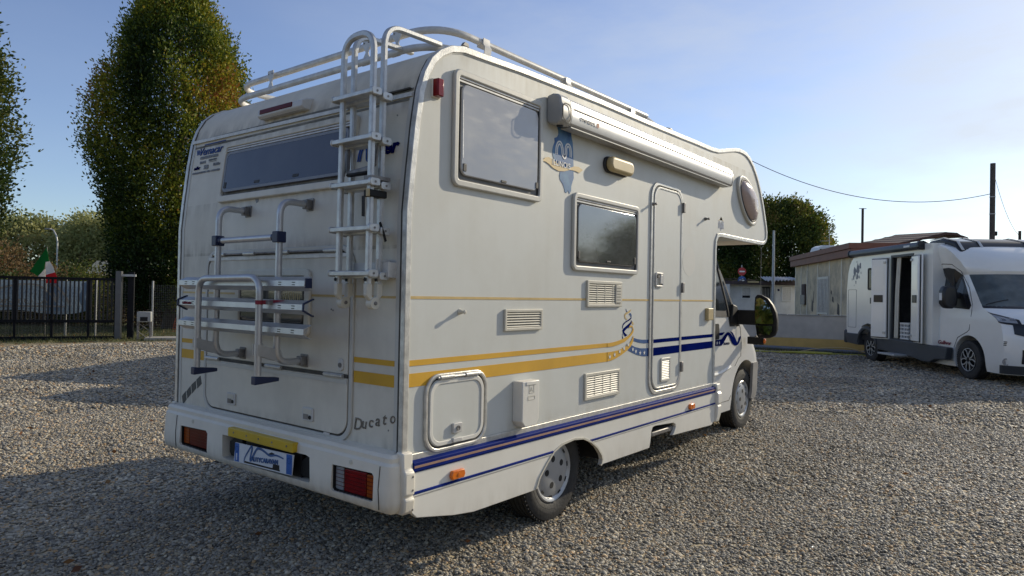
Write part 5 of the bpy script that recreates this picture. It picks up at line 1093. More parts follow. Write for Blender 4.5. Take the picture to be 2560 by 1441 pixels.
# rusty shrubs and green bushes behind the fence
for i, (u, d, H, R, mt, lab) in enumerate(((-19.9, 26, 2.9, 1.3, 'leaf_rust', 'rusty red shrub left of the flag'), (-18.2, 27, 1.85, 1.15, 'leaf_rust', 'brown shrub right behind the flag'), (-16.4, 27.5, 1.35, 1.1, 'leaf_rust', 'dark red twiggy shrub before the cream roof'),
                                        (-18.6, 25, 1.6, 1.1, 'leaf_green', 'green bush behind the banner'), (-15.6, 25, 1.9, 1.1, 'leaf_green', 'ivy bush behind the bars at the gate end'), (-16.9, 25.4, 1.7, 1.1, 'leaf_rust', 'brown hedge plant behind the gate bars'), (-20.9, 25.5, 2.4, 1.3, 'leaf_green', 'green bush at the left picture edge'), (-13.1, 25, 1.5, 1.1, 'leaf_rust', 'brown bush seen through the mesh fence beside the motor box'), (-11.9, 26, 1.9, 1.3, 'leaf_green', 'dark bush behind the oak trunk, next to the motorhome'))):
    p = YF(u, d); tree('shrub', lab, (p.x, p.y, .1), H, lambda f, R=R: R*math.sin(math.pi*(f*.8+.15))**.4, .1, 700, 12, .11, .026, mt, .04, 80+i, cat='shrub', sp=.2, limbs=9, fill=.8)

# ------------------------------------------------------------------ SLIDING GATE and what hangs behind it
def frame_thing(name, label, cat, loc, rotz, group=None): return thing(name, label, cat, loc, rotz, group, world=False)
GA = Vector((-18.786, 3.472, .10)); GD = Vector((.5, .866, 0)); gang = math.atan2(GD.y, GD.x)
M['gate'] = pm('gate_anthracite', (.010,.010,.012), .6, 0, .2, 8, spec=.15)
M['galv'] = pm('galvanised_steel', (.42,.42,.41), .5, .4, .12, 14)
M['gatebar'] = pm('gate_bar', (.030,.030,.032), .5, 0, .2, 8, spec=.3)
gt = frame_thing('sliding_gate', 'long dark sliding gate of upright bars with a mesh strip along its foot', 'gate', GA, gang)   # local x along the gate
b = MB(); b.box(-3.6, 2.62, -.04, .04, 1.60, 1.665); b.box(-3.6, 2.62, -.035, .035, .455, .53); b.box(-3.6, 2.62, -.05, .05, -.02, .09); b.box(2.56, 2.62, -.04, .04, .0, 1.66); b.build('frame', 'gate', gt, bevel=.004)
for x in (-3.0, -2.16, -1.30, -.45, .30, 1.12, 1.955): MB().box(x-.025, x+.025, -.035, .035, .09, 1.60).build('upright', 'gate', gt)
x = -3.55; barm = None
while x < 2.55:
    if barm is None:
        o = MB().box(-.017, .017, -.022, .022, .53, 1.60).build('bar', 'gatebar', gt, smooth=0); barm = o.data; o.location.x = x
    else: o = bpy.data.objects.new('bar', barm); COL.objects.link(o); o.parent = gt; o.location.x = x
    x += .0975
b = MB(); x = -3.6
while x < 2.56: b.box(x-.003, x+.003, -.004, .004, .09, .455); x += .026
o = b.build('mesh_strip', 'gatebar', gt, smooth=0); o['kind'] = 'stuff'
for (s0, s1, h, nm, lb) in ((2.60, 2.74, 1.86, 'gate_post', 'grey steel gate post against the gate end, its top wider'), (2.88, 3.03, 1.85, 'gate_post', 'second dark gate post, between the first post and the motor box')):
    p = GA+GD*(s0+s1)/2; t = frame_thing(nm, lb, 'gate post', p, gang)
    w_ = (s1-s0)/2; b = MB(); b.box(-w_, w_, -.10-(.1 if s0 < 2.7 else 0), .06, -.05, h); b.build('column', 'gate' if s0 > 2.7 else pm('post_grey', (.12,.12,.12), .5, .2, .12, 6), t, bevel=.004)
    if s0 < 2.7:
        b = MB(); b.box(-.02, .40, -.16, .02, 1.72, 1.78); b.build('guide_bracket', 'galv', t); MB().lathe([(-.03, .03), (.03, .03)], (.22, -.07, 1.68), 'z', 14).build('roller', 'black', t)
p = GA+GD*3.18+Vector((.55, -.12, 0)); t = frame_thing('gate_motor', 'pale grey gate motor box on a small steel lattice stand', 'gate motor', p, gang)
MB().box(-.17, .17, -.14, .14, .50, .78).build('housing', pm('motor_housing', (.33,.33,.31), .5, 0, .08, 5), t, bevel=.02)
MB().box(-.09, .09, -.145, -.138, .53, .64).build('cover', 'black', t)
b = MB()
for x in (-.15, .15):
    for y in (-.12, .12): b.box(x-.015, x+.015, y-.015, y+.015, -.02, .50)
b.build('stand_leg', 'steel', t)
for s_ in (-1, 1):
    b = MB(); 
    for za, zb in ((.02, .26), (.26, .48)): b.tube([(-.14*s_, -.12, za), (.14*s_, -.12, zb)], .008, 5)
    b.build('brace', 'steel', t)
b = MB(); b.tube([(-.17, -.05, .62), (-.30, -.08, .45), (-.24, -.10, .2), (-.28, -.1, 0)], .008, 6); b.build('cable', 'black', t)
p = GA+GD*3.75+Vector((.55, -.1, -.02)); t = MB().box(-.55, .45, -.35, .35, -.05, .11)
free(); o = t.build('concrete_slab', pm('concrete', (.33,.31,.27), .85, 0, .15, 7, bump=.2), None, bevel=.01); o.location = p; o.rotation_euler.z = gang; tag(o, 'flat concrete slab in front of the grass beside the gate motor', 'slab')
# mesh fence behind the gate and to its right
def mesh_fence(label, A, B, h, posts, cell=.06, white=False):
    A, B = Vector(A), Vector(B); d = B-A; Ln = d.length; ang = math.atan2(d.y, d.x)
    t = frame_thing('mesh_fence', label, 'fence', A, ang); b = MB(); r = .0016
    x = 0
    while x <= Ln: b.box(x-r, x+r, -r, r, .02, h); x += cell
    z = .05
    while z <= h: b.box(0, Ln, -r, r, z-r, z+r); z += cell
    o = b.build('wire_mesh', 'steel', t, smooth=0); o['kind'] = 'stuff'
    for x in posts: MB().tube([(x, -.04, -.1), (x, -.04, h+.10)], .028, 10).build('post', 'galv', t)
    return t
nv = Vector((-.866, .5, 0))
A = GA+nv*1.2+GD*(-3.5); B = GA+nv*1.2+GD*2.9; mesh_fence('rusty wire mesh fence behind the bars of the sliding gate', A, B, 1.55, (.9, 3.1, 4.7, 5.43), .075)
A = GA+nv*.5+GD*3.35; B = GA+nv*.9+GD*8.5; mesh_fence('fine wire mesh fence on thin round posts between gate motor and motorhome', A, B, 1.52, (.08, 1.75, 3.4), .05)
# banner
t = frame_thing('banner', 'grey-blue banner with arched pale lettering tied behind the gate bars', 'banner', GA+nv*1.08, gang)
def cloth_mat(name, col, tr=.45):
    m = pm(name, col, .75, 0, .08, 4, spec=.2); n = m.node_tree.nodes; l = m.node_tree.links.new; b_ = n['Principled BSDF']; t_ = n.new('ShaderNodeBsdfTranslucent'); t_.inputs['Color'].default_value = (*col, 1)
    x_ = n.new('ShaderNodeMixShader'); x_.inputs[0].default_value = tr; l(b_.outputs[0], x_.inputs[1]); l(t_.outputs[0], x_.inputs[2]); l(x_.outputs[0], n['Material Output'].inputs[0]); return m
M['banner'] = cloth_mat('banner_cloth', (.26,.34,.43)); M['bannerlight'] = cloth_mat('banner_print', (.66,.60,.52))
vs = []; nx_, nz_ = 36, 10
for j in range(nz_+1):
    for i in range(nx_+1):
        x = -3.4+5.12*i/nx_; bot = .66+.10*math.sin(i*.33)+.14*max(0, (i-28)/8); z = bot+(1.57-bot)*j/nz_; vs.append((x, .02*math.sin(i*.8)+.015*math.sin(j), z))
b = MB(); b.add(vs, [(j*(nx_+1)+i, j*(nx_+1)+i+1, (j+1)*(nx_+1)+i+1, (j+1)*(nx_+1)+i) for j in range(nz_) for i in range(nx_)]); bn = b.build('cloth', 'banner', t, smooth=60)
def strip(path, w_, nm): 
    q = MB(); q.sweep([Vector((x, -.045, z)) for x, z in path], [(-.004, -w_), (.004, -w_), (.004, w_), (-.004, w_)], upv=(0, 1, 0)); return q.build(nm, 'bannerlight', bn, smooth=0)
strip([(v.x, v.z) for v in catmull([Vector(q) for q in ((-.9, 0, 1.08), (-.5, 0, 1.28), (.1, 0, 1.45), (.55, 0, 1.44), (.85, 0, 1.20), (1.0, 0, .98))], 6)], .022, 'printed_arc')
strip([(-1.6, .86), (1.22, .86)], .022, 'printed_line'); strip([(.86, 1.46), (.98, 1.44), (1.2, 1.18), (1.33, .88)], .028, 'printed_arc'); strip([(.86, 1.45), (.93, 1.25), (1.02, .98), (1.06, 1.2), (1.0, 1.3)], .010, 'printed_arc')
strip([(-1.6, .74), (1.30, .70)], .006, 'printed_line')
free(); o = text('lettering', 'PONTULA', .19, 'bannerlight', None, ((-.62, -.05, .93), (1, 0, 0), (0, 0, 1)), extrude=.003, width=1.45, shear=0); o.parent = bn
# flag
t = frame_thing('flag', 'drooping green, white and red flag standing behind the gate', 'flag', GA+nv*.85+GD*.80, gang)
MB().tube([(-.02, .05, -.1), (-.02, .05, 2.50)], .012, 8).build('flagpole', 'steel', t)
def cloth(pts, mat, nm):
    b = MB(); b.add([(x, y, z) for x, y, z in pts], [tuple(range(len(pts)))]); o = b.build(nm, mat, t, smooth=0); sm = o.modifiers.new('t', 'SOLIDIFY'); sm.thickness = .006; return o
gm, wm, rm_ = cloth_mat('flag_green', (.02,.22,.05)), cloth_mat('flag_white', (.80,.78,.76)), cloth_mat('flag_red', (.75,.035,.04))
cloth([(-.02, 0, 2.47), (.05, -.03, 2.12), (-.05, -.02, 2.02), (-.06, -.02, 1.88), (-.20, .0, 1.68), (-.40, .03, 1.82)], gm, 'green_band')
cloth([(-.03, -.03, 2.08), (.07, -.05, 2.10), (.16, -.02, 1.92), (.19, -.01, 1.80), (.08, -.03, 1.76), (.0, -.05, 1.72), (-.03, -.05, 1.9)], wm, 'white_band')
cloth([(-.20, .0, 1.68), (-.05, -.02, 1.88), (-.03, -.04, 1.88), (-.01, -.05, 1.58), (-.16, -.01, 1.58)], wm, 'white_band')
cloth([(-.01, -.055, 1.72), (.08, -.035, 1.76), (.19, -.015, 1.80), (.25, .0, 1.66), (.28, .0, 1.50), (.0, -.06, 1.50)], rm_, 'red_band')
# cream roofed building and street lamp far behind
p = YF(-22.9, 40); t = frame_thing('low_building', 'low building under a cream sloping roof, half hidden by red shrubs', 'building', (p.x, p.y, .1), math.atan2(EX.y, EX.x))
MB().box(-2.6, 1.6, 0, 5, 0, 2.0).build('wall', pm('shed_wall', (.16,.15,.14), .8, 0, .2, 3), t, smooth=0)
MB().prism([(-.4, 2.08), (0, 2.20), (1.2, 3.0), (5, 3.2), (5, 2.08)], -2.2, 2.4).build('roof', pm('cream_roof', (.50,.42,.27), .7, 0, .12, 2.5), t, smooth=0)
p = YF(-36.7, 55); t = thing('street_lamp', 'tall curved street lamp rising out of the far trees', 'street lamp', (p.x, p.y, .1), math.atan2(EX.y, EX.x), world=False)
MB().tube([(0, 0, 0), (0, 0, 5.0), (-.1, 0, 5.5), (-.35, 0, 5.95), (-.6, 0, 6.02)], .06, 8).build('pole', 'galv', t, smooth=60); MB().prism([(-1.0, 5.98), (-.95, 6.10), (-.55, 6.10), (-.55, 5.98)], -.12, .12, 'y').build('lamp_head', 'steel', t)
# orange safety net and grass by the fence
p = GA+nv*2.4+GD*4.3; t = frame_thing('safety_net', 'crumpled orange plastic net lying beyond the mesh fence', 'net', p, gang); b = MB()
for i in range(16): b.sweep([(-.5+i*.07, .02*i, .05), (-.42+i*.065, .05, .45+.1*math.sin(i)), (-.3+i*.06, .1, .70)], [(-.006, -.006), (.006, -.006), (.006, .006), (-.006, .006)])
for j in range(8): b.sweep([(-.5+j*.02, 0, .08+j*.08), (.1, .05, .12+j*.08), (.65-j*.02, .1, .08+j*.08)], [(-.005, -.005), (.005, -.005), (.005, .005), (-.005, .005)])
b.build('net', pm('orange_net', (.55,.10,.03), .6, 0, .1, 8), t, smooth=0)
def blades(name, n, area, ln, mat_cols, seed, w_=.006):
    rg = np.random.RandomState(seed); P = np.array([area(rg) for _ in range(n)]); N = np.tile([0, 0, 1.3], (n, 1)); o = leaves(name, mat_cols, P, N, rg.rand(n), ln, w_, None, droop=0, seed=seed); o['kind'] = 'stuff'; return o
M['grassblade'] = leaf_mat('grass_blades', [(0,(.05,.065,.02)),(.5,(.10,.12,.035)),(1,(.22,.19,.09))], .3)
M['litter'] = leaf_mat('leaf_litter', [(0,(.10,.04,.02)),(.5,(.20,.09,.03)),(1,(.28,.17,.08))], .1)
def near_gate(rg):
    s = rg.uniform(-4.5, 9); d = rg.uniform(-1.4, 6); q = GA+GD*s+nv*d; return (q.x, q.y, hgt(q.x, q.y))
blades('grass', 26000, near_gate, .085, 'grassblade', 5)
def litter(rg):
    s = rg.uniform(-4.5, 9); d = rg.uniform(-3.5, 4); q = GA+GD*s+nv*d; return (q.x, q.y, hgt(q.x, q.y)+.015)
def flat_leaves(name, n, area, ln, seed):
    rg = np.random.RandomState(seed); P = np.array([area(rg) for _ in range(n)]); a = rg.rand(n)*6.28; N = np.stack([np.cos(a)*4, np.sin(a)*4, np.zeros(n)], 1); o = leaves(name, 'litter', P, N, rg.rand(n), ln, ln*.3, None, droop=0, seed=seed); o['kind'] = 'stuff'
flat_leaves('fallen_leaves', 1500, litter, .07, 6)

def yard_litter(rg):
    x, y = rg.uniform(-17, 3), rg.uniform(-1, 14); return (x, y, hgt(x, y)+.035)
flat_leaves('fallen_leaves', 260, yard_litter, .06, 16)

# ------------------------------------------------------------------ RIGHT BACKGROUND (yard frame: u right, d away)
yrot = math.atan2(EX.y, EX.x)
def yt(name, label, cat, u, d, z=.1, rot=yrot, group=None): p = YF(u, d, z); return thing(name, label, cat, (p.x, p.y, z), rot, group, world=False)
# boundary wall
WA, WB = Vector((-3.961, 17.347, .09)), Vector((-1.78, 17.913, .09)); wd_ = (WB-WA).normalized(); wr = math.atan2(wd_.y, wd_.x)
M['cement'] = pm('cement_render', (.47,.45,.41), .85, 0, .12, 2.2, bump=.15); M['ochre'] = pm('ochre_paint', (.55,.38,.13), .8, 0, .1, 3)
t = thing('boundary_wall', 'low grey rendered wall with an ochre painted foot, behind the mirror', 'wall', WA, wr, world=False)
MB().box(.02, 6.4, 0, .16, .36, 1.00).build('upper_wall', 'cement', t, bevel=.01); MB().box(.02, 6.4, -.012, .17, -.1, .36).build('painted_foot', 'ochre', t, bevel=.008)
MB().box(-5.8, -.02, .0, .16, .36, .99).build('upper_wall', 'cement', t, bevel=.01); MB().box(-5.8, -.02, -.012, .17, -.1, .36).build('painted_foot', pm('faded_ochre', (.28,.23,.14), .85, 0, .2, 3), t, bevel=.008)
for k, (a, c) in enumerate(((-5.8, -3.9), (-3.88, -1.9), (-1.88, 0), (.02, .75), (.78, 1.6), (1.62, 2.9), (2.93, 4.4), (4.42, 6.4))): MB().box(a, c, -.03, .19, 1.0, 1.018+.006*(k % 2)).build('coping', pm('coping_stone', (.40,.39,.36), .8, 0, .15, 5) if k == 0 else bpy.data.materials['coping_stone'], t, bevel=.004)
# tan prefab hut, its long wall running away to the left
P1, P2 = Vector((-5.16, 25.35, .1)), Vector((-2.0, 19.55, .1)); dd = (P1-P2); Lw = dd.length; pr_ = math.atan2(dd.y, dd.x)
t = thing('prefab_hut', 'weathered tan panel hut with a brown fascia and a barred window', 'hut', P2, pr_, world=False)   # local x from near end to far end, +y is away from the yard? checked below
M['tan'] = body_paint('tan_panel', (.66,.56,.38), (.25,.235,.20), 1.0, .8); M['brown'] = pm('brown_fascia', (.17,.062,.038), .6, 0, .12, 4)
sgn_ = 1 if (Vector((-dd.y, dd.x, 0)).dot(Vector((1, 0, 0)))) > 0 else -1     # inside of the hut lies to the right
npan = [0, .9, 2.15, 3.5, 4.9, 5.75, Lw]
for a, c in zip(npan[:-1], npan[1:]):
    MB().box(a+.02, c-.02, 0, sgn_*.08, 0, 2.70).build('wall_panel', 'tan', t, bevel=.004)
    MB().box(c-.035, c+.035, -sgn_*.02, sgn_*.02, 0, 2.70).build('joint_cover', 'vent', t, smooth=0)
MB().box(-.3, Lw, sgn_*.09, sgn_*3.5, 0, 2.68).build('core', 'cement', t, smooth=0)
for z0, z1, o_ in ((2.70, 2.92, .16), (2.925, 3.09, .20)): MB().box(-.4, Lw+.25, -sgn_*o_, sgn_*3.7, z0, z1).build('fascia', 'brown', t, bevel=.005)
wf = MB(); wf.ring([(2.20, .95), (3.45, .95), (3.45, 2.20), (2.20, 2.20)], [(2.27, 1.02), (3.38, 1.02), (3.38, 2.13), (2.27, 2.13)], -sgn_*.05, sgn_*.0, 'y'); wf = wf.build('window', 'frame', t)
MB().box(2.27, 3.38, -sgn_*.015, sgn_*.01, 1.02, 2.13).build('pane', 'paneB', wf, smooth=0)
for i in range(7): MB().box(2.32+i*.155, 2.375+i*.155, -sgn_*.06, -sgn_*.04, 1.02, 2.13).build('bar', 'alu_white', wf, smooth=0)
MB().box(5.05, 5.50, -sgn_*.06, -sgn_*.012, 1.25, 2.0).build('rust_cabinet', pm('rust_brown', (.06,.04,.035), .8, 0, .3, 5), t, bevel=.01); MB().box(4.98, 5.55, -sgn_*.09, -sgn_*.05, 1.25, 1.6).build('rust_grid', 'steel', t)
for (a, z, w2, h2) in ((4.1, 1.0, .2, .45), (1.1, .95, .25, .4), (4.0, 1.3, .07, .45), (1.7, 1.35, .2, .2), (1.9, 1.6, .12, .15)): MB().prism([(a, z), (a+w2, z+.05), (a+w2*.8, z+h2), (a+.1*w2, z+h2*.8)], -sgn_*.004, sgn_*.001, 'y').build('stain', pm('mould_stain', (.09,.085,.075), .9, 0, .3, 8), t, smooth=0)
b = MB(); b.tube([(3.3, -.03*sgn_, .95), (3.32, -.04*sgn_, .85), (3.0, -.04*sgn_, .82)], .012, 6); b.build('cable', 'black', t)
# white shack with corrugated sheet, between camper and hut
t = yt('white_shack', 'small white shack with grey eaves, shuttered windows and a barred door', 'shack', 12.9, 35)
M['shackwhite'] = pm('shack_white', (.70,.69,.66), .7, 0, .1, 2.4)
MB().box(-1.9, -.1, 0, 3, 0, 2.15).build('wall', 'shackwhite', t, smooth=0); MB().box(.55, 1.75, -.15, 3, 0, 2.15).build('wall', 'shackwhite', t, smooth=0); MB().box(-.1, .55, .35, 3, 0, 2.15).build('wall', 'shackwhite', t, smooth=0)
MB().box(-2.4, -1.92, -.6, 3, 0, 2.15).build('wall', 'shackwhite', t, smooth=0)
MB().box(-2.6, 2.1, -.5, 3.2, 2.15, 2.32).build('eaves', pm('dark_eaves', (.07,.05,.05), .8, 0, .2, 5), t, smooth=0)
for x0, x1, z0, z1, y_ in ((-1.15, -.65, 1.42, 2.05, 0), (.85, 1.38, 1.35, 2.08, -.15)):
    w2 = MB().ring([(x0, z0), (x1, z0), (x1, z1), (x0, z1)], [(x0+.05, z0+.05), (x1-.05, z0+.05), (x1-.05, z1-.05), (x0+.05, z1-.05)], y_-.05, y_-.001, 'y').build('window', 'white_vinyl', t, smooth=0)
    MB().box(x0+.05, x1-.05, y_-.03, y_-.005, z0+.05, z1-.05).build('shutter', 'alu_white', w2, smooth=0)
    if x0 < 0: MB().box(x0+.05, x1-.05, y_-.035, y_-.031, z0+.05, z0+.17).build('gap', 'black', w2, smooth=0)
dr2 = MB().box(.0, .45, .28, .34, .3, 2.05).build('door', 'black', t, smooth=0)
for i in range(6): MB().box(.03+i*.08, .05+i*.08, .25, .28, .3, 2.0).build('bar', 'alu_white', dr2, smooth=0)
MB().box(.66, .76, -.158, -.152, 1.85, 1.95).build('sign_plate', 'navy_ink', t, smooth=0)
MB().box(-1.0, -.45, -.56, -.50, 2.24, 2.33).build('neon_box', 'cream', t, smooth=0)
b = MB(); n_ = 40; vs = [(-.3+1.7*i/n_, -1.1+(.0), 2.33+.05*math.sin(i*1.6)+.08*(i/n_)) for i in range(n_+1)]+[(.1+1.5*i/n_, .8, 2.58+.05*math.sin(i*1.6)) for i in range(n_+1)]; b.add(vs, [(i, i+1, n_+2+i, n_+1+i) for i in range(n_)])
o = b.build('corrugated_sheet', pm('corrugated_grey', (.33,.34,.36), .6, .2, .12, 5), t, smooth=0)
free(); p = YF(13.0, 35.4, 2.36); b = MB()
random.seed(5)
for i in range(26):
    a = random.uniform(-2.4, 1.2); l_ = random.uniform(.3, .9); an = random.uniform(-.4, .4); b.tube([(a, random.uniform(-.3, .5), .02), (a+l_*.5, 0, .06+random.uniform(0, .16)), (a+l_, random.uniform(-.3, .3), .03+abs(an)*.4)], .012, 5)
o = b.build('dry_branches', 'bark', None); o.location = p; o.rotation_euler.z = yrot; o['kind'] = 'stuff'
# low plants at the shack and along the wall
def wallfoot(rg): q = WA+wd_*rg.uniform(-4, 6)+Vector((wd_.y, -wd_.x, 0))*rg.uniform(0, .9)**1.5; return (q.x, q.y, hgt(q.x, q.y))
blades('weeds', 6000, wallfoot, .10, 'grassblade', 9)
flat_leaves('fallen_leaves', 500, wallfoot, .05, 10)
# hoses on the ground by the wall
def lay(pts, r, mat, name, label, cat='hose'):
    free(); q = catmull([Vector((x, y, hgt(x, y)+r+dz)) for x, y, dz in pts], 6); o0 = q[0].copy(); b = MB(); b.tube([v-o0 for v in q], r, 8); o = b.build(name, mat, None, smooth=60); o.location = o0; tag(o, label, cat); return o
M['hosegrey'] = pm('grey_pipe', (.13,.15,.18), .5, 0, .1, 6); M['hoseyellow'] = pm('yellow_hose', (.38,.36,.05), .5, 0, .1, 6)
lay([(-5.6, 16.2, 0), (-4.3, 16.7, .02), (-3.5, 17.0, .02), (-2.6, 17.15, .02), (-1.6, 17.35, .0), (-.6, 17.6, 0)], .055, 'hosegrey', 'drain_pipe', 'thick grey flexible pipe lying along the wall foot', 'pipe')
lay([(-4.4, 15.5, 0), (-3.6, 15.95, 0), (-2.7, 16.3, 0), (-1.9, 16.7, .0), (-1.0, 17.0, 0)], .022, 'hoseyellow', 'garden_hose', 'long yellow-green hose stretched in front of the grey pipe')
lay([(-2.9, 15.95, .02), (-2.3, 16.25, .03), (-1.8, 16.45, .02), (-2.6, 16.1, .02)], .028, 'hoseyellow', 'garden_hose', 'doubled length of yellow hose nearest the second camper')
lay([(-3.1, 16.9, .0), (-2.7, 16.6, .02), (-2.2, 16.95, .12), (-1.6, 17.2, .15), (-1.1, 17.2, .05), (-.6, 17.1, 0)], .014, 'cream', 'garden_hose', 'thin pale hose looping over the grey pipe')
# poles, cable, aerial, signs
def pole(name, label, u, d, h, r, mat, extra=None, cat='pole', top=None):
    t = yt(name, label, cat, u, d, .05); MB().lathe([(0, r*1.1), (h, r if top is None else top), (h, .0001)], (0, 0, 0), 'z', 12).build('shaft', mat, t); return t
bpo = pole('wooden_pole', 'thick dark pole standing behind the second camper, carrying the cable', 16.86, 24, 6.4, .082, pm('dark_pole', (.06,.052,.045), .8, 0, .2, 5))
for z in (1.2, 2.6, 3.3, 4.6, 5.2): MB().lathe([(z, .093), (z+.03, .093)], (0, 0, 0), 'z', 12).build('band', 'galv', bpo)
MB().box(.07, .16, -.04, .04, 3.85, 4.0).build('insulator', 'black', bpo)
pl3 = pole('thin_pole', 'thin brown pole with a small crossbar on top, right of the round tree', 15.37, 30, 5.55, .05, 'bark'); MB().box(-.16, .16, -.01, .01, 5.52, 5.55).build('crossbar', 'galv', pl3)
pole('white_pole', 'slim pale pole in front of the round tree', 12.62, 33, 4.8, .075, 'galv', top=.05)
pl4 = pole('short_pole', 'short dark pole at the right picture edge behind the camper roof', 19.32, 26, 4.25, .05, 'bark')
o = None; free()
def cable(a, c, sag, r, name, label):
    q = []; a = Vector(a); c = Vector(c)
    for i in range(33): f = i/32; v = a.lerp(c, f); v.z -= sag*4*f*(1-f); q.append(v)
    b = MB(); b.tube([v-q[0] for v in q], r, 5); o = b.build(name, 'black', None); o.location = q[0]; tag(o, label, 'cable')
cable(YF(8.05, 23.5, 6.35), YF(16.82, 24, 5.38), .78, .012, 'overhead_cable', 'sagging black cable from behind the overcab to the thick pole')
cable(YF(16.95, 24, 5.9), YF(19.3, 25.9, 4.05), .35, .007, 'overhead_cable', 'thin cable dropping from the thick pole to the short pole')
an = yt('tv_aerial', 'small television aerial above the hut roof, right of the round tree', 'aerial', 16.7, 36, 2.3); MB().tube([(0, 0, 0), (0, 0, 2.95)], .022, 6).build('mast', 'galv', an)
b = MB(); b.tube([(-.45, 0, 2.35), (.05, 0, 2.35)], .012, 5)
for i in range(6): b.tube([(-.42+i*.09, -.16, 2.35), (-.42+i*.09, .16, 2.35)], .007, 4)
b.tube([(-.05, 0, 2.93), (.28, 0, 2.93)], .012, 5); b.build('aerial_rods', 'galv', an)
t = yt('road_sign', 'red no-entry disc above a blue arrow disc, far behind the cab', 'road sign', 16.83, 50); M['signred'] = pm('sign_red', (.42,.03,.035), .5, 0, .08, 4)
MB().tube([(0, .06, 0), (0, .06, 3.9)], .04, 8).build('post', 'galv', t)
d1 = MB().lathe([(-.02, .0001), (-.02, .30), (.02, .30)], (0, 0, 3.42), 'y', 24).build('red_disc', 'signred', t); MB().box(-.2, .2, -.03, -.021, 3.37, 3.47).build('white_bar', 'white_vinyl', d1, smooth=0)
d2 = MB().lathe([(-.02, .0001), (-.02, .30), (.02, .30)], (0, 0, 2.78), 'y', 24).build('blue_disc', pm('sign_blue', (.02,.10,.35), .5, 0, .08, 4), t); MB().prism([(-.2, 2.74), (.02, 2.74), (.02, 2.64), (.2, 2.78), (.02, 2.92), (.02, 2.82), (-.2, 2.82)], -.03, -.021, 'y').build('arrow', 'white_vinyl', d2, smooth=0)
t = yt('far_house', 'brownish house wall glimpsed under the overcab, left of the road signs', 'house', 18.4, 60); hw_ = MB().box(-1.6, 1.6, 0, 6, 0, 3.9).build('wall', pm('house_tan', (.24,.19,.13), .8, 0, .12, 1), t, smooth=0)
MB().prism([(-2.0, 3.9), (2.0, 3.9), (2.0, 4.1), (-1.9, 4.75)], -.3, 6, 'y').build('roof', 'brown', t, smooth=0); MB().box(.3, .9, -.03, .01, 2.3, 3.3).build('window', 'paneB', t, smooth=0)
# parked caravans showing only their roofs above the hut
for u, d, w2, h, mt, lab in ((14.95, 32.2, .60, 4.12, 'cab', 'white caravan roof showing above the left end of the hut fascia'), (15.55, 31.2, .56, 4.12, 'awncap', 'weathered grey caravan roof right of the white one'), (16.25, 30.0, .70, 3.97, 'skirt', 'pale domed roof just above the dark awning of the second camper')):
    t = yt('parked_caravan', lab, 'caravan', u, d, .1); pf = [(-w2, .5), (-w2-.05, 2.2), (-w2+.02, h-.45), (-w2+.12, h-.2), (-w2+.3, h-.1), (w2-.3, h-.1), (w2-.12, h-.2), (w2, h-.45), (w2+.05, 2.2), (w2, .5)]
    MB().prism(pf, 0, .9, 'y').build('body', mt, t, bevel=.06); MB().box(-w2+.25, w2-.25, -.02, .0, 1.7, 2.4).build('window', 'paneB', t, bevel=.01)
    for q in (-.45, .1): MB().box(q, q+.07, -.03, .0, h-.38, h-.28).build('vent', 'black', t, smooth=0)
    for q in (-w2+.1, w2-.3): MB().lathe([(-.1, .01), (-.1, .3), (.1, .3), (.1, .01)], (q, .45, .3), 'x', 20).build('wheel', 'rubber', t)
# sagging brown roof behind the camper
t = yt('shed_roof', 'sagging brown corrugated roof above the second camper', 'shed', 15.9, 26.5, .1)
b = MB(); n_ = 24; top = [(-1.75, 3.50), (-1.0, 3.68), (0, 3.92), (1.0, 4.17), (1.35, 4.13), (1.8, 3.95)]
vs = []; 
for i in range(n_+1):
    x = -1.75+3.55*i/n_; z = float(np.interp(x, [a for a, c in top], [c for a, c in top]))+.015*math.sin(i*2.2); vs += [(x, 0, z), (x, 3.5, z+.2), (x, 0, z-.10)]
b.add(vs, [(3*i, 3*i+3, 3*i+4, 3*i+1) for i in range(n_)]+[(3*i+2, 3*i+5, 3*i+3, 3*i) for i in range(n_)]); b.build('roof_sheet', pm('old_brown_roof', (.075,.038,.03), .75, 0, .2, 4), t, smooth=0)
MB().box(-1.6, 1.6, .3, 3.4, 0, 3.42).build('wall', 'cement', t, smooth=0)
b = MB(); 
vs = []; 
for i in range(41): vs += [(1.9+4.6*i/40, -1.0, 3.80+.02*math.sin(i*2)), (1.9+4.6*i/40, 2.0, 4.0+.02*math.sin(i*2)), (1.9+4.6*i/40, -1.0, 3.70)]
b.add(vs, [(3*i, 3*i+3, 3*i+4, 3*i+1) for i in range(40)]+[(3*i+2, 3*i+5, 3*i+3, 3*i) for i in range(40)]); b.build('roof_sheet', bpy.data.materials['old_brown_roof'], t, smooth=0); MB().box(2.0, 6.4, 0, 2, 0, 3.72).build('wall', 'cement', t, smooth=0)
# trees off to the right of the yard (their dark line shows in the side windows)
for i, (x, y, H, R) in enumerate(((34, 46, 6.5, 5), (26, 55, 7.5, 5), (42, 38, 6.5, 5), (52, 30, 7, 6))):
    tree('far_tree', ['tree outside the frame, reflected in the side window, nearest the hut', 'tree outside the frame beyond the brown roof', 'tree outside the frame, right of the second camper', 'tree outside the frame, farthest right'][i], (x, y, .1), H, lambda f, R=R: R*math.sin(math.pi*(f*.85+.12))**.4, .4, 420, 12, .6, .22, 'leaf_far', .25, 120+i, group='trees right of the yard', sp=.45)

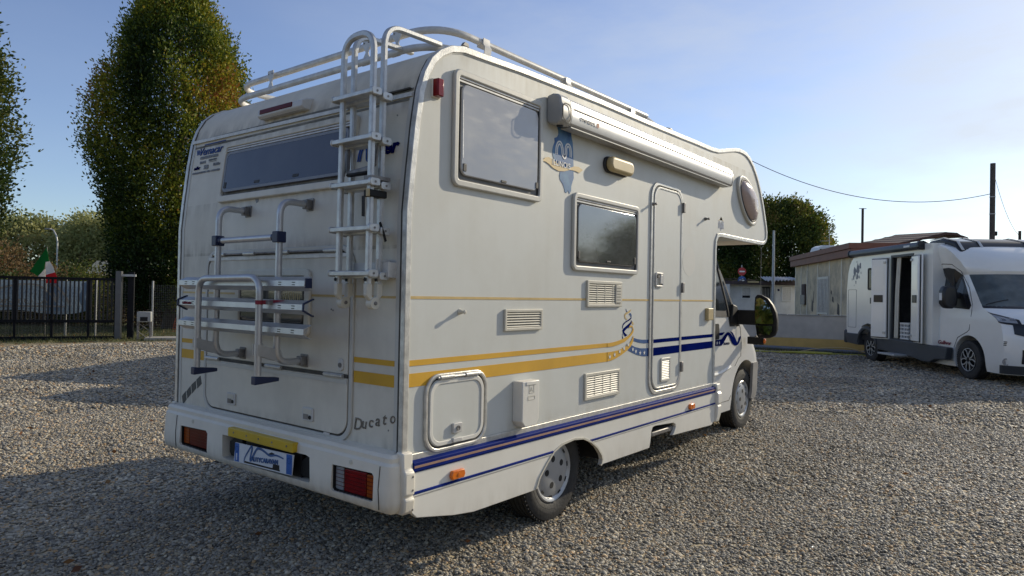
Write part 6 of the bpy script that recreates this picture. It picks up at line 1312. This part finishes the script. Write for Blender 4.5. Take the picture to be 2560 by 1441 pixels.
# ------------------------------------------------------------------ SECOND CAMPER (local: x right, y forward, origin under its right rear wheel face)
v2 = thing('camper_van', 'newer white low camper with both side doors open, dark awning and dark skirts', 'camper', (-.824, 15.645, 0), math.atan2(-.586, -.810), world=False)
M['v2white'] = pm('v2_white_paint', (.86,.84,.78), .22, 0, .02, 3, coat=.5); M['v2side'] = pm('v2_side_skin', (.86,.835,.76), .12, 0, .02, 3, coat=.8)
M['v2grey'] = pm('v2_dark_skirt', (.055,.06,.066), .42, 0, .1, 5); M['v2awn'] = pm('dark_awning', (.07,.078,.09), .35, .4, .08, 5); M['v2black'] = pm('v2_black', (.014,.014,.015), .35, 0, .2, 6)
VW = 2.28
sp2 = [(-1.13, .70), (-1.15, 1.2), (-1.14, 1.8), (-1.08, 2.2), (-.98, 2.42), (-.84, 2.56), (-.66, 2.64), (-.3, 2.68), (2.2, 2.72), (2.62, 2.70), (2.62, .62), (.55, .62), (.42, .86), (.28, .96), (-.05, .99), (-.32, .92), (-.46, .70)]
b = MB(); b.prism(sp2, -VW, 0); bd = b.build('body', 'v2side', v2, smooth=30)
cut(bd, MB().box(-1.3, .2, 1.06, 1.88, .70, 2.50))
MB().box(-VW+.05, -.05, -1.1, 2.6, .58, .70).build('floor', 'under', v2, smooth=0)
for x0, sx in ((0, 1), (-VW, -1)):
    MB().prism([(-1.17, .72), (-1.05, .47), (-.45, .45), (-.40, .72)], x0-sx*.3, x0+sx*.03).build('rear_skirt', 'v2grey', v2, bevel=.015)
    MB().prism([(.42, .70), (.50, .42), (1.1, .40), (1.9, .37), (2.3, .32), (2.55, .32), (2.75, .40), (3.10, .42), (3.14, .66)], x0-sx*.1, x0+sx*.03).build('side_skirt', 'v2grey', v2, bevel=.015)
    b = MB(); b.sweep([(x0+sx*.02, -.03+.47*math.cos(a), .44+.44*math.sin(a)) for a in [rad(10+160*i/16) for i in range(17)]], [(-.03, -.035), (.03, -.035), (.03, .035), (-.03, .035)], upv=(1, 0, 0)); b.build('arch_trim', 'v2grey', v2, bevel=.01)
MB().box(-VW-.02, .03, -1.24, -1.10, .46, .80).build('rear_bumper', 'v2grey', v2, bevel=.04)
c2 = Cab(-1.14, [(.30, .96), (.45, 1.0), (.9, 1.01), (1.2, 1.005), (1.4, .985), (1.7, .93), (2.05, .87), (2.15, .93), (2.4, 1.02), (2.6, 1.06), (2.70, 1.02)], 2.35,
         [(.30, 4.40), (.45, 4.46), (.70, 4.50), (.95, 4.48), (1.15, 4.42), (1.25, 4.32), (1.32, 4.18), (1.38, 4.02), (1.44, 3.90), (1.50, 3.83), (2.05, 3.32), (2.12, 3.33), (2.3, 3.24), (2.45, 3.10), (2.58, 2.90), (2.66, 2.66), (2.70, 2.45)],
         [(.30, .34), (.9, .34), (1.15, .36), (1.3, .36), (1.45, .36), (1.5, .34), (2.05, .26), (2.3, .30), (2.7, .20)], 2.8)
zs = [.30, .34, .40, .48, .58, .70, .82, .92, 1.0, 1.08, 1.15, 1.2, 1.25, 1.29, 1.32, 1.35, 1.38, 1.41, 1.44, 1.47, 1.50, 1.6, 1.7, 1.8, 1.9, 2.0, 2.05, 2.09, 2.12, 2.2, 2.3, 2.38, 2.45, 2.52, 2.58, 2.62, 2.66, 2.70]
cb2 = c2.body(zs, 'cab', 'v2white', v2)
for xa, xb in ((-.62, .3), (-VW-.3, -VW+.62)): cut(cb2, MB().prism([(3.55+.46*math.cos(a), .46+.46*math.sin(a)) for a in [2*math.pi*i/40 for i in range(40)]]+[], xa, xb)); cut(cb2, MB().box(xa, xb, 3.10, 4.0, .1, .46))
MB().box(-1.8, -.5, 3.1, 4.0, .3, 1.0).build('engine_bay', 'under', v2, smooth=0)
c2.patch(.357, .643, 1.47, 2.045, 26, 10, .006, 'windscreen', 'wsglass', v2, zf=lambda f: (1.47-.03*math.sin(math.pi*f), 2.05+.01*math.sin(math.pi*f)))
c2.patch(.352, .648, 1.43, 1.475, 26, 2, .007, 'cowl', 'v2black', v2)
for sx in (1, -1):
    c2.side([(2.53, 1.60), (2.57, 1.50), (2.66, 1.43), (3.52, 1.40), (3.56, 1.47), (3.28, 1.85), (3.10, 2.08), (2.98, 2.17), (2.80, 2.20), (2.62, 2.19), (2.55, 2.10), (2.52, 1.9)], .006, .01, 'window_rubber', 'v2black', v2, sx)
    c2.side([(2.58, 1.62), (2.62, 1.53), (2.70, 1.47), (3.25, 1.445), (3.25, 1.84), (3.07, 2.05), (2.96, 2.13), (2.80, 2.155), (2.65, 2.14), (2.60, 2.06), (2.57, 1.9)], .009, .006, 'side_window', 'glass', v2, sx)
    MB().sweep([(c2.xc+sx*(c2.w(z)+.012), 2.95, z) for z in (1.46, 1.8, 2.12)], [(-.004, -.012), (.004, -.012), (.004, .012), (-.004, .012)], upv=(1, 0, 0)).build('window_divider', 'v2black', v2)
    MB().sweep([(c2.xc+sx*(c2.w(z)+.002), y, z) for y, z in ((2.42, .64), (2.42, 2.0), (2.50, 2.22), (2.65, 2.28), (2.95, 2.26), (3.15, 2.12), (3.40, 1.80), (3.58, 1.50), (3.60, 1.35), (3.56, 1.02), (3.50, .98), (3.22, .86), (3.10, .66))], [(-.002, -.006), (.002, -.006), (.002, .006), (-.002, .006)], upv=(1, 0, 0)).build('door_seam', 'seal', v2, smooth=0)
    c2.side(rr(2.46, 1.18, 2.60, 1.42, .04, 3), .02, .03, 'door_handle', 'v2black', v2, sx, 2)
    xm = c2.xc+sx*(c2.w(1.5)); mr = MB().prism([(xm+sx*.10, 1.47), (xm+sx*.08, 1.60), (xm+sx*.10, 1.78), (xm+sx*.16, 1.84), (xm+sx*.32, 1.83), (xm+sx*.36, 1.74), (xm+sx*.36, 1.50), (xm+sx*.30, 1.41), (xm+sx*.16, 1.40)], 3.12, 3.30, 'y').build('mirror', 'v2black', v2, bevel=.04, bseg=3)
    MB().prism([(3.10, 1.42), (3.50, 1.40), (3.36, 1.66), (3.12, 1.72)], xm-.02, xm+sx*.03).build('mirror_foot', 'v2black', mr); MB().box(min(xm, xm+sx*.14), max(xm, xm+sx*.14), 3.17, 3.26, 1.60, 1.70).build('mirror_arm', 'v2black', mr, bevel=.01)
    MB().prism([(3.17, 1.56), (3.25, 1.56), (3.25, 1.70), (3.17, 1.70)], xm+sx*.355, xm+sx*.368).build('repeater', 'white_vinyl', mr, smooth=0)
# headlights swept back, grille, fog lamps, bumper slots
def hl(t0, t1, nm='headlight'):
    f = (lambda q: (1.19-.05*q, 1.245+.12*(1-q)+.02*math.sin(math.pi*q))) if t0 < .5 else (lambda q: (1.14+.05*q, 1.245+.12*q+.02*math.sin(math.pi*q)))
    g = (lambda q: (1.212-.03*q, 1.225+.10*(1-q)+.02*math.sin(math.pi*q))) if t0 < .5 else (lambda q: (1.182+.03*q, 1.225+.10*q+.02*math.sin(math.pi*q)))
    h = c2.patch(t0, t1, 0, 0, 14, 4, .010, nm, 'v2black', v2, zf=f); c2.patch(t0+.006, t1-.006, 0, 0, 12, 4, .016, 'lens', 'clear_lens', h, zf=g)
    for k in range(3): c2.patch(t0+.014+k*.022, t0+.026+k*.022, 1.225, 1.27, 3, 2, .020, 'lamp_unit', 'chrome' if k else 'alu', h)
hl(.348, .425); hl(.575, .652)
c2.patch(.405, .595, .98, 1.17, 22, 4, .012, 'grille', 'v2black', v2, zf=lambda f: (1.0-.10*math.sin(math.pi*f), 1.165+.015*math.sin(math.pi*f)))
for t0 in (.352, .618):
    for k in range(3): c2.patch(t0+.008+k*.002, t0+.024+k*.002, .80+.028*k, .815+.028*k, 4, 1, .010, 'bumper_slot', 'v2black', v2)
    pt_ = c2.pt(t0+.022, .52, .004); fl = MB().lathe([(0, .0001), (0, .055), (.02, .065), (.02, .045)], pt_, 'y', 20).build('fog_lamp', 'clear_lens', v2); 
c2.patch(.34, .66, .31, .46, 34, 2, .012, 'lower_lip', 'v2grey', v2)
c2.patch(.42, .58, .50, .74, 20, 3, .010, 'lower_grille', 'v2black', v2)
for k in range(2):
    b = MB(); q = [c2.pt(.385+.06*f+.09*k, 1.49+.10*f, .012) for f in (0, .25, .5, .75, 1)]; b.tube(q, .009, 6); b.build('wiper', 'v2black', v2)
b = MB(); q = [c2.pt(t, 1.50, .001) for t in np.linspace(.347, .653, 30)]; 
# roof: dark cap of the front skylight, side awning
sk2 = MB().prism([(2.0, 2.70), (2.1, 2.78), (2.5, 2.80), (2.95, 2.70), (3.12, 2.52), (3.14, 2.46), (3.0, 2.46), (2.4, 2.60)], -2.0, -.22).build('roof_cap', 'v2black', v2, bevel=.05, bseg=3)
for xx in (-1.96, -1.55, -.66, -.27): MB().sweep([(xx, 2.05, 2.80), (xx, 2.5, 2.815), (xx, 2.95, 2.715), (xx, 3.13, 2.53)], [(-.006, -.025), (.006, -.025), (.006, .025), (-.006, .025)], upv=(0, 0, 1)).build('cap_rib', 'alu_white', sk2)
for a, c in ((-1.90, -1.60), (-.61, -.32)): MB().prism([(2.55, 2.795), (2.93, 2.71), (3.10, 2.545), (3.09, 2.535), (2.92, 2.69), (2.55, 2.78)], a, c).build('skylight', 'glass', sk2, smooth=0)
aw2 = MB().prism([(-.06, 2.60), (-.06, 2.72), (.02, 2.755), (.10, 2.745), (.125, 2.70), (.12, 2.635), (.07, 2.60)], -.80, 2.24, 'y').build('awning', 'v2awn', v2, bevel=.008)
MB().prism([(-.07, 2.585), (-.07, 2.73), (.02, 2.77), (.11, 2.76), (.14, 2.70), (.135, 2.625), (.08, 2.585)], 2.24, 2.32, 'y').build('end_cap', 'v2black', aw2, bevel=.01); MB().prism([(-.07, 2.585), (-.07, 2.73), (.02, 2.77), (.11, 2.76), (.14, 2.70), (.135, 2.625), (.08, 2.585)], -.84, -.80, 'y').build('end_cap', 'v2black', aw2, bevel=.01)
MB().box(.1245, .128, 1.75, 1.98, 2.66, 2.70).build('logo_mark', 'white_vinyl', aw2, smooth=0)
# side fittings
w2_ = MB().ring(rr(-.03, 1.78, .62, 2.30, .05), rr(.01, 1.82, .58, 2.26, .03), 0, .02).build('side_window', 'black', v2, bevel=.004); MB().prism(rr(.01, 1.82, .58, 2.26, .03), .0, .012).build('pane', 'glass', w2_, smooth=0)
MB().ring(rr(-1.06, .86, -.62, 1.80, .04), rr(-1.05, .87, -.63, 1.79, .035), 0, .004).build('locker_door', 'steel', v2)
MB().box(0, .012, .08, .20, 1.46, 1.60).build('socket', 'v2black', v2)
ow = bpy.data.materials['v2_dark_skirt']; random.seed(12); b = MB()
for cy, cz, s_ in ((-.72, 2.24, .13), (-.55, 2.30, .16), (-.60, 2.12, .09), (-.78, 2.10, .07), (-.44, 2.38, .09), (-.66, 1.98, .05), (-.50, 2.10, .05), (-.86, 2.05, .03), (-.40, 2.20, .03), (-.75, 1.90, .025), (-.62, 2.48, .03)):
    p = [(cy+s_*.6*math.cos(a)*random.uniform(.5, 1.2), cz+s_*math.sin(a)*random.uniform(.5, 1.2)) for a in [2*math.pi*i/9 for i in range(9)]]; b.prism(p, .001, .003)
b.build('world_map_sticker', 'greytext', v2, smooth=0)
ds = Vector((-.985, .17, 0)) 
free(); o = text('lettering', 'Gulliver', .11, 'redstrap', None, ((-.118, 2.62, .70), (0, 1, 0), (0, 0, 1)), extrude=.004, width=.42, shear=.15); o.parent = v2
# open side doors: two leaves folded out, dark seal between skin and lining
def leaf(y0, a, wdt, nm, sgn):
    """hinged at (0.02, y0), swung out by angle a from the side wall"""
    h = Vector((.03, y0, 0)); d = Vector((math.sin(a), sgn*math.cos(a), 0)); n_ = Vector((math.cos(a), -sgn*math.sin(a), 0))
    def lb(u0, u1, t0, t1, z0, z1):
        vs = [h+d*u+n_*t_+Vector((0, 0, z)) for u in (u0, u1) for t_ in (t0, t1) for z in (z0, z1)]; return MB().add(vs, [(0,1,3,2),(4,6,7,5),(0,4,5,1),(2,3,7,6),(0,2,6,4),(1,5,7,3)])
    o = lb(0, wdt, 0, .035, .68, 2.50).build(nm, 'v2white', v2, bevel=.015); lb(.01, wdt-.02, .035, .048, .70, 2.48).build('seal', 'v2black', o, bevel=.004); lb(.025, wdt-.035, .048, .085, .72, 2.46).build('lining', 'v2white', o, bevel=.012)
    lb(wdt*.25, wdt*.75, .085, .10, 1.50, 1.66).build('latch', 'v2black', o, bevel=.01)
    for z in (.80, 2.36): lb(.04, .10, .085, .11, z, z+.05).build('hinge', 'alu', o, bevel=.004)
    for z0_, z1_ in ((.82, 1.42), (1.76, 2.30)): lb(wdt*.2, wdt*.8, .085, .089, z0_, z1_).build('pressed_panel', 'v2side', o, bevel=.002)
leaf(1.03, rad(27), .44, 'rear_door_leaf', -1); leaf(2.03, rad(8), .42, 'front_door_leaf', 1)
# what shows inside the doorway; its dark back wall_panel stands in for shade
fr_ = MB().ring([(1.02, .66), (1.92, .66), (1.92, 2.54), (1.02, 2.54)], [(1.07, .71), (1.87, .71), (1.87, 2.49), (1.07, 2.49)], -.02, .015).build('door_frame', 'v2grey', v2)
for nm, bx_, mt in (('cupboard', (-.75, -.45, 1.10, 1.72, .72, 1.30), 'v2white'), ('drawer_front', (-.45, -.42, 1.14, 1.68, 1.02, 1.52), 'v2white'), ('locker', (-.70, -.30, 1.30, 1.72, 1.98, 2.46), 'vent'), ('wall_panel', (-.9, -.86, 1.07, 1.87, .72, 2.49), 'bark'), ('cabinet_door', (-.84, -.82, 1.28, 1.52, 1.82, 2.20), 'v2white')):
    MB().box(*bx_).build(nm, mt, v2, bevel=.01)
b = MB(); vs = []
for i in range(9):
    y = 1.08+.022*i; vs += [(-.05+.02*math.sin(i*1.7), y, .72), (-.05+.02*math.sin(i*1.7), y+.03, 1.7), (-.06+.02*math.sin(i*1.7), y+.08, 2.48)]
b.add(vs, [(3*i, 3*i+3, 3*i+4, 3*i+1) for i in range(8)]+[(3*i+1, 3*i+4, 3*i+5, 3*i+2) for i in range(8)]); b.build('curtain', 'vent', v2, smooth=60)
MB().box(-.9, -.02, 1.862, 1.876, .71, 2.49).build('doorway_shade', 'under', v2, smooth=0); MB().box(-.9, -.02, 1.064, 1.072, .71, 2.49).build('doorway_shade', 'under', v2, smooth=0)  # dark sheets added at both sides so the doorway looks shaded
MB().box(-.35, .30, 1.05, 1.75, .36, .40).build('step', 'alu', v2, bevel=.008)
for (y, z, x) in ((0, .445, -.06), (3.55, .47, -.12)):
    wheel(v2, x, y, z, .355, .24, 1, 'alloy', rimr=.215); wheel(v2, -VW-x, y, z, .355, .24, -1, 'alloy', rimr=.215)
# laundry basket standing in the doorway
lx, ly = -.24, 1.45; ca, sa = -.810, -.586; th = math.atan2(-.586, -.810)
wp = Vector((-.824, 15.645, 0))+Matrix.Rotation(th, 3, 'Z') @ Vector((lx, ly, .71)); t = thing('laundry_basket', 'white perforated plastic basket standing in the open camper doorway', 'basket', wp, th, world=False)
b = MB(); 
for i in range(6): b.box(.16, .17, -.17+i*.062, -.155+i*.062, 0, .34); b.box(-.16+.058*i, -.15+.058*i, -.175, -.165, 0, .34); b.box(-.16+.058*i, -.15+.058*i, .165, .175, 0, .34)
for j in range(5): b.box(.158, .172, -.175, .175, .0+j*.08, .025+j*.08); b.box(-.17, .17, -.177, -.163, j*.08, .025+j*.08); b.box(-.17, .17, .163, .177, j*.08, .025+j*.08)
b.build('basket_wall', 'white_vinyl', t, smooth=0); MB().box(-.17, .17, -.175, .175, 0, .012).build('base', 'white_vinyl', t); MB().ring(rr(-.18, -.185, .18, .185, .03), rr(-.16, -.165, .16, .165, .02), .33, .355, 'z').build('rim', 'white_vinyl', t)

# ------------------------------------------------------------------ LORRY hidden behind the motorhome; its shadow crosses the gravel at the left
hd_ = Vector((-.42, .9075, 0)); th = math.atan2(-hd_.x, hd_.y)
lo = thing('box_lorry', 'parked box lorry hidden behind the motorhome, throwing the two pointed shadows on the gravel', 'lorry', (-6.35, 5.3, .07), th, world=False)   # local x right, y forward(away), left corner at origin
MB().prism([(0, .5), (.05, 1.3), (.55, 2.15), (1.7, 2.25), (1.7, .5)], .0, 2.0).build('cab', 'v2white', lo, bevel=.06); MB().prism([(.03, 1.33), (.50, 2.06), (.52, 2.04), (.06, 1.31)], .15, 1.85).build('windscreen', 'glass', lo)
MB().box(-1.05, 2.3, 3.4, 8.2, .8, 2.95).build('cargo_box', 'skirt', lo, bevel=.02); MB().box(.2, 1.6, .3, 8.0, .55, .8).build('chassis', 'under', lo)
for y in (.9, 4.4, 6.9):
    for x, s_ in ((.05, -1), (1.95, 1)): MB().lathe([(0, .05), (0, .2), (-.02, .38), (-.22, .38), (-.24, .05)], (x, y, .36), 'x', 24, sgn=s_).build('wheel', 'rubber', lo)

# two more campers of the row, beyond the right edge of the frame; their shadows darken the middle of the yard
for k in (1, 2):
    c = copy_tree(v2); c.location = (-.824+2.35*k, 15.645+2.55*k, 0); c['label'] = 'first camper beyond the right picture edge, next to the white camper with open doors' if k == 1 else 'farthest camper of the row beyond the right picture edge'

# trees standing behind the photographer's back, at the near side of the yard (seen only in glass and mirrors)
for i, (x, y, H, R) in enumerate(((-6, -30, 7.5, 4), (3, -33, 8.5, 4.5), (12, -31, 7, 4), (21, -28, 8, 4.5), (31, -20, 7, 4))):
    tree('far_tree', ['leftmost tree of the row behind the camera', 'second tree of the row behind the camera, tallest', 'middle tree of the row behind the camera', 'fourth tree of the row behind the camera', 'last tree of the row behind the camera, toward the sun'][i], (x, y, .1), H, lambda f, R=R: R*math.sin(math.pi*(f*.85+.12))**.4, .4, 420, 12, .6, .22, 'leaf_green', .25, 140+i, group='trees behind the camera', sp=.45)
